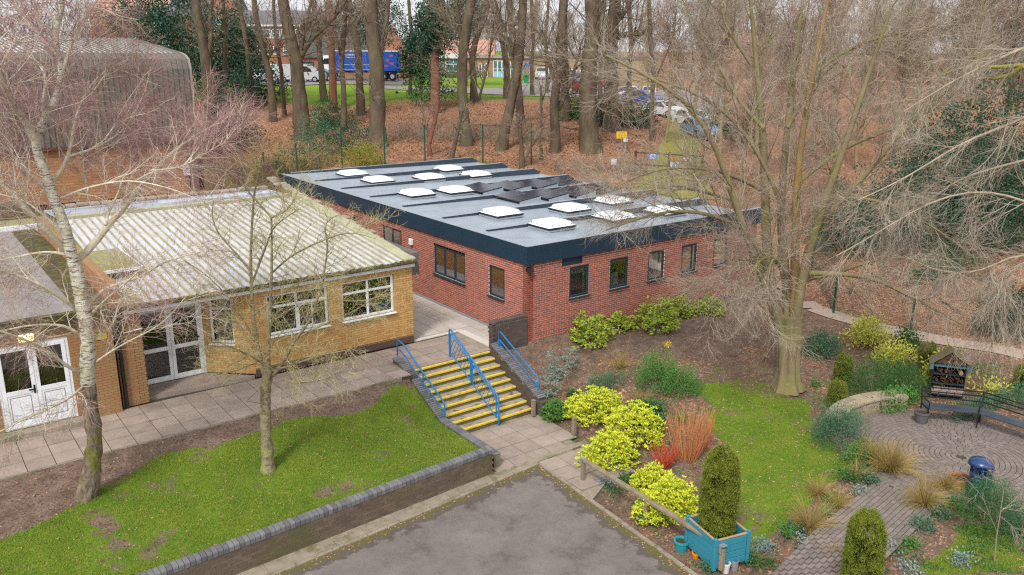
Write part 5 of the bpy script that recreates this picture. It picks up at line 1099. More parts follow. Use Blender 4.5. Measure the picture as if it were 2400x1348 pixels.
# ================================================================ FAR BUILDINGS
FBR = M('far_red_brick', (.34, .155, .095), (.27, .12, .08), 3, .9, tint=.2); SLATE = M('grey_slate', (.16, .15, .165), (.12, .11, .12), 3, .85, .6, 8, stretch=(1, 1, 6)); DTILE = M('dark_tiles', (.095, .085, .08), (.065, .06, .058), 3, .9, .6, 8); PTILE = M('pink_tiles', (.50, .27, .21), (.42, .22, .17), 3, .85)
class Face:      # a facade seen at forward distance s; facing the camera direction, turned by rot
    def __init__(s, name, label, x0, x1, s_, rot=0, cat='building'):
        a = at(x0, 190, s_); b_ = at(x1, 190, s_); s.U = np.array([math.sin(YAW+rot), -math.cos(YAW+rot), 0]); s.N = -np.array([math.cos(YAW+rot), math.sin(YAW+rot), 0]); s.O = np.array([a[0], a[1], 0]); s.L = np.linalg.norm((b_-a)[:2])
        s.g = gz(*(a+b_)[:2]/2); s.t = thing(name, (*((a+b_)/2)[:2], s.g), label, cat); s.s = s_; s.x0 = x0; s.x1 = x1
    def z(s, y): return at((s.x0+s.x1)/2, y, s.s)[2]
    def a(s, x): return (x-s.x0)/(s.x1-s.x0)*s.L
    def box(s, name, mat, a0, a1, z0, z1, d0=0, d1=8, parent=None, tint=.5):
        mb = MB(); c = s.O+s.U*(a0+a1)/2-s.N*(d0+d1)/2+Zh*(z0+z1)/2; mb.obox(c, s.U, s.N, Zh, a1-a0, abs(d1-d0), z1-z0, tint); return build(mb, name, mat, parent or s.t)
    def roof(s, mat, a0, a1, z0, z1, d=8, over=.3, hip=0, courses=0):
        P = lambda a, dd, z: s.O+s.U*a-s.N*dd+Zh*z
        V = [P(a0, -over, z0), P(a1, -over, z0), P(a1, d+over, z0), P(a0, d+over, z0), P(a0+hip, d/2, z1), P(a1-hip, d/2, z1)]
        mb = MB(); mb.ngon([V[0], V[1], V[5], V[4]]); mb.ngon([V[2], V[3], V[4], V[5]]); mb.ngon([V[3], V[0], V[4]]); mb.ngon([V[1], V[2], V[5]]); mb.ngon([V[3], V[2], V[1], V[0]]); r = build(mb, 'roof', mat, s.t)
        if courses:
            for k in range(courses):
                f = (k+.5)/courses; mb = MB(); c = (V[0]+V[1])/2*(1-f)+(V[4]+V[5])/2*f+Zh*.03; up = (V[4]-V[0]); up -= s.U*np.dot(up, s.U); sl = np.linalg.norm(up); up /= sl; nn = np.cross(s.U, up)
                mb.obox(c, s.U, up, nn, a1-a0-2*hip*f, sl/courses*.95, .05, rng.random()); build(mb, 'tile_course', mat, r)
        return r
    def win(s, a, z0, w_, h_, nx=2, ny=2, fm=None, parent=None, gm=None):
        mb = MB(); fm = fm or WHITE; d = -.06; th = .09
        def F(a0, a1, za, zb): mb.obox(s.O+s.U*(a0+a1)/2-s.N*d+Zh*(za+zb)/2, s.U, s.N, Zh, a1-a0, .12, zb-za)
        F(a, a+th, z0, z0+h_); F(a+w_-th, a+w_, z0, z0+h_); F(a+th, a+w_-th, z0, z0+th); F(a+th, a+w_-th, z0+h_-th, z0+h_)
        for i in range(1, nx): F(a+w_*i/nx-.04, a+w_*i/nx+.04, z0+th, z0+h_-th)
        for j in range(1, ny): F(a+th, a+w_-th, z0+h_*(.3+.4*j/ny)-.035, z0+h_*(.3+.4*j/ny)+.035)
        f = build(mb, 'window', fm, s.t); mb = MB(); mb.obox(s.O+s.U*(a+w_/2)+s.N*.03+Zh*(z0+h_/2), s.U, s.N, Zh, w_-.1, .02, h_-.1); build(mb, 'pane', gm or FGL, f); return f
FGL = M('far_glass', (.10, .22, .23), (.05, .12, .13), .8, .1, spec=.8)
# A: tall brick block far left with pink tile patch
A1 = Face('brick_block', 'tall brick school block with pink and grey roof at the upper left', 230, 545, 118)
A1.box('wall', FBR, 0, A1.L, A1.g-1, A1.z(38), 0, 10); A1.roof(PTILE, 0, A1.a(400), A1.z(38), A1.z(-30), 10); A1.roof(SLATE, A1.a(360), A1.L+.3, A1.z(38), A1.z(-30), 10.2, over=.35)
for x, y0, y1 in ((376, 42, 70), (376, 84, 108), (300, 84, 108)): A1.win(A1.a(x), A1.z(y1), 1.75, A1.z(y0)-A1.z(y1))
# B: gable and long slate roofed wing
B1 = Face('gabled_block', 'brick gable end with white windows between the tall trunks at upper left', 500, 552, 114)
B1.box('wall', M('orange_gable', (.45, .2, .12), (.36, .16, .10), 3, .9), 0, B1.L, B1.g-1, B1.z(50), 0, 6)
mb = MB(); P = lambda a, d, z: B1.O+B1.U*a-B1.N*d+Zh*z; V = [P(0, 0, B1.z(50)), P(B1.L, 0, B1.z(50)), P(B1.L*.3, 0, B1.z(-25))]; mb.extr(V, None, -B1.N*6); build(mb, 'gable', MATS['orange_gable'], B1.t)
B1.win(B1.a(508), B1.z(72), 1.3, 1.6)
B2 = Face('slate_roofed_wing', 'long brick wing with grey slate roof and bands of white windows behind the trunks', 552, 712, 117)
B2.box('wall', FBR, 0, B2.L, B2.g-1, B2.z(60), 0, 9); B2.roof(SLATE, -.2, B2.L+.2, B2.z(60), B2.z(22), 9, courses=9)
B2.box('white_fascia', WHITE, 0, B2.L, B2.z(62), B2.z(58), -.35, -.1)
for k in range(7): B2.win(B2.L*(.02+k*.14), B2.z(90), 1.15, B2.z(68)-B2.z(90), nx=2)
for k in range(7): B2.win(B2.L*(.03+k*.14), B2.z(128), .8, 1.1, nx=1); 
for k in range(6): B2.win(B2.L*(.05+k*.16), B2.z(172), .8, 1.2, nx=1)
B3 = Face('rear_block', 'grey roofed block rising behind the dark tiled house', 690, 760, 122); B3.box('wall', SLATE, 0, B3.L, B3.g, B3.z(30), 0, 8); B3.roof(SLATE, 0, B3.L, B3.z(30), B3.z(22), 8)
# C: dark tiled house in front
C1 = Face('dark_tiled_house', 'brick house with wide dark tiled roof behind the blue lorry', 690, 905, 112)
C1.box('wall', FBR, 0, C1.L, C1.g-1, C1.z(136), 0, 8); C1.roof(DTILE, -.3, C1.L, C1.z(136), C1.z(74), 8, courses=16); C1.win(C1.a(714), C1.z(166), 1.3, C1.z(145)-C1.z(166), fm=FRAME, nx=2)
C2 = Face('brick_gable', 'brick gable end of the house right of the blue lorry', 903, 945, 110); C2.box('wall', MATS['orange_gable'], 0, C2.L, C2.g-1, C2.z(135), 0, 8)
mb = MB(); P = lambda a, d, z: C2.O+C2.U*a-C2.N*d+Zh*z; mb.extr([P(0, 0, C2.z(135)), P(C2.L, 0, C2.z(135)), P(C2.L*.15, 0, C2.z(62))], None, -C2.N*8); build(mb, 'gable', MATS['orange_gable'], C2.t)
# D: low building with pink roof
D1 = Face('low_school_wing', 'low brick school wing with pink tiled roof, white fascia and big windows beyond the lawn', 940, 1245, 118)
PB = M('pale_far_brick', (.38, .23, .15), (.3, .19, .13), 4, .9); D1.box('wall', PB, 0, D1.L, D1.g-1, D1.z(136), 0, 10); D1.roof(PTILE, 3.5, D1.L-5, D1.z(128), D1.z(92), 10)
D1.box('fascia', M('white_board', (.68, .68, .66), (.6, .6, .58)), D1.a(1020), D1.a(1080), D1.z(137), D1.z(126), -.4, -.05); D1.box('fascia', M('grey_board', (.36, .33, .31)), D1.a(1081), D1.L, D1.z(136), D1.z(129), -.3, -.05)
D1.win(D1.a(1045), D1.z(168), 2.1, 1.9); D1.win(D1.a(1010), D1.z(168), 1.6, 1.5)
for x in (1122, 1136): D1.win(D1.a(x), D1.z(181), .45, 1.8, nx=1)
for x in (1156, 1166, 1176, 1196): D1.win(D1.a(x), D1.z(181), .6, 2.2, nx=1, ny=2)
for x in (1157, 1167, 1177): D1.box('door_panel', M('pale_blue_panel', (.33, .5, .65), (.28, .45, .6)), D1.a(x), D1.a(x)+.48, D1.z(180), D1.z(167), -.12, -.13-.02)
D1.box('drainpipe', M('blue_pipe', (.15, .35, .6)), D1.a(1226), D1.a(1229), D1.z(180), D1.z(150), -.2, -.05)
E1 = Face('long_tan_wall', 'long low tan building behind the car park', 1228, 1420, 126); E1.box('wall', M('tan_render', (.42, .32, .19), (.34, .26, .16), 2, .9), 0, E1.L, E1.g-1, E1.z(133), 0, 8); E1.box('roof', SLATE, -.3, E1.L+.3, E1.z(133), E1.z(127), -.3, 8.3)
E2 = Face('tan_shed', 'pale tan shed behind the right end of the car park', 1420, 1540, 128); E2.box('wall', MATS['tan_render'], 0, E2.L, E2.g-1, E2.z(138), 0, 8); E2.box('roof', SLATE, -.3, E2.L+.3, E2.z(138), E2.z(133), -.3, 8.3)
# green bin, blue sign, crates
p = at(1233, 195, 104); g_ = gz(p[0], p[1]); t = thing('green_bin', (p[0], p[1], g_), 'small bright green litter bin on the far lawn', 'bin'); mb = MB(); mb.lathe([(.001, 0), (.28, 0), (.32, .85), (.34, .9), (.34, 1.0), (.2, 1.1), (.001, 1.1)], (p[0], p[1], g_), 12); build(mb, 'body', M('bright_green', (.01, .28, .10), (.01, .22, .08)), t); mb = MB(); mb.obox(np.array([p[0], p[1], g_+.85])-_r*0-np.array([math.cos(YAW), math.sin(YAW), 0])*.33, _r, Zh, CF, .3, .12, .03); build(mb, 'slot', BLACK, t)
post_sign('azure sign on a post beside the low school wing', 1238, 146, 157, 108, .6, .6, (.02, .2, .6), lines=1)
p = at(1350, 200, 90); post_sign('dark red information board standing by the car park entrance', 1350, 192, 226, 86, .85, 1.5, (.14, .02, .02), lines=1, linecol=TAIL)
# temporary steel fence panels on the far grass
for k, (x0, x1) in enumerate(((930, 985), (985, 1037), (1037, 1060))):
    a, b_ = at(x0, 200, 88), at(x1, 200, 88); a[2] = gz(a[0], a[1]); b_[2] = gz(b_[0], b_[1]); t = thing('temporary_fence', (a+b_)/2, ['leftmost', 'middle', 'rightmost'][k]+' grey temporary fence panel standing on the far grass', 'fence', 'temporary fence panels')
    h_ = 1.9; mb = MB(); q = [a, a+Zh*h_, b_+Zh*h_, b_]; mb.tube(q, .025, 5); mb.tube([a+Zh*.15, b_+Zh*.15], .025, 5); build(mb, 'frame', MATS['galvanised'], t)
    n_ = 16; lo3 = a+(b_-a)*((np.arange(n_)+.5)/n_)[:, None]; mb = MB(); mb.tubes(np.stack([lo3, lo3+Zh*h_], 1), np.full((n_, 2), .006), 3); build(mb, 'mesh', MATS['galvanised'], t, kind='stuff')
    for q in (a, b_): mb = MB(); mb.obox(q+Zh*.07, _r, CF, Zh, .25, .6, .14); build(mb, 'foot', BLACK, t)
print('p4 done')
# ================================================================ TREES
def nrm(v): return v/(np.linalg.norm(v, axis=-1, keepdims=True)+1e-9)
def spawn(P, R, n, L, ang, K, trop=0., wig=.12, t0=.2, t1=1., rf=.6, rmin=.002, rmax=9, lfall=.45, side=None):
    B, KK, _ = P.shape; i = np.repeat(np.arange(B), n); t = t0+(t1-t0)*((np.tile(np.arange(n), B)+rng.random(B*n))/n); f = t*(KK-1); a = np.minimum(f.astype(int), KK-2); w_ = (f-a)[:, None]
    p = P[i, a]*(1-w_)+P[i, a+1]*w_; T = nrm(P[i, a+1]-P[i, a]); r = R[i, a]*(1-w_[:, 0])+R[i, a+1]*w_[:, 0]
    q = nrm(np.cross(T, nrm(rng.normal(size=T.shape)))); th = ang*rng.uniform(.6, 1.35, len(i))[:, None]; d = nrm(T*np.cos(th)+q*np.sin(th))
    Ls = (np.asarray(L)*np.ones(B))[i]*(1-lfall*t)*rng.uniform(.55, 1.25, len(i)); out = np.empty((len(i), K, 3)); out[:, 0] = p; st_ = (Ls/(K-1))[:, None]
    for k in range(1, K): d = nrm(d+rng.normal(0, wig, d.shape)+np.array([0, 0, trop])); out[:, k] = out[:, k-1]+d*st_
    r0 = np.clip(r*rf, rmin, rmax); return out, r0[:, None]*np.linspace(1, .35, K)[None]
def resample(P, K, R=None):
    P = np.asarray(P, float); d = np.r_[0, np.cumsum(np.linalg.norm(np.diff(P, axis=0), axis=1))]; t = np.linspace(0, d[-1], K)
    Q = np.stack([np.interp(t, d, P[:, k]) for k in range(3)], -1)
    Q[1:-1] = (Q[:-2]+2*Q[1:-1]+Q[2:])/4
    return (Q, np.interp(t, d, R)) if R is not None else Q
def traced(px, s0, s1=None, K=14): s1 = s0 if s1 is None else s1; n = len(px); return resample([at(x, y, s0+(s1-s0)*k/(n-1)) for k, (x, y) in enumerate(px)], K)
class Tree:
    def __init__(s, name, label, base, cat='tree', group=None): s.t = thing(name, base, label, cat, group); s.P = []; s.R = []
    def limb(s, P, r0, r1, K=14): P = resample(P, K); s.P.append(P); s.R.append(np.linspace(r0, r1, K)); return P
    def trunk(s, P, R, mat, name='trunk', sides=12, K=24, rough=.06, flute=0):
        P, R = resample(P, K, R); V, Q = tubeVQ(P[None], R[None], sides)
        if flute: th_ = np.tile(np.arange(sides)*2*np.pi/sides, K); zz = np.repeat(np.linspace(0, 1, K), sides); V = np.repeat(P, sides, 0)+(V-np.repeat(P, sides, 0))*(1+flute*np.cos(6*th_+zz*2.5)+flute*.5*np.cos(11*th_-zz*3))[:, None]
        c = np.repeat(P, sides, 0); V = c+(V-c)*(1+rng.normal(0, rough, (len(V), 1))); mb = MB(); mb.add(V, Q); mb.ngon(V[-sides:]); return build(mb, name, mat, s.t, smooth=True)
    def limbs(s, mat, name='limb', sides=8):
        for P, R in zip(s.P, s.R): mb = MB(); mb.tube(P, R, sides); build(mb, name, mat, s.t, smooth=True)
def twigmesh(t, levels, mat, name='twigs', sides=3, parent=True):
    mb = MB()
    for P, R in levels: mb.tubes(P, R, sides, tint=rng.random(len(P)))
    return build(mb, name, mat, t, kind='stuff') if parent else mb
def P2(B): return np.stack([resample(p, 10) for p in B])
BIRB = M('birch_bark', (.66, .62, .54), (.36, .33, .20), 5, .8, .6, 30, c3=(.06, .045, .035), s3=4, t3=.555, w3=.02, fac=.92)
l_ = BIRB.node_tree    # bark markings run round the trunk: stretch the mark noise
for n_ in list(l_.nodes):
    if n_.type == 'TEX_NOISE' and abs(n_.inputs['Scale'].default_value-4) < .01:
        mp = l_.nodes.new('ShaderNodeMapping'); mp.inputs['Scale'].default_value = (1.2, 1.2, 9); src = n_.inputs['Vector'].links[0].from_socket; l_.links.new(src, mp.inputs[0]); l_.links.new(mp.outputs[0], n_.inputs['Vector'])
BIRBASE = M('rugged_birch_base', (.33, .25, .18), (.06, .045, .036), 11, .95, 1, 18, c3=(.15, .15, .02), s3=1.8, t3=.56, w3=.04, fac=.9, stretch=(1, 1, .4))
LIMBY = M('pale_limb', (.60, .53, .38), (.36, .30, .20), 5, .9, .4, 30, c3=(.68, .64, .54), s3=5, t3=.55)
_g = gnd(203, 1178); S0 = SU(_g[0], _g[1])[0]
bt_ = Tree('birch_tree', 'tall white barked birch with mossy leaning foot on the lawn at the left', gnd(208, 1150))
px2m = S0*1.03/FOC*.84
tr = [(196, 1195), (205, 1150), (216, 1100), (222, 1030), (212, 960), (206, 900), (205, 850), (207, 800), (202, 760), (193, 707), (184, 653), (173, 613)]
Rr = np.array([38, 30, 24, 21, 20, 21, 20, 20, 19, 19, 19, 17])*px2m
P = [at(x, y, S0) for x, y in tr]
bt_.trunk(P[:6], Rr[:6], BIRBASE, 'trunk_base', 16, 20, .12); bt_.trunk(P[5:], Rr[5:], BIRB, 'trunk', 16, 40, .06)
main = [(173, 613), (165, 590), (157, 547), (144, 507), (128, 475), (117, 440), (103, 400), (90, 366), (80, 330), (95, 300), (110, 270), (123, 250), (138, 210), (147, 160), (133, 130), (130, 70), (145, 20), (150, -60)]
bt_.trunk([at(x, y, S0+.1*k/6) for k, (x, y) in enumerate(main)], np.linspace(16, 6, len(main))*px2m, BIRB, 'stem', 12, 36, .04)
BL = [([(173, 615), (187, 621), (211, 590), (230, 560), (248, 528), (288, 493), (315, 461), (350, 400), (390, 370), (450, 320), (520, 285)], 13, 3, 1.5), ([(165, 600), (149, 579), (125, 560), (101, 528), (67, 496), (40, 464), (5, 430), (-60, 380)], 11, 4, -1),
      ([(185, 730), (171, 718), (133, 691), (101, 670), (53, 648), (0, 635), (-60, 610)], 6, 3, -1.2), ([(200, 720), (220, 695), (248, 672), (275, 662), (302, 662), (342, 646), (347, 632), (400, 608), (470, 590)], 6, 2, 1), ([(205, 745), (235, 715), (262, 690), (285, 672), (320, 640)], 5, 2, -1),
      ([(205, 800), (187, 784), (152, 762), (101, 760), (50, 765), (0, 778)], 6, 2.5, -1), ([(208, 800), (235, 785), (262, 770), (272, 740), (280, 700), (310, 660)], 4, 1.5, .8), ([(208, 862), (235, 840), (296, 802), (345, 780), (390, 752), (440, 690)], 4, 1.5, -1),
      ([(200, 880), (165, 865), (120, 828), (85, 808), (40, 788), (-20, 770)], 6, 3, -1.5), ([(208, 905), (190, 905), (178, 925), (140, 945), (100, 965), (50, 985), (0, 1012)], 5, 2, -2), ([(172, 603), (140, 592), (100, 590), (50, 600), (0, 610)], 5, 2, 1),
      ([(88, 345), (65, 290), (40, 260), (15, 220), (0, 180), (-30, 100)], 12, 6, -1), ([(133, 130), (115, 105), (90, 80), (60, 48), (30, 10), (10, -40)], 8, 4, 1), ([(145, 165), (160, 130), (170, 90), (195, 50), (225, 5), (250, -50)], 6, 3, 1),
      ([(112, 440), (140, 410), (165, 365), (170, 300), (185, 250), (200, 215), (240, 165), (300, 140)], 7, 2, 1.5), ([(120, 455), (90, 430), (60, 400), (20, 350), (-20, 320)], 5, 2, -1), ([(100, 240), (108, 200), (100, 150), (60, 130), (58, 125)], 5, 1.5, 1), ([(165, 365), (220, 350), (290, 310), (330, 240), (350, 180)], 4, 1.5, 2),
      ([(248, 528), (252, 500), (280, 450), (285, 420), (320, 380)], 5, 1.5, 1), ([(147, 545), (110, 510), (60, 470), (0, 455)], 4, 2, .5), ([(350, 400), (420, 395), (500, 350), (560, 310)], 3, 1.2, 1), ([(130, 470), (200, 440), (300, 420), (400, 440), (470, 470)], 4, 1.2, -1)]
for px_, a, b_, ds in BL: bt_.limb(traced(px_, S0+.2, S0+ds), a*px2m*.9, b_*px2m*.8)
bt_.limbs(BIRB if False else LIMBY)
A, AR = np.stack(bt_.P), np.stack(bt_.R)
l1 = spawn(A, AR, 12, 1.35, .8, 6, .03, .16, .15, rf=.4, rmin=.004, rmax=.012); l2 = spawn(*l1, 9, .8, .75, 5, -.05, .16, .1, rf=.6, rmin=.0032, rmax=.006); l3 = spawn(*l2, 5, .42, .7, 4, -.12, .15, .1, rf=.6, rmin=.0027, rmax=.0035)
up = P2([resample(bt_.P[0][4:], 10), resample([at(x, y, S0) for x, y in main[8:]], 10), *[resample(bt_.P[k], 10) for k in (11, 12, 13, 14, 17, 20)]])
l1b = spawn(up, np.full((len(up), 10), .02), 17, 1.6, .8, 6, .02, .16, .1, rf=.5, rmin=.004, rmax=.01); l2b = spawn(*l1b, 12, .85, .7, 5, -.06, .15, .1, rf=.6, rmin=.003, rmax=.005); l3b = spawn(*l2b, 5, .45, .6, 4, -.12, .14, .1, rf=.7, rmin=.003, rmax=.0036)
twigmesh(bt_.t, [l1, l2, l1b], LIMBY, 'branches'); twigmesh(bt_.t, [l3, l2b, l3b], TWIGB)
# --- small lichen covered tree on the lawn
S1 = 18.4; pm1 = S1*1.03/FOC; SMB = M('lichen_bark', (.34, .28, .18), (.10, .075, .05), 12, .95, .8, 25, c3=(.27, .27, .09), s3=5, t3=.55)
ft = Tree('lawn_tree', 'small bare tree with yellow green lichened branches on the lawn before the yellow building', gnd(628, 1098))
ft.trunk([at(x, y, S1) for x, y in [(628, 1104), (628, 1080), (624, 1020), (622, 960), (622, 905), (630, 865)]], np.array([20, 16, 13.5, 13, 13, 12])*pm1, SMB, 'trunk', 14, 20, .07)
FL = [([(625, 900), (612, 850), (600, 800), (592, 740), (590, 680), (586, 620), (590, 550), (592, 470), (600, 420), (615, 370)], 8, 2.5, 1.), ([(630, 880), (628, 820), (632, 760), (634, 700), (637, 640), (637, 560), (636, 510)], 8, 3, -.5), ([(640, 880), (665, 850), (690, 795), (725, 760), (745, 700), (760, 650)], 7, 2, -1),
      ([(636, 510), (610, 480), (590, 460), (560, 420), (520, 390)], 3.5, 1.5, 1), ([(637, 510), (670, 495), (690, 470), (700, 440)], 3.5, 1.5, 1), ([(590, 640), (560, 600), (530, 570), (500, 530), (497, 500), (500, 470)], 4, 1.5, 1), ([(592, 660), (630, 560), (640, 530), (700, 490)], 4, 1.5, -1),
      ([(630, 860), (580, 830), (530, 810), (490, 790)], 4, 1.5, -1.5), ([(640, 870), (700, 850), (760, 830), (820, 820)], 4, 1.5, -1.5), ([(745, 700), (760, 640), (770, 570), (755, 520), (790, 505)], 4, 1.5, 0), ([(690, 795), (760, 760), (830, 730), (890, 690)], 3.5, 1.5, 1), ([(612, 850), (560, 760), (520, 720), (470, 700)], 4, 1.5, .5),
      ([(637, 640), (680, 600), (740, 570), (820, 540), (880, 560)], 3.5, 1.2, -1), ([(592, 740), (640, 700), (700, 660), (770, 640), (850, 650)], 3.5, 1.2, 1.5), ([(600, 800), (540, 700), (480, 640), (430, 610)], 3, 1.2, -1), ([(632, 760), (680, 720), (760, 700), (850, 710), (930, 680)], 3, 1.2, -.5), ([(640, 880), (700, 900), (760, 890), (800, 870)], 3, 1.2, -1.5), ([(600, 850), (550, 870), (500, 880)], 3, 1.2, 1)]
for px_, a, b_, ds in FL: ft.limb(traced(px_, S1, S1+ds), a*pm1*.72, b_*pm1*.72)
ft.limbs(SMB); A, AR = np.stack(ft.P), np.stack(ft.R)
l1 = spawn(A, AR, 14, 1.05, .85, 6, .03, .18, .1, rf=.45, rmin=.004, rmax=.010); l2 = spawn(*l1, 8, .55, .8, 5, .0, .2, .1, rf=.6, rmin=.003, rmax=.005); l3 = spawn(*l2, 5, .24, .8, 3, 0, .2, .1, rf=.7, rmin=.0026, rmax=.0035)
twigmesh(ft.t, [l1], SMB, 'branches'); twigmesh(ft.t, [l2, l3], TWIGY)
# feeder hanging on the trunk: little wire roofed bird feeder
c = at(598, 925, S1-.3); t = thing('bird_feeder', c-[0, 0, .2], 'small triangular wire bird feeder roof fixed to the trunk of the lawn tree', 'bird feeder'); a_, b_, d_ = at(578, 940, S1-.35), at(612, 908, S1-.2), at(612, 946, S1-.2)
mb = MB()
for q, r in ((a_, b_), (b_, d_), (d_, a_)): mb.tube([q, r], .007, 5)
build(mb, 'frame', BARK, t)
for k in range(6): f = (k+.7)/6.5; mb = MB(); mb.tube([a_+(b_-a_)*f, a_+(d_-a_)*f], .0035, 4); build(mb, 'wire', MATS['galvanised'], t)
# --- big multi stemmed tree on the right
S2 = 24.6; pm2 = S2*1.03/FOC; HB = M('olive_smooth_bark', (.26, .20, .115), (.17, .13, .08), 2.5, .85, .5, 14, stretch=(1, 1, .35), c3=(.20, .19, .06), s3=1, t3=.56, w3=.1); ORB = M('orange_algae_bark', (.30, .18, .05), (.20, .145, .08), 3, .85, .4, 14, stretch=(1, 1, .3))
ht = Tree('multi_stemmed_tree', 'large bare multi stemmed tree with fluted trunk between the garden and the fence', gnd(1848, 900))
ht.trunk([at(x, y, S2) for x, y in [(1846, 912), (1846, 895), (1848, 870), (1849, 830), (1851, 785), (1852, 740)]], np.array([40, 31, 26, 24, 26, 29])*pm2, HB, 'trunk', 44, 26, .02, flute=.11)
for k in range(7): a = k*.9; b0 = at(1846, 908, S2); q = b0+np.array([math.cos(a), math.sin(a), 0])*.42; mb = MB(); mb.tube([q+[0, 0, -.12], b0+np.array([math.cos(a), math.sin(a), 0])*.3+[0, 0, .12], b0+np.array([math.cos(a), math.sin(a), 0])*.2+[0, 0, .6]], [.08, .1, .05], 7); build(mb, 'root_flare', HB, ht.t, smooth=True)
HLm = [([(1840, 800), (1825, 765), (1813, 733), (1806, 683), (1800, 637), (1797, 583), (1793, 450), (1790, 300), (1772, 150), (1760, 0), (1750, -80)], 17, 4, .8), ([(1850, 790), (1850, 767), (1847, 683), (1833, 583), (1827, 483), (1838, 380), (1846, 300), (1860, 150), (1880, 20), (1890, -60)], 15, 4, 1.5),
       ([(1858, 790), (1864, 767), (1863, 650), (1863, 550), (1865, 450), (1871, 380), (1882, 300), (1902, 180), (1932, 50), (1950, -50)], 14, 4, -.5), ([(1860, 780), (1868, 710), (1883, 637), (1893, 593), (1907, 540), (1933, 467), (1967, 383), (2010, 250), (2050, 130), (2092, 10)], 15, 4, -1.5),
       ([(1838, 800), (1820, 740), (1800, 680), (1780, 630), (1750, 563), (1722, 470), (1698, 400), (1675, 330), (1640, 260), (1590, 215), (1530, 180), (1420, 130)], 13, 2.5, -2.5), ([(1800, 640), (1770, 560), (1720, 520), (1660, 500), (1580, 490), (1500, 510), (1420, 540)], 8, 2, -1.5),
       ([(1880, 640), (1920, 642), (1960, 640), (2010, 645), (2067, 657), (2133, 697), (2200, 730), (2260, 765)], 8, 2, -1), ([(1868, 660), (1910, 650), (1960, 640), (2030, 615), (2110, 600)], 8, 2.5, 1), ([(1867, 430), (1933, 377), (2000, 333), (2080, 310), (2160, 265), (2260, 200)], 7, 2, 1.5), ([(1907, 540), (1960, 480), (2040, 400), (2090, 330), (2200, 230), (2330, 110)], 9, 3, -1.5),
       ([(1793, 450), (1740, 420), (1680, 400), (1600, 390), (1520, 400), (1440, 440)], 6, 1.8, -3), ([(1830, 480), (1800, 400), (1740, 300), (1660, 230), (1560, 190), (1450, 160)], 6, 1.8, -1), ([(1790, 300), (1740, 250), (1700, 180), (1640, 80), (1600, 0)], 6, 2, 1), ([(1846, 300), (1900, 200), (1990, 120), (2080, 60)], 5, 2, 1), ([(1722, 470), (1650, 450), (1560, 430), (1480, 470)], 5, 1.5, 0),
       ([(1806, 690), (1780, 620), (1740, 600), (1700, 640), (1670, 700)], 4, 1.5, -1), ([(1850, 700), (1830, 630), (1815, 600), (1790, 600), (1760, 630), (1740, 700)], 5, 1.5, -2), ([(1863, 690), (1840, 640), (1812, 590), (1800, 640), (1795, 760)], 4, 1.2, -2.5), ([(1902, 180), (1960, 130), (2050, 90), (2200, 60)], 5, 2, 0), ([(1760, 150), (1700, 60), (1680, -30)], 5, 2, 0), ([(1933, 467), (2000, 460), (2100, 480), (2200, 540), (2280, 600)], 5, 1.6, -2)]
for i, (px_, a, b_, ds) in enumerate(HLm):
    ht.limb(traced(px_, S2, S2+ds), a*pm2*.9, b_*pm2*.7)
for i, (P, R) in enumerate(zip(ht.P, ht.R)): mb = MB(); mb.tube(P, R, 9); build(mb, 'limb', ORB if i == 2 else HB, ht.t, smooth=True)
A, AR = np.stack(ht.P), np.stack(ht.R)
l1 = spawn(A, AR, 17, 2.3, .75, 7, .07, .14, .22, rf=.4, rmin=.007, rmax=.02, lfall=.35); l2 = spawn(*l1, 11, 1.15, .65, 5, .04, .13, .1, rf=.5, rmin=.0045, rmax=.008); l3 = spawn(*l2, 7, .6, .6, 4, .02, .12, .1, rf=.6, rmin=.0032, rmax=.0045)
twigmesh(ht.t, [l1], HB, 'branches'); twigmesh(ht.t, [l2, l3], TWIGH)
# --- tree standing outside the frame on the right, its drooping limbs reach in
S3 = 21.5; pm3 = S3*1.03/FOC; b0 = gnd(2399, 900); b0 = np.array([17.0, -14.5, gz(17, -14.5)])
rt = Tree('overhanging_tree', 'bare tree at the right edge with long pale drooping limbs and a mossy bough', b0)
rt.trunk([b0+[0, 0, -.2], b0+[0, 0, 2], b0+[.1, 0, 6], b0+[.2, 0, 11], b0+[.3, 0, 15]], np.array([.36, .27, .24, .2, .1]), HB, 'trunk', 14, 20, .08)
RL = [([(2470, 560), (2400, 620), (2350, 642), (2345, 680), (2320, 740), (2335, 790)], 5, 1.5, 0), ([(2400, 615), (2345, 640), (2365, 690), (2390, 740), (2400, 760)], 4, 1.5, 0), ([(2520, 520), (2400, 470), (2300, 440), (2180, 470), (2060, 545), (1960, 600)], 6, 1.5, -1), ([(2520, 620), (2380, 590), (2300, 640), (2200, 640), (2120, 600)], 5, 1.5, -1), ([(2520, 200), (2400, 280), (2260, 330), (2120, 420), (2010, 470)], 7, 1.5, -1),
      ([(2520, 60), (2380, 120), (2250, 180), (2120, 260)], 6, 1.5, 0), ([(2520, 350), (2380, 380), (2240, 420), (2120, 520)], 6, 1.5, 1)]
for px_, a, b_, ds in RL: rt.limb(traced(px_, S3+1, S3+1+ds), a*pm3*.62, b_*pm3*.7)
rt.limbs(M('pale_grey_limb', (.42, .35, .27), (.27, .21, .15), 4, .9, .3, 30)); A, AR = np.stack(rt.P), np.stack(rt.R)
l1 = spawn(A, AR, 16, 1.9, .6, 7, -.04, .12, .12, rf=.45, rmin=.006, rmax=.016); l2 = spawn(*l1, 9, 1.0, .6, 5, -.05, .12, .1, rf=.5, rmin=.004, rmax=.007); l3 = spawn(*l2, 5, .5, .55, 4, -.05, .12, .1, rf=.6, rmin=.0032, rmax=.004)
twigmesh(rt.t, [l1], MATS['pale_grey_limb'], 'branches'); twigmesh(rt.t, [l2, l3], TWIGH)
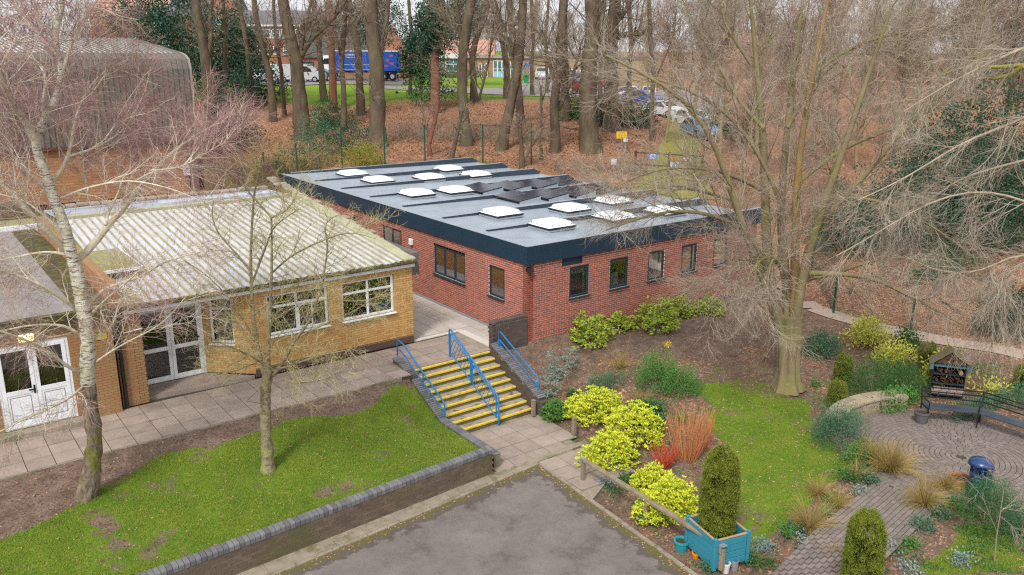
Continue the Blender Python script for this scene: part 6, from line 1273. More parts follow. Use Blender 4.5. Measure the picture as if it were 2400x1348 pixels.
mb = MB(); mossb = M('mossy_bough', (.26, .24, .03), (.2, .16, .04), 6, .95, .8, 20)
for px_ in ([(2500, 150), (2400, 152), (2340, 158), (2290, 155), (2245, 160), (2210, 175)], [(2400, 155), (2370, 175), (2330, 185), (2300, 183)]): P_ = traced(px_, S3+6, S3+7); mb = MB(); mb.tube(P_, np.linspace(.09, .03, 14), 8); build(mb, 'mossy_bough', mossb, rt.t, smooth=True)
# --- the wood behind: every trunk traced where it stands
WT = [  # label, trunk pixels bottom->top, width px bottom/top, s, colour, forks
 ('thick twin topped trunk left of centre rising from the leaf litter behind the roof', [(886, 352), (884, 300), (884, 230), (882, 150), (872, 70), (868, 0), (868, -60)], 40, 22, 57, 0, [[(888, 130), (905, 70), (910, 0), (915, -60)]]),
 ('slim curved trunk just left of the thick twin topped trunk', [(846, 255), (843, 200), (840, 120), (826, 50), (815, 0), (812, -60)], 17, 13, 74, 0, [[(832, 60), (850, 30), (870, 0)]]),
 ('straight reddish brown trunk with dark ivy crown in the middle of the wood', [(1020, 262), (1020, 200), (1019, 140), (1022, 60), (1024, 0), (1026, -60)], 19, 13, 72, 1, []),
 ('forked sapling with reddish stem in front of the reddish trunk', [(1008, 375), (1005, 340), (1015, 300), (1022, 270), (1026, 240)], 11, 8, 55, 1, [[(1010, 320), (995, 290), (990, 260)]]),
 ('tall trunk bowed to the right near the middle, mossy at its foot', [(1094, 342), (1090, 290), (1084, 230), (1082, 190), (1086, 110), (1098, 40), (1106, -10), (1110, -60)], 24, 17, 58, 0, [[(1084, 150), (1080, 80), (1070, 0)]]),
 ('V shaped pair of dark trunks on the grass in the middle distance', [(1111, 238), (1110, 190), (1106, 140), (1116, 90), (1140, 30), (1150, -40)], 15, 9, 78, 0, [[(1122, 236), (1134, 190), (1147, 140), (1152, 90), (1165, 20)], [(1106, 140), (1090, 90), (1070, 20)]]),
 ('leaning trunk that widens at a pale scar right of centre', [(1174, 352), (1182, 310), (1194, 260), (1206, 200), (1214, 150), (1222, 90), (1226, 0), (1230, -60)], 24, 15, 57, 0, [[(1210, 170), (1192, 110), (1180, 60), (1160, 0)]]),
 ('straight trunk standing close behind the leaning scarred trunk', [(1221, 298), (1218, 240), (1213, 170), (1200, 80), (1194, 0), (1190, -60)], 17, 12, 66, 0, []),
 ('dark slender trunk between the V pair and the leaning trunk', [(1188, 218), (1188, 160), (1180, 110), (1170, 60), (1150, 0)], 14, 9, 82, 0, [[(1184, 130), (1205, 60), (1220, 10)]]),
 ('rough trunk with forked side stems just left of the big bare trunk', [(1299, 370), (1302, 310), (1298, 250), (1304, 200), (1313, 120), (1318, 50), (1324, -40)], 22, 17, 56, 0, [[(1306, 260), (1335, 200), (1345, 170), (1360, 110)], [(1304, 200), (1285, 140), (1270, 70)]]),
 ('straight trunk half hidden behind the rough forked trunk', [(1324, 276), (1324, 200), (1322, 120), (1320, 40), (1320, -40)], 18, 14, 68, 0, []),
 ('massive trunk with flared mossy foot right of centre', [(1384, 348), (1380, 320), (1377, 270), (1378, 200), (1382, 140), (1390, 70), (1386, 0), (1385, -60)], 44, 24, 56, 0, [[(1382, 140), (1402, 80), (1415, 20), (1420, -60)], [(1378, 235), (1400, 240), (1440, 238)]]),
 ('stout trunk with broken side limb beside the massive trunk', [(1434, 302), (1432, 270), (1432, 200), (1432, 120), (1436, 60), (1442, 0), (1445, -60)], 36, 21, 63, 0, [[(1436, 95), (1460, 80), (1510, 80)], [(1438, 60), (1470, 20), (1490, -20)]]),
 ('thin straight sapling in the leaf litter right of centre', [(1269, 390), (1268, 330), (1268, 270), (1268, 200)], 7, 5, 54, 0, [[(1268, 240), (1290, 190), (1300, 150)]]),
 ('pollarded thick sapling close behind the solar panels', [(1224, 395), (1222, 340), (1218, 290)], 11, 7, 52, 0, [[(1230, 375), (1248, 340), (1262, 322)]]),
 ('mossy leaning sapling trunk behind the rooflights', [(1057, 372), (1068, 330), (1078, 285), (1082, 260)], 9, 6, 54, 0, []),
 ('tall forked trunk rising behind the corner of the sports hall', [(492, 215), (484, 160), (478, 110), (466, 60), (458, 0), (455, -60)], 24, 17, 70, 0, [[(486, 150), (495, 90), (492, 40), (500, -20)]]),
 ('big leaning trunk with a long arching right limb at upper left', [(706, 245), (700, 210), (696, 160), (690, 120), (676, 70), (664, 10), (660, -60)], 32, 20, 66, 0, [[(703, 160), (706, 110), (716, 60), (730, 0)], [(706, 130), (730, 90), (765, 60), (800, 20), (820, -20)]]),
 ('crooked brown trunk left of the big leaning trunk', [(636, 215), (634, 180), (622, 140), (612, 90), (600, 40), (592, -30)], 15, 10, 72, 0, [[(622, 145), (640, 120), (660, 100)]]),
 ('slim pale trunk before the dark tiled roof', [(757, 195), (752, 150), (746, 90), (738, 30), (732, -40)], 13, 10, 80, 0, [[(748, 100), (760, 50), (766, 0)]]),
 ('dark scarred trunk before the cab of the blue lorry', [(779, 215), (779, 160), (777, 100), (774, 40), (770, -40)], 15, 12, 76, 1, [[(775, 60), (790, 20), (800, -20)]]),
 ('slender trunk rising from the bushes at upper left', [(585, 190), (580, 120), (570, 60), (560, 0), (555, -50)], 10, 7, 78, 0, []),
 ('slender dark trunk between the reddish trunk and the thick one', [(960, 240), (962, 180), (966, 100), (960, 30), (955, -40)], 8, 6, 84, 0, [[(964, 110), (980, 60), (990, 10)]]),
 ('thin trunk right of the leaning scarred trunk', [(1248, 225), (1246, 160), (1250, 90), (1246, 20), (1245, -40)], 8, 6, 86, 0, []),
 ('thin trunk left of the rough forked trunk', [(1283, 235), (1282, 170), (1278, 100), (1284, 30), (1288, -40)], 7, 5, 88, 0, [[(1280, 120), (1265, 70), (1260, 30)]]),
 ('slim trunk right of the massive trunk', [(1408, 250), (1406, 190), (1410, 120), (1406, 40), (1404, -40)], 10, 8, 80, 0, []),
 ('thin trunk beyond the stout trunk with the broken limb', [(1478, 255), (1474, 180), (1480, 100), (1474, 20), (1470, -40)], 11, 8, 74, 0, [[(1478, 120), (1500, 60), (1510, 0)]]),
 ('slender trunk at the left end of the mossy road', [(1530, 330), (1526, 260), (1532, 170), (1524, 80), (1520, -40)], 11, 8, 60, 0, [[(1530, 200), (1560, 130), (1580, 80)]]),
 ('slim trunk rising before the gable at upper left', [(528, 235), (526, 170), (530, 90), (524, 20), (520, -40)], 9, 7, 72, 0, []),
 ('thin dark trunk between the crooked and the big leaning trunk', [(664, 235), (660, 170), (648, 100), (642, 30), (640, -40)], 9, 6, 74, 0, [[(650, 110), (670, 60), (680, 20)]]),
 ('short ivy clad trunk left of the thick twin topped trunk', [(805, 285), (806, 220), (800, 150), (806, 80), (812, -40)], 12, 9, 68, 0, [[(802, 150), (790, 90), (780, 30)]]),
]
RBARK = M('red_brown_bark', (.24, .105, .06), (.15, .07, .045), 3, .95, .8, 18, stretch=(1, 1, .3))
for lb_, tp, w0, w1, s_, cc, forks in WT:
    k_ = s_*1.01/FOC/2; mt_ = RBARK if cc else BARK; base = at(*tp[0], s_); tr_ = Tree('woodland_tree', lb_, base, group='bare trees of the wood behind the red building')
    P = [at(x, y, s_) for x, y in tp]; P[0] = np.array([P[0][0], P[0][1], min(P[0][2], gz(P[0][0], P[0][1]))-.1])
    R = np.linspace(w0, w1*1.1, len(P))*k_*1.02; R[0] *= 1.35
    tr_.trunk(P, R, mt_, sides=12, K=26, rough=.06)
    if tp[-1][1] < 0: tr_.limb([P[-1], P[-1]+[rng.normal(0, .5), rng.normal(0, .5), 3.5], P[-1]+[rng.normal(0, 1), rng.normal(0, 1), 7]], w1*k_, .05)
    for f in forks: tr_.limb([at(x, y, s_+rng.normal(0, .1)+.25*j) for j, (x, y) in enumerate(f)], w1*k_*.7, w1*k_*.3)
    up = resample(P, 14); tr_.P.append(up[6:][np.linspace(0, 7, 14).astype(int)]+0); tr_.R.append(np.full(14, .06)); n_last = len(tr_.P)-1
    for P_, R_ in list(zip(tr_.P, tr_.R))[:-1]: mb = MB(); mb.tube(P_, R_, 8); build(mb, 'limb', mt_, tr_.t, smooth=True)
    tr_.P[-1] = resample(P[1:], 14)
    A, AR = np.stack(tr_.P), np.stack(tr_.R); small = w0 < 12
    l1 = spawn(A, AR, 8 if small else 17, 1.3 if small else 3.2, .8, 7, .05, .17, .1, rf=.5, rmin=.012, rmax=.05); l2 = spawn(*l1, 6, .8 if small else 1.6, .75, 5, .02, .16, .1, rf=.5, rmin=.008, rmax=.016); l3 = spawn(*l2, 5, .4 if small else .85, .7, 4, 0, .15, .1, rf=.6, rmin=.006, rmax=.009)
    twigmesh(tr_.t, [l1], mt_, 'branches'); twigmesh(tr_.t, [l2, l3], TWIG)
# --- generic bare trees built once per kind and repeated
def bare(name, label, h, r, mat, tmat, n=(16, 9, 8), L=(3., 1.5, .7), ang=.75, lean=0, group=None, rt_=.006, clear=.25, trop=.06):
    t = Tree(name, label, np.zeros(3), group=group); P = np.cumsum(np.vstack([[0, 0, -.2], np.c_[rng.normal(lean, .05*h/6, 8), rng.normal(0, .05*h/6, 8), np.full(8, h/8)]]), 0); t.trunk(P, np.linspace(r, .03, 9), mat, K=18, sides=9)
    P = resample(P, 14)[None]; R = np.linspace(r, .03, 14)[None]
    l1 = spawn(P, R, n[0], L[0], ang, 8, trop, .14, clear, rf=.5, rmin=.012, rmax=.07, lfall=.6); l2 = spawn(*l1, n[1], L[1], .7, 6, .02, .14, .12, rf=.5, rmin=.008, rmax=.02); l3 = spawn(*l2, n[2], L[2], .6, 4, -.01, .13, .1, rf=.6, rmin=rt_, rmax=rt_*1.4)
    twigmesh(t.t, [l1], mat, 'branches', 4); twigmesh(t.t, [l2, l3], tmat, 'twigs'); return t.t
def put(src, used, p, rz, sc_, **kw):
    if not used[0]:
        used[0] = True; src.location = tuple(p); src.rotation_euler.z = rz; src.scale = (sc_,)*3; tag(src, **kw); return src
    return copy_tree(src, p, rz, sc_, **kw)
BGR = M('olive_thin_bark', (.30, .26, .14), (.22, .17, .10), 3, .9, .4, 20)
kinds = [[bare('thicket_tree', 'x', 11, .14, BGR, TWIGR, (30, 12, 11), (3.4, 1.6, .8), rt_=.009), [False]], [bare('thicket_tree', 'x', 9, .10, BGR, TWIGR, (30, 12, 11), (3.0, 1.5, .75), ang=.9, trop=0, rt_=.008), [False]], [bare('thicket_tree', 'x', 13, .17, BGR, TWIG, (32, 12, 10), (3.6, 1.7, .85), ang=.6, rt_=.010), [False]]]
TH = [(1560, 60, 0), (1620, 72, 2), (1690, 56, 0), (1748, 47, 1), (1780, 62, 2), (1850, 50, 0), (1905, 60, 2), (1960, 45, 1), (2020, 54, 0), (2110, 62, 2), (2270, 57, 2), (2420, 56, 2), (1820, 78, 0), (1950, 82, 2), (2100, 80, 0), (2250, 76, 2), (2380, 72, 0), (1680, 88, 2), (2030, 66, 2), (2140, 70, 0), (2200, 60, 2), (2300, 66, 0), (2360, 58, 2), (2445, 64, 0), (2080, 90, 2), (2230, 92, 0), (2398, 94, 2), (1900, 92, 0), (1760, 93, 2), (1640, 90, 0), (1510, 100, 0), (1400, 120, 2), (1250, 130, 0), (1150, 132, 2), (1320, 135, 1)]
poss = ['left end of the thicket behind the mossy road', 'behind the parked saloon', 'left of the big multi stemmed tree', 'right behind the big multi stemmed tree', 'in the right hand thicket', 'near the right edge']
ORDN = ['first', 'second', 'third', 'fourth', 'fifth', 'sixth', 'seventh', 'eighth', 'ninth', 'tenth', 'eleventh', 'twelfth', 'thirteenth', 'fourteenth', 'fifteenth', 'sixteenth', 'seventeenth', 'eighteenth', 'nineteenth', 'twentieth']
def rowof(s_): return 'farthest' if s_ > 95 else 'back' if s_ > 68 else 'middle' if s_ > 52 else 'front'
for i, (x, s_, k) in enumerate(TH):
    p = at(x, 300, s_); p = np.array([p[0], p[1], gz(p[0], p[1])]); far = s_ > 95
    o_n = ORDN[sum(1 for a in TH if rowof(a[1]) == rowof(s_) and a[0] < x)]
    lb_ = ('bare twiggy tree far behind the school, %s from the left' % o_n if far else 'bare reddish twigged tree, %s from the left in the %s row of the right thicket' % (o_n, rowof(s_)))
    put(kinds[k][0], kinds[k][1], p, rng.uniform(0, 6.28), rng.uniform(.85, 1.15), label=lb_, cat='tree', group='far bare trees behind the school' if far else 'bare thicket trees on the right')
bk2 = [[bare('birch_tree', 'x', 11, .13, BIRB, TWIGB, (26, 11, 10), (3.2, 1.5, .8), ang=.8, rt_=.0085, trop=.05, clear=.42), [False]]]
for i, (x, s_, lb_) in enumerate([(60, 39, 'leftmost purple twigged birch before the sports hall'), (200, 41, 'second purple twigged birch before the sports hall'), (330, 43.5, 'third purple twigged birch before the sports hall, near its corner'), (455, 46, 'rightmost purple twigged birch hiding the brown piers of the hall'), (-60, 36, 'purple twigged birch at the left picture edge before the hall')]):
    p = at(x, 430, s_); p = np.array([p[0], p[1], gz(p[0], p[1])]); put(bk2[0][0], bk2[0][1], p, i*1.9, (.70, .64, .56, .52, .8)[i], label=lb_, cat='tree', group='birches before the sports hall')
# ================================================================ FOLIAGE
def leaves(mb, C, D, L, W, tint, fold=.25, sidev=None):
    n = len(C); D = nrm(D); S = nrm(np.cross(D, nrm(rng.normal(size=(n, 3))))) if sidev is None else sidev; N = np.cross(D, S); L = (np.asarray(L)*np.ones(n))[:, None]; W = (np.asarray(W)*np.ones(n))[:, None]
    V = np.stack([C, C+D*L*.5+S*W*.5+N*W*fold, C+D*L, C+D*L*.5-S*W*.5+N*W*fold], 1).reshape(-1, 3); Q = np.arange(n*4).reshape(-1, 4); mb.add(V, Q, tint=tint)
def leafmat(name, c1, c2, rough=.55, trans=.25, spec=.35):
    m = M(name, c1, c2, 2, rough, tint=.75, spec=spec); return m
def bush(name, label, base, rad, h, n, L, W, mat, cat='shrub', group=None, per=14, cr=None, lift=.5, shape='dome', irregular=.18, stemmat=None, stems=10, droop=0., inner=.55, z0=.1, root=None, whorl=False, ground_z=True):
    base = np.array(base, float); t = root or thing(name, base, label, cat, group); rx, ry = rad if np.ndim(rad) else (rad, rad)
    m = max(4, n//per); u = nrm(rng.normal(size=(m, 3))); u[:, 2] = np.abs(u[:, 2]) if shape == 'dome' else u[:, 2]
    ph = rng.uniform(0, 6.28, 6); wob = 1+irregular*(np.sin(3*np.arctan2(u[:, 1], u[:, 0])+ph[0])*.5+np.sin(5*np.arctan2(u[:, 1], u[:, 0])+4*u[:, 2]+ph[1])*.4+rng.normal(0, .35, m))
    f = (1-rng.random(m)**2.2*inner)*wob; c = u*f[:, None]*[rx, ry, 1]; c[:, 2] = z0*h+c[:, 2]*h*(1-z0) if shape == 'dome' else h*.5+c[:, 2]*h*.5
    cr = cr or L*1.2; C = np.repeat(base+c, per, 0); U_ = np.repeat(u, per, 0)
    D = nrm(rng.normal(size=C.shape)+U_*.9+[0, 0, lift]); 
    if whorl: D = nrm(rng.normal(size=C.shape)*[1, 1, .25]+U_*.35+[0, 0, lift*.3-droop]); C = C+D*L*.1
    else: C = C+rng.normal(0, cr, C.shape)
    tn = np.clip(np.repeat(rng.random(m), per)*.6+rng.random(len(C))*.4, 0, 1)
    mb = MB(); leaves(mb, C, D+[0, 0, -droop], L*rng.uniform(.7, 1.2, len(C)), W, tn); build(mb, 'foliage', mat, t, kind='stuff')
    if stems:
        k = rng.integers(0, m, stems); P = np.stack([resample([base+[rng.normal(0, .04), rng.normal(0, .04), -.03], base+c[j]*[.4, .4, .5], base+c[j]*.95], 5) for j in k]); mb = MB(); mb.tubes(P, np.linspace(.014, .005, 5)[None]*np.ones((stems, 1)), 4, tint=.5); build(mb, 'stems', stemmat or TWIG, t)
    return t
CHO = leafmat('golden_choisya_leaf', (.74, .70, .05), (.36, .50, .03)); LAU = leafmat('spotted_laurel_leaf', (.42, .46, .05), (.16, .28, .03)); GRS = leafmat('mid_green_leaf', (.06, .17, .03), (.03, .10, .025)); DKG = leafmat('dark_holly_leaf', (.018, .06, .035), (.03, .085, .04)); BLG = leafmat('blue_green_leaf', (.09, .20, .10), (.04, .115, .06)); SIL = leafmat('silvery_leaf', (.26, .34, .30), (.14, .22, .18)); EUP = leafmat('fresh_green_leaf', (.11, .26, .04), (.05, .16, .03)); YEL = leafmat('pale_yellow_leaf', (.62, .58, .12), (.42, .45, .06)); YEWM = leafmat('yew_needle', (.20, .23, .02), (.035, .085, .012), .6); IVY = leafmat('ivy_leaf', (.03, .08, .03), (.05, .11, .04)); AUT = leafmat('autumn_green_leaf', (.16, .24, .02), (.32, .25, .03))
def G(x, y): p = gnd(x, y); return np.array([p[0], p[1], gz(p[0], p[1])])
# golden shrubs: each is one plant made of two or three domes
def multi(label, name, parts, mat, **k):
    b = parts[0][0]; t = thing(name, b, label, 'shrub')
    for (p, r, h, n) in parts: bush(name, '', p, r, h, n, root=t, mat=mat, **k)
    return t
kw = dict(L=.085, W=.034, per=9, whorl=True, lift=1.2, irregular=.16)
G0 = 1.14
multi('largest golden yellow shrub curling round behind the stone paving', 'golden_shrub', [(G(1400, 985), (.85, .66), .92, 5200), (G(1488, 1030), (.82, .8), 1.02, 5600), (G(1425, 1090), (.84, .66), .92, 5600), (G(1345, 985), (.35, .35), .7, 1400)], CHO, **kw)
multi('golden yellow shrub spilling over the knee rail beside the teal planter', 'golden_shrub', [(G(1562, 1210), (.86, .6), .95, 6600), (G(1525, 1145), (.5, .42), .62, 2200)], CHO, **kw)
bush('green_shrub', 'small green shrub at the foot of the right flank wall below the golden one', G(1298, 985), (.42, .34), .6, 2200, .08, .03, EUP, per=9, whorl=True)
kw = dict(L=.15, W=.055, per=8, whorl=True, lift=.9, droop=.15, irregular=.2)
for x, y, r, h, lb_ in [(1382, 806, .72, .95, 'largest yellow green laurel against the brick wall under the first window'), (1450, 775, .5, .6, 'loose yellow green laurel right of the largest one by the wall'), (1538, 772, .75, 1.05, 'rounded dense laurel under the third window of the brick wall'), (1590, 742, .55, .75, 'laurel under the fourth window of the brick wall'), (1662, 735, .55, .65, 'sparser laurel at the far right end of the brick wall')]:
    bush('laurel_shrub', lb_, G(x, y), r, h, int(1500*r*h*1.3+200), mat=LAU, group='laurels planted along the red brick wall', **kw)
multi('tall loose silvery grey green shrub by the corner of the red building', 'silvery_shrub', [(G(1300, 895), (.42, .35), 1.0, 800), (G(1335, 870), (.3, .3), .9, 400), (G(1290, 930), (.4, .3), .6, 500)], SIL, L=.11, W=.02, per=10, whorl=True, lift=.6, droop=.3, irregular=.4, inner=.9)
bush('grey_shrub', 'low grey green shrub left of the bright green bush', G(1420, 915), (.8, .45), .5, 2600, .06, .02, BLG)
multi('large bright green bush with a few yellow flowers in the middle of the bed', 'green_bush', [(G(1535, 915), (.72, .6), 1.1, 5200), (G(1595, 925), (.62, .5), .85, 3800)], EUP, L=.06, W=.022, per=10, irregular=.25)
p = G(1562, 860)+[0, 0, .75]; mb = MB(); leaves(mb, p+rng.normal(0, .07, (60, 3)), rng.normal(size=(60, 3))+[0, 0, 1], .05, .03, rng.random(60)); o = build(mb, 'yellow_flowers', M('flower_yellow', (.85, .65, .02), (.8, .55, .02), 5, .6), None); tag(o, 'cluster of small yellow flowers on top of the bright green bush', 'flowers')
bush('green_plant', 'dark leafy plant under the bright green bush beside the red stems', G(1520, 985), (.5, .4), .5, 1500, .09, .06, GRS)
bush('green_plant', 'small leafy plant between the golden shrub and the red stemmed dogwood', G(1535, 1010), (.28, .25), .4, 700, .08, .05, BLG)
# columnar yews
def yew(label, base, r, h, n, dark=0):
    t = thing('columnar_yew', base, label, 'conifer'); base = np.array(base, float)
    z = rng.random(n)**.9; a = rng.uniform(0, 2*np.pi, n); ridge = 1+.14*np.sin(a*9+1.5*np.sin(z*7))+.06*np.sin(a*5+z*9); prof = np.interp(z, [0, .1, .5, .85, .95, 1.0], [.75, .92, 1, .9, .72, .35])
    spike = (z > .7)*(np.sin(a*9)**2)*.13*h*(z-.7)/.3*rng.random(n)
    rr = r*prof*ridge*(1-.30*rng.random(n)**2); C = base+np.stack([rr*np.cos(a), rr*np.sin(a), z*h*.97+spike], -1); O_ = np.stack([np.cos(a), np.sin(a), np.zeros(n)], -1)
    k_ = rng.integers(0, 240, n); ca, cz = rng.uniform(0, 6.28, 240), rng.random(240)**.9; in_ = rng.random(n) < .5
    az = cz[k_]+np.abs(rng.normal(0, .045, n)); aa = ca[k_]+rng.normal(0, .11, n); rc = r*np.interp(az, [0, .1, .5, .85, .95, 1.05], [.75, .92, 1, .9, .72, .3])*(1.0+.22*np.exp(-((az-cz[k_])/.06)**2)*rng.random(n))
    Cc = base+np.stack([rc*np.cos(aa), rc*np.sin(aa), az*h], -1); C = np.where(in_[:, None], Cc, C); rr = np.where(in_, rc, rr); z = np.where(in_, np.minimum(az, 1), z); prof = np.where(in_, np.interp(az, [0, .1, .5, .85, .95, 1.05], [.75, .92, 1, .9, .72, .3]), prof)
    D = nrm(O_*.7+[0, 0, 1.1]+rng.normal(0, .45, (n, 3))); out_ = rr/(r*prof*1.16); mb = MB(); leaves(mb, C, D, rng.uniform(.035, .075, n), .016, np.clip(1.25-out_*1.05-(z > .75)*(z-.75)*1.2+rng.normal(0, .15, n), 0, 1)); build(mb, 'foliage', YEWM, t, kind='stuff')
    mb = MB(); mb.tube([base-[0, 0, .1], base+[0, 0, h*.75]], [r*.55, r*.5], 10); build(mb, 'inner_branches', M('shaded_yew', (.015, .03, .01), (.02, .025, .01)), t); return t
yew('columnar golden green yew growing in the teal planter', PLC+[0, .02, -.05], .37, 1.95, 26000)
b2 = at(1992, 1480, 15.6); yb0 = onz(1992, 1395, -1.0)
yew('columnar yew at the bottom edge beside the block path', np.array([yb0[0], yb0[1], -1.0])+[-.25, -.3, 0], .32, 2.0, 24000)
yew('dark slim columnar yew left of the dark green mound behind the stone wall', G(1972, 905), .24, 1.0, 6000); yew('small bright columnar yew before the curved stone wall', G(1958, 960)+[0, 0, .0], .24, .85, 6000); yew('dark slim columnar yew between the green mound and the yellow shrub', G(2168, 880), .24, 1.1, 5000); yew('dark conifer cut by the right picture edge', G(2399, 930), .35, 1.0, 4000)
# shrubs round the patio
for lb_, x, y, r, h, n, L, W, m_ in [
    ('feathery blue green shrub before the curved stone wall', 1962, 1040, (.8, .6), 1.0, 6000, .08, .014, BLG), ('low green plants between the feathery shrub and the dry grasses', 2015, 1085, (.6, .35), .45, 1900, .06, .03, EUP),
    ('large dark green feathery mound behind the curved stone wall', 2040, 925, (.95, .7), 1.15, 7000, .08, .014, GRS), ('second dark green feathery mound near the insect hotel', 2115, 925, (.85, .6), 1.0, 6000, .08, .014, GRS), ('fresh green leafy shrub at the foot of the dark mounds', 2095, 955, (.8, .35), .5, 2200, .09, .05, EUP),
    ('pale yellow leaved shrub just left of the insect hotel', 2212, 908, (.62, .5), 1.05, 1500, .15, .055, YEL), ('tall pale yellow shrub left of centre beyond the dark mounds', 2030, 810, (.65, .5), 1.0, 1500, .14, .05, YEL), ('low spreading pale yellow shrub behind the dark mounds', 2090, 850, (.9, .5), .55, 1500, .13, .05, YEL),
    ('dark shrub with grey tips right of the big tree foot', 1925, 835, (.7, .5), .8, 2200, .09, .035, BLG), ('small upright green shrub by the garden footpath', 2125, 825, .4, .75, 800, .1, .05, GRS), ('low variegated ground cover behind the bench', 2290, 965, (1.3, .3), .3, 1800, .07, .03, BLG),
    ('blue green shrub right of the insect hotel behind the bench', 2375, 955, (.6, .5), .7, 2000, .07, .02, BLG), ('small yellow green shrub right of the insect hotel', 2330, 930, .3, .4, 350, .13, .05, YEL), ('big feathery green shrub hiding the foot of the litter bin', 2310, 1235, (.7, .6), 1.15, 8000, .07, .012, GRS), ('blue tinted feathery shrub at the right edge below the bin', 2395, 1270, (.6, .5), .9, 4000, .07, .012, BLG),
    ('dark blue green bush by the fence at the right edge', 2350, 790, (1.1, .9), 1.8, 3600, .12, .05, DKG)]:
    bush('garden_shrub', lb_, G(x, y), r, h, n, L, W, m_, irregular=.22)
# low rosettes and ground cover plants along the beds
lows = [(1545, 1060), (1470, 1135), (1420, 1140), (1520, 1230), (1620, 1240), (1760, 1325), (1790, 1290), (1655, 1310), (1840, 1250), (1800, 1330), (1740, 1310), (1860, 1250), (1955, 1180), (1985, 1130), (2010, 1160), (2035, 1130), (2140, 1285), (2100, 1310), (2075, 1290), (2160, 1240), (2230, 1190), (2050, 1335), (2130, 1345), (1905, 1235), (1910, 905), (1340, 930), (1390, 950), (1480, 960), (1600, 990), (2020, 1050), (1880, 1290), (2200, 1215), (1500, 1200), (1440, 1165), (2250, 1330), (1660, 1335)]
for i, (x, y) in enumerate(lows):
    cn_ = ['fresh green', 'dark green', 'silvery', 'blue green'][i % 4]; on_ = ORDN[sum(1 for j, a in enumerate(lows) if j % 4 == i % 4 and (a[0], a[1]) < (x, y))]
    bush('bedding_plant', 'low %s bedding plant among fallen leaves, %s of its colour from the left' % (cn_, on_), G(x, y), rng.uniform(.1, .24), rng.uniform(.1, .22), int(rng.uniform(120, 420)), .07, .035, [EUP, GRS, SIL, BLG][i % 4], cat='plant', group='low plants in the garden beds', stems=0)
# grass tufts and red stems
STRAW = M('straw_grass', (.50, .36, .13), (.22, .17, .05), 3, .8, tint=.9)
def tuft(label, p, r, h, n, mat=STRAW, name='ornamental_grass', cat='grass tuft', arch=.9, group=None, rr=.0035, K=6):
    t = thing(name, p, label, cat, group); a = rng.uniform(0, 6.28, n)+.6*np.sin(rng.uniform(0, 6.28, n)); e = rng.random(n)**.6*(1+.35*np.sin(a*2+p[0])+.25*np.sin(a*5+p[1])); d0 = np.stack([np.cos(a)*e*.5, np.sin(a)*e*.5, np.ones(n)], -1); d = nrm(d0); P = np.empty((n, K, 3)); P[:, 0] = p+np.stack([np.cos(a), np.sin(a), 0*a], -1)*(rng.random(n)*r*.25)[:, None]; L_ = h*1.3*rng.uniform(.35, 1.15, n)*(1+.2*np.sin(a*3+p[0]*3))/(K-1)
    for k in range(1, K): d = nrm(d+np.stack([np.cos(a)*e, np.sin(a)*e, -.9*e], -1)*arch/K*1.6); P[:, k] = P[:, k-1]+d*L_[:, None]
    mb = MB(); mb.tubes(P, np.linspace(rr, rr*.35, K)[None]*np.ones((n, 1)), 3, tint=rng.random(n)); build(mb, 'blades', mat, t, kind='stuff')
for lb_, x, y, r, h, n in [('largest straw coloured grass at the patio edge', 2085, 1110, .5, .75, 1300), ('straw grass half merged with the largest tuft, on its left', 2045, 1090, .4, .55, 700), ('straw grass on the right side of the block path by the bin', 2165, 1190, .4, .55, 900), ('pale straw grass round the terracotta bowl', 2215, 1155, .35, .45, 600), ('tall straw grass left of the block path near the bottom', 1895, 1245, .36, .6, 800), ('small straw grass at the lawn corner by the path', 1915, 1165, .25, .42, 450), ('small straw grass above the path next to the silver plant', 2005, 1125, .22, .35, 350), ('straw grass behind the bottom columnar yew', 1960, 1195, .2, .45, 350), ('thin dry grass at the foot of the bottom yew', 1950, 1330, .2, .35, 300), ('dry brown upright stems behind the bright green bush', 1455, 865, .2, .75, 160), ('dull green grass clump beside the golden shrub', 1500, 950, .25, .4, 300)]:
    tuft(lb_, G(x, y), r, h, n)
tuft('bright green daffodil leaves by the silver plant near the block path', G(1845, 1275), .12, .3, 40, M('daffodil_green', (.12, .34, .05), (.08, .26, .04), 3, .6), 'spring_bulb', 'plant', rr=.008); tuft('pale green iris leaves beside the tall straw grass', G(1935, 1210), .15, .3, 60, M('iris_green', (.25, .42, .14), (.16, .32, .1), 3, .6), 'spring_bulb', 'plant', rr=.008)
DOG = M('orange_stem', (.58, .29, .09), (.44, .13, .07), 3, .6, tint=.9)
def dog(label, p, r, h, n, mat=DOG):
    t = thing('dogwood', p, label, 'shrub'); a = rng.uniform(0, 6.28, n); e = rng.random(n)**.5; P0 = p+np.stack([np.cos(a), np.sin(a), 0*a], -1)*(e*r*.45)[:, None]; Pt = p+np.stack([np.cos(a)*e*r*1.2, np.sin(a)*e*r*1.2, h*rng.uniform(.7, 1.05, n)], -1)
    P = np.stack([P0, P0*.6+Pt*.4+rng.normal(0, .02, P0.shape), P0*.2+Pt*.8+rng.normal(0, .03, P0.shape), Pt], 1); R = np.linspace(.007, .003, 4)[None]*np.ones((n, 1)); l2 = spawn(P, R, 3, h*.28, .35, 4, .08, .06, .4, rf=.7, rmin=.0028)
    mb = MB(); mb.tubes(P, R, 4, tint=rng.random(n)); build(mb, 'stems', mat, t, kind='stuff'); mb = MB(); mb.tubes(*l2, 3, tint=rng.random(len(l2[0]))); build(mb, 'twigs', mat, t, kind='stuff')
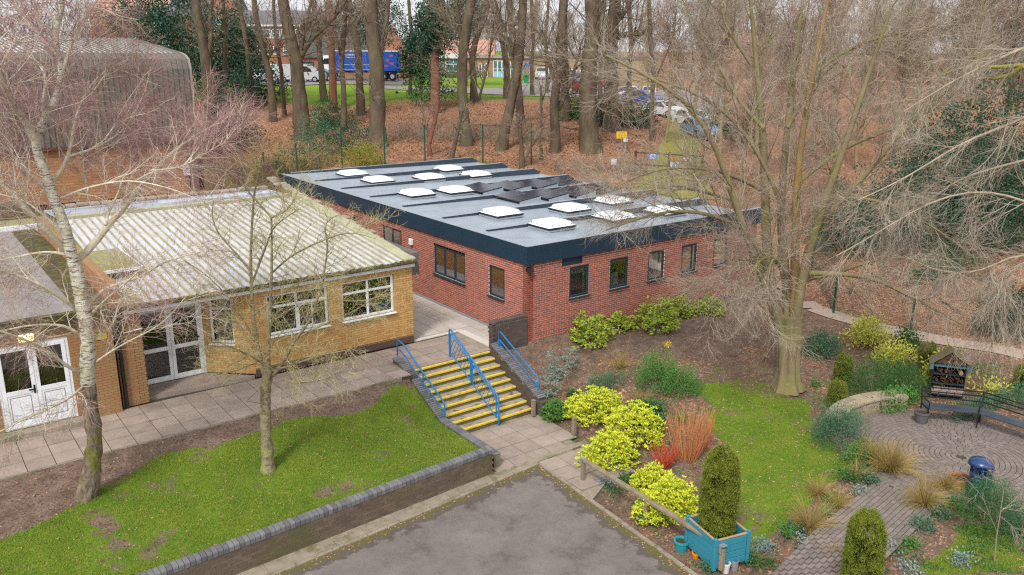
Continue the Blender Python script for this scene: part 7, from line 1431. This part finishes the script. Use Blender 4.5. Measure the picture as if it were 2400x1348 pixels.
dog('large dogwood with orange red bare stems behind the golden shrub', G(1610, 1080), .6, 1.35, 130); dog('smaller crimson stemmed dogwood below the large one', G(1555, 1095), .35, .6, 90, M('crimson_stem', (.5, .06, .04), (.62, .12, .04), 3, .6, tint=.9)); dog('single thin red shoots left of the planter yew', G(1650, 1050), .3, .9, 30)
# young bare tree bottom right
yt = Tree('young_tree', 'thin young bare tree with pale tangled twigs at the lower right edge', G(2330, 1322)); s_ = SU(*G(2330, 1322)[:2])[0]
yt.limb([at(x, y, s_) for x, y in ((2330, 1322), (2335, 1260), (2345, 1200), (2352, 1150))], .016, .008); 
for q in ([(2343, 1210), (2370, 1230), (2400, 1280)], [(2345, 1200), (2380, 1170), (2420, 1120)], [(2338, 1250), (2300, 1160), (2270, 1130)], [(2352, 1150), (2340, 1110), (2330, 1090)], [(2345, 1190), (2400, 1200), (2430, 1230)]): yt.limb([at(x, y, s_+rng.normal(0, .1)) for x, y in q], .007, .003)
yt.limbs(TWIG, sides=6); A, AR = np.stack(yt.P[1:]), np.stack(yt.R[1:]); l1 = spawn(A, AR, 8, .5, .7, 5, 0, .15, .1, rmin=.0025, rmax=.004); l2 = spawn(*l1, 5, .25, .7, 4, 0, .15, rmin=.002, rmax=.003); twigmesh(yt.t, [l1, l2], M('pale_pink_twig', (.45, .35, .3), (.3, .2, .17), 2, .9, tint=.9))
# dark evergreens and undergrowth of the wood
for lb_, x, y, s_, r, h, n, m_, L in [
    ('tall dark holly tree beside the brick gable', 420, 220, 84, (4.2, 3.5), 13.5, 9000, DKG, .42), ('tall dark holly just right of the first holly', 520, 215, 80, (3.2, 3), 8.5, 6500, DKG, .38), ('dark green holly bush behind the hall corner trunk', 540, 250, 62, (1.8, 1.6), 4.3, 4500, DKG, .22),
    ('holly bush before the silver van', 600, 215, 78, (3, 2), 4., 4500, DKG, .26), ('blue green bush in front of the big leaning trunk', 745, 300, 58, (2.2, 1.6), 2.6, 4500, BLG, .16), ('teal leaved shrub under the dark scarred trunk', 770, 225, 70, (2.2, 1.5), 2.3, 3500, BLG, .18), ('dark undergrowth left of the thick trunk', 820, 320, 57, (2.0, 1.4), 2.2, 3500, DKG, .16), ('bramble mass behind the fence on the left', 690, 390, 53, (3.0, 1.2), 1.8, 4200, IVY, .13),
    ('yellow and green shrub behind the fence next to the roof corner', 850, 388, 51.5, (1.5, .8), 1.5, 3600, AUT, .12), ('low green bramble right of the yellow shrub', 1120, 382, 52.5, (1.2, .5), .5, 700, AUT, .12),
    ('bright green holly bush between the two stout trunks', 1345, 272, 69, (1.5, 1.2), 2.2, 2600, GRS, .2), ('dark holly bush right of the massive trunk', 1400, 280, 66, (1.6, 1.2), 2.2, 2600, DKG, .2), ('long low holly thicket right of the stout trunk', 1475, 280, 66, (3.2, 1.5), 1.9, 4200, DKG, .2), ('clipped hedge under the low school wing windows', 1070, 186, 115, (5.5, 1), 1.3, 3200, GRS, .22),
    ('dark conifer in the middle of the far lawn', 1005, 235, 75, (2.4, 2), 3.6, 1400, GRS, .28), ('dark yew behind the big multi stemmed tree', 1985, 545, 39, (2.1, 1.6), 3.0, 6000, DKG, .16), ('largest dark evergreen right of the multi stemmed tree', 2130, 560, 39, (3.4, 2.2), 4.8, 10500, DKG, .2), ('dark evergreen at the right edge of the thicket', 2310, 560, 38.5, (3.0, 2.2), 5.6, 9500, DKG, .2), ('ivy covered evergreen at upper right', 2390, 360, 41, (3.2, 2.5), 9, 9500, DKG, .2), ('dark evergreen rising behind the largest one', 2215, 420, 43, (3.0, 2.3), 7.2, 7500, DKG, .22), ('low dark shrub below the right hand evergreens', 2210, 640, 36, (2.4, 1.0), 1.3, 3600, IVY, .13), ('dark shrub at the roadside near the parked cars', 1700, 330, 68, (3, 2), 2.5, 3000, DKG, .22)]:
    p = at(x, y, s_); p = np.array([p[0], p[1], gz(p[0], p[1])-.1]); bush('evergreen_tree' if h > 4 else 'undergrowth_shrub', lb_, p, r, h, n, L*.8, L*.4, m_, cat='tree' if h > 4 else 'shrub', irregular=.3, inner=.8)
for lb_, x, y, s_, rz_ in [('dark ivy and conifer crown round the reddish trunk', 1022, 60, 72.2, (1.7, 2.6)), ('dark green crown high between the trunks', 880, 40, 96, (3.2, 3.4)), ('cedar like crown above the dark tiled house', 845, 60, 118, (4.5, 3.2)), ('dark conifer crown at top centre', 1090, 25, 95, (2.4, 3.0)), ('drooping dark conifer between the thick and the reddish trunk', 985, 130, 80, (2.2, 3.4)), ('dark holly crown over the sports hall roof', 330, 60, 90, (5, 3.0)), ('dark holly crown before the brick gable', 570, 110, 84, (2.4, 3.4))]:
    c = at(x, y, s_); gzz = gz(c[0], c[1]); t = thing('evergreen_tree', (c[0], c[1], gzz), lb_, 'tree'); n_ = 4200; u = nrm(rng.normal(size=(n_//14, 3))); C = np.repeat(c+u*(.4+.6*rng.random((len(u), 1)))*[rz_[0], rz_[0], rz_[1]], 14, 0); C = C+rng.normal(0, .28, C.shape); mb = MB(); leaves(mb, C, rng.normal(size=C.shape)+[0, 0, -.4], .34, .12, rng.random(len(C))); build(mb, 'crown', DKG, t, kind='stuff')
    mb = MB(); mb.tube([(c[0], c[1], gzz-.2), (c[0], c[1], c[2])], [.22, .12], 8); build(mb, 'trunk', RBARK, t)
# distant wood line closing the horizon
mb = MB(); n_ = 60000; u_ = rng.uniform(-330, 330, n_); s_ = rng.uniform(150, 330, n_); hmax = 10+3*sm((u_-20)/20)+3*np.sin(u_*.05)+3*np.sin(u_*.13+2); x_ = CAM[0]+s_*math.cos(YAW)+u_*math.sin(YAW); y_ = CAM[1]+s_*math.sin(YAW)-u_*math.cos(YAW); z_ = H(x_, y_)+rng.random(n_)**.7*hmax
leaves(mb, np.stack([x_, y_, z_], -1), rng.normal(size=(n_, 3))*[.5, .5, .2]+[0, 0, 1], rng.uniform(1.4, 3.4, n_), rng.uniform(.06, .26, n_), rng.random(n_)); o = build(mb, 'distant_wood', leafmat('distant_foliage', (.11, .11, .085), (.17, .135, .115), .9), None, kind='stuff'); tag(o, 'distant belt of hazy brown trees closing the horizon', 'wood')
# brush wood and bramble canes at the edge of the wood
def canes(label, pts, s_, n, h, mat, r=.008, name='bramble_canes'):
    bs = []
    for k in range(n):
        x = rng.uniform(*pts[0]); y = rng.uniform(*pts[1]); p = at(x, y, s_+rng.normal(0, .8)); bs.append([p[0], p[1], gz(p[0], p[1])])
    bs = np.array(bs); P0 = np.stack([bs, bs+[0, 0, .05]], 1); P, R = spawn(P0, np.full((n, 2), r), 4, h, .9, 7, -.06, .16, 0, .2, rf=1, rmin=r*.8, rmax=r, lfall=0); P[..., 2] = np.maximum(P[..., 2], bs[:, 2].min()-.3); l2 = spawn(P, R, 5, h*.4, .7, 5, -.03, .18, .2, rf=.6, rmin=r*.6)
    mb = MB(); mb.tubes(P, R, 3, tint=rng.random(len(P))); mb.tubes(*l2, 3, tint=rng.random(len(l2[0]))); o = build(mb, name, mat, None, kind='stuff'); tag(o, label, 'undergrowth')
OCT = M('ochre_cane', (.42, .30, .12), (.28, .19, .09), 2, .9, tint=.9)
canes('tangle of ochre bramble canes left of the big leaning trunk', ((570, 690), (300, 380)), 54, 110, 3.0, OCT, .010); canes('tangle of brown brushwood behind the yellow shrub', ((700, 900), (300, 390)), 55, 60, 2.0, OCT, .008); canes('low brushwood behind the roof edge and solar panels', ((1300, 1520), (385, 440)), 51, 70, 1.6, TWIG, .008); canes('brushwood on the leaf covered slope', ((900, 1300), (270, 380)), 60, 150, 2.2, TWIG, .008); canes('mixed brushwood right of the mossy road', ((1680, 2400), (380, 560)), 44, 260, 2.4, TWIGR, .008); canes('brushwood behind the garden fence', ((1950, 2400), (560, 700)), 34, 60, 1.2, TWIG, .005)
canes('mossy tangle of twigs over the dark wall behind the metal roof', ((520, 700), (400, 440)), 47, 40, 1.5, M('mossy_cane', (.28, .27, .05), (.24, .17, .08), 2, .9, tint=.9), .009)
canes('tangle of brown twigs at the foot of the sports hall', ((60, 520), (440, 455)), 45, 40, .8, TWIGB, .009)
# ================================================================ FALLEN LEAVES, LAWN BLADES
def scatter(name, label, poly, n, L, W, mat, mask=None, lift=.012, flat=.25, xy=None):
    if xy is None:
        P_ = np.array([g[:2] for g in poly]); lo, hi = P_.min(0), P_.max(0); X = rng.uniform(lo, hi, (n*3, 2)); X = X[sdist(X[:, 0], X[:, 1], poly) < 0][:n]
    else: X = xy
    if mask is not None: X = X[mask(X[:, 0], X[:, 1])]
    z = (LZ(X[:, 0], X[:, 1]) if name.endswith('lawn') else H(X[:, 0], X[:, 1]))+lift; C = np.c_[X, z]; D = np.c_[rng.normal(size=(len(X), 2)), rng.normal(0, flat, len(X))]; D = nrm(D); S_ = nrm(np.cross(D, np.array([0, 0, 1.])+rng.normal(0, flat, D.shape)))
    mb = MB(); leaves(mb, C, D, rng.uniform(.6, 1.2, len(X))*L, W, rng.random(len(X)), fold=.3, sidev=S_); o = build(mb, 'fallen_leaves', mat, None, kind='stuff'); tag(o, label, 'leaves')
LEAF = M('dead_leaf', (.43, .21, .11), (.16, .075, .042), 1, .85, tint=.9); LEAFP = M('pale_dead_leaf', (.50, .30, .19), (.24, .12, .065), 1, .85, tint=.9)
gard = gp((1255, 900), (1240, 830), (1750, 690), (1900, 730), (2399, 840), (2399, 1347), (1640, 1347), (1380, 1150), (1350, 1060), (1260, 960))
def notgrass(x, y): g_, l_2, f_ = masks(x, y); return (rng.random(len(x)) < np.clip(l_2*1.8+.015, 0, 1)) & (np.hypot(x-PC[0], y-PC[1]) > 2.8) & ~((y < -11.4) & (y > -13.6) & (x < 3)) 
scatter('leaf_garden', 'scattered brown fallen leaves over the garden beds', gard, 15000, .075, .045, LEAFP, notgrass)
fen = gp((1760, 660), (1900, 600), (2399, 600), (2399, 850), (1900, 720)); scatter('leaf_fence', 'dense brown leaf litter beyond the garden footpath', fen, 14000, .10, .06, LEAFP)
wood = gp((560, 420), (640, 300), (900, 235), (1400, 250), (1500, 300), (1560, 440), (1100, 390), (700, 400)); scatter('leaf_wood', 'russet leaf litter on the slope of the wood', wood, 30000, .17, .11, LEAF)
xl = np.c_[rng.uniform(-16, -4.7, 900), rng.uniform(-5.2, -.36, 900)]; xl = xl[xl[:, 1] > WY(xl[:, 0])+.3]; scatter('leaf_lawn', 'few pale fallen leaves lying on the left lawn', None, 0, .07, .04, LEAFP, xy=xl)
rfx = np.c_[rng.uniform(6, 11.8, 1500), rng.uniform(.2, 19, 1500)]; rfx = rfx[rng.random(1500) < ((rfx[:, 0]-6)/6)**3]; C = np.c_[rfx, 3.265-.021*rfx[:, 0]]; mb = MB(); D = nrm(np.c_[rng.normal(size=(len(C), 2)), rng.normal(0, .1, len(C))]); leaves(mb, C, D, .08, .05, rng.random(len(C)), sidev=nrm(np.cross(D, [0, 0, 1.]))); o = build(mb, 'fallen_leaves', LEAF, None, kind='stuff'); tag(o, 'drift of brown leaves on the flat roof behind the rooflights', 'leaves')
xl = np.c_[rng.uniform(-13, -3.6, 160), 0*np.arange(160.)]; xl[:, 1] = KY(xl[:, 0])-np.abs(rng.normal(0, .12, 160)); C = np.c_[xl, np.full(160, -1.34)]; yy_ = rng.uniform(-11, -5.1, 160); C = np.vstack([C, np.c_[KX(yy_)-np.abs(rng.normal(0, .12, 160)), yy_, np.full(160, -1.34)]]); mb = MB(); D = nrm(np.c_[rng.normal(size=(320, 2)), rng.normal(0, .2, 320)]); leaves(mb, C, D, .06, .035, rng.random(320), sidev=nrm(np.cross(D, [0, 0, 1.]))); o = build(mb, 'fallen_leaves', LEAFP, None, kind='stuff'); tag(o, 'small dead leaves gathered along the yard kerbs', 'leaves')
GRM = M('lawn_blade', (.28, .315, .045), (.095, .175, .02), 1.2, .75, tint=.6)
def blades(label, X, zf, h=.05):
    g_, _, _ = masks(X[:, 0], X[:, 1]); X = X[rng.random(len(X)) < (g_-.28)*1.5]; n = len(X); C = np.c_[X, zf(X[:, 0], X[:, 1])-.005]; a = rng.uniform(0, 6.28, n); D = nrm(np.stack([np.cos(a)*.6, np.sin(a)*.6, np.ones(n)], -1)+rng.normal(0, .25, (n, 3))); S_ = nrm(np.cross(D, rng.normal(size=(n, 3))))
    hh = (h*rng.uniform(.5, 1.3, n))[:, None]; w_ = .006; V = np.stack([C-S_*w_, C+S_*w_, C+D*hh], 1).reshape(-1, 3); mb = MB(); mb.add(V, T=np.arange(n*3).reshape(-1, 3), tint=rng.random(n)); o = build(mb, 'grass', GRM, None, kind='stuff'); tag(o, label, 'grass')
X = np.c_[rng.uniform(-17, -4.65, 200000), rng.uniform(-5.3, -.4, 200000)]; X = X[(X[:, 1] > WY(X[:, 0])+.23)]; blades('short green grass blades of the left lawn above the retaining wall', X, LZ)
P_ = np.array([g[:2] for g in LAWN]); lo, hi = P_.min(0), P_.max(0); X = rng.uniform(lo, hi, (120000, 2)); X = X[np.hypot(X[:, 0]-PC[0], X[:, 1]-PC[1]) > 3.0]; blades('short mossy grass blades of the right lawn', X, H, .035)
P_ = np.array([g[:2] for g in CORNER]); lo, hi = P_.min(0), P_.max(0); blades('grass blades at the lower right corner', rng.uniform(lo, hi, (30000, 2)), H, .05)
wd = gp((1262, 1010), (1255, 900), (1340, 880), (1640, 850), (1750, 1320), (1640, 1345), (1390, 1150), (1350, 1060)); wd2 = gp((1880, 900), (2100, 830), (2399, 860), (2399, 960), (2250, 960), (2140, 950), (1990, 950), (2010, 1060), (2030, 1130), (1900, 1290), (1760, 1345), (1800, 1290), (1960, 1120)); wd3 = gp((2120, 1190), (2250, 1150), (2399, 1200), (2399, 1347), (2060, 1347))
for nm_, pl_, k_ in (('golden bed', wd, 9000), ('beds beside the round patio', wd2, 9000), ('corner bed right of the block path', wd3, 6000)):
    scatter('weeds', 'low green weeds and seedlings between the shrubs of the '+nm_, pl_, k_, .06, .035, EUP if k_ > 7000 else GRS, lambda x, y: (vnoise(x, y, .45) > .58) & (rng.random(len(x)) < .8) & (np.hypot(x-PC[0], y-PC[1]) > 3.0) & ~((y < -11.4) & (y > -13.6) & (x < 3)), lift=.03, flat=.7)
for o in list(COL.objects):
    if o.get('label', '').startswith('low green weeds'): o.name = 'ground_cover'
for where, rg, sg, n_ in (('on the leafy slope behind the red building', (720, 1500), (53, 76), 18), ('in the leaves beyond the garden fence', (1750, 2380), (32, 38), 10)):
    for i_, x_ in enumerate(np.sort(rng.uniform(*rg, n_))):
        p = at(x_, 300, rng.uniform(*sg)); a = rng.uniform(0, 3.14); L_ = rng.uniform(1.2, 3.2); q = np.array([[p[0]+math.cos(a)*L_*t_+rng.normal(0, .06), p[1]+math.sin(a)*L_*t_+rng.normal(0, .06), 0] for t_ in np.linspace(-.5, .5, 6)]); q[:, 2] = H(q[:, 0], q[:, 1])+.03+rng.random(6)*.08
        mb = MB(); mb.tube(q, np.linspace(.05, .015, 6)*rng.uniform(.7, 1.5), 6); o = build(mb, 'fallen_branch', BARK, None, smooth=True); tag(o, '%s fallen branch from the left %s' % (ORDN[i_], where), 'branch', 'fallen branches '+where)
print('p5 done', len(bpy.data.objects))
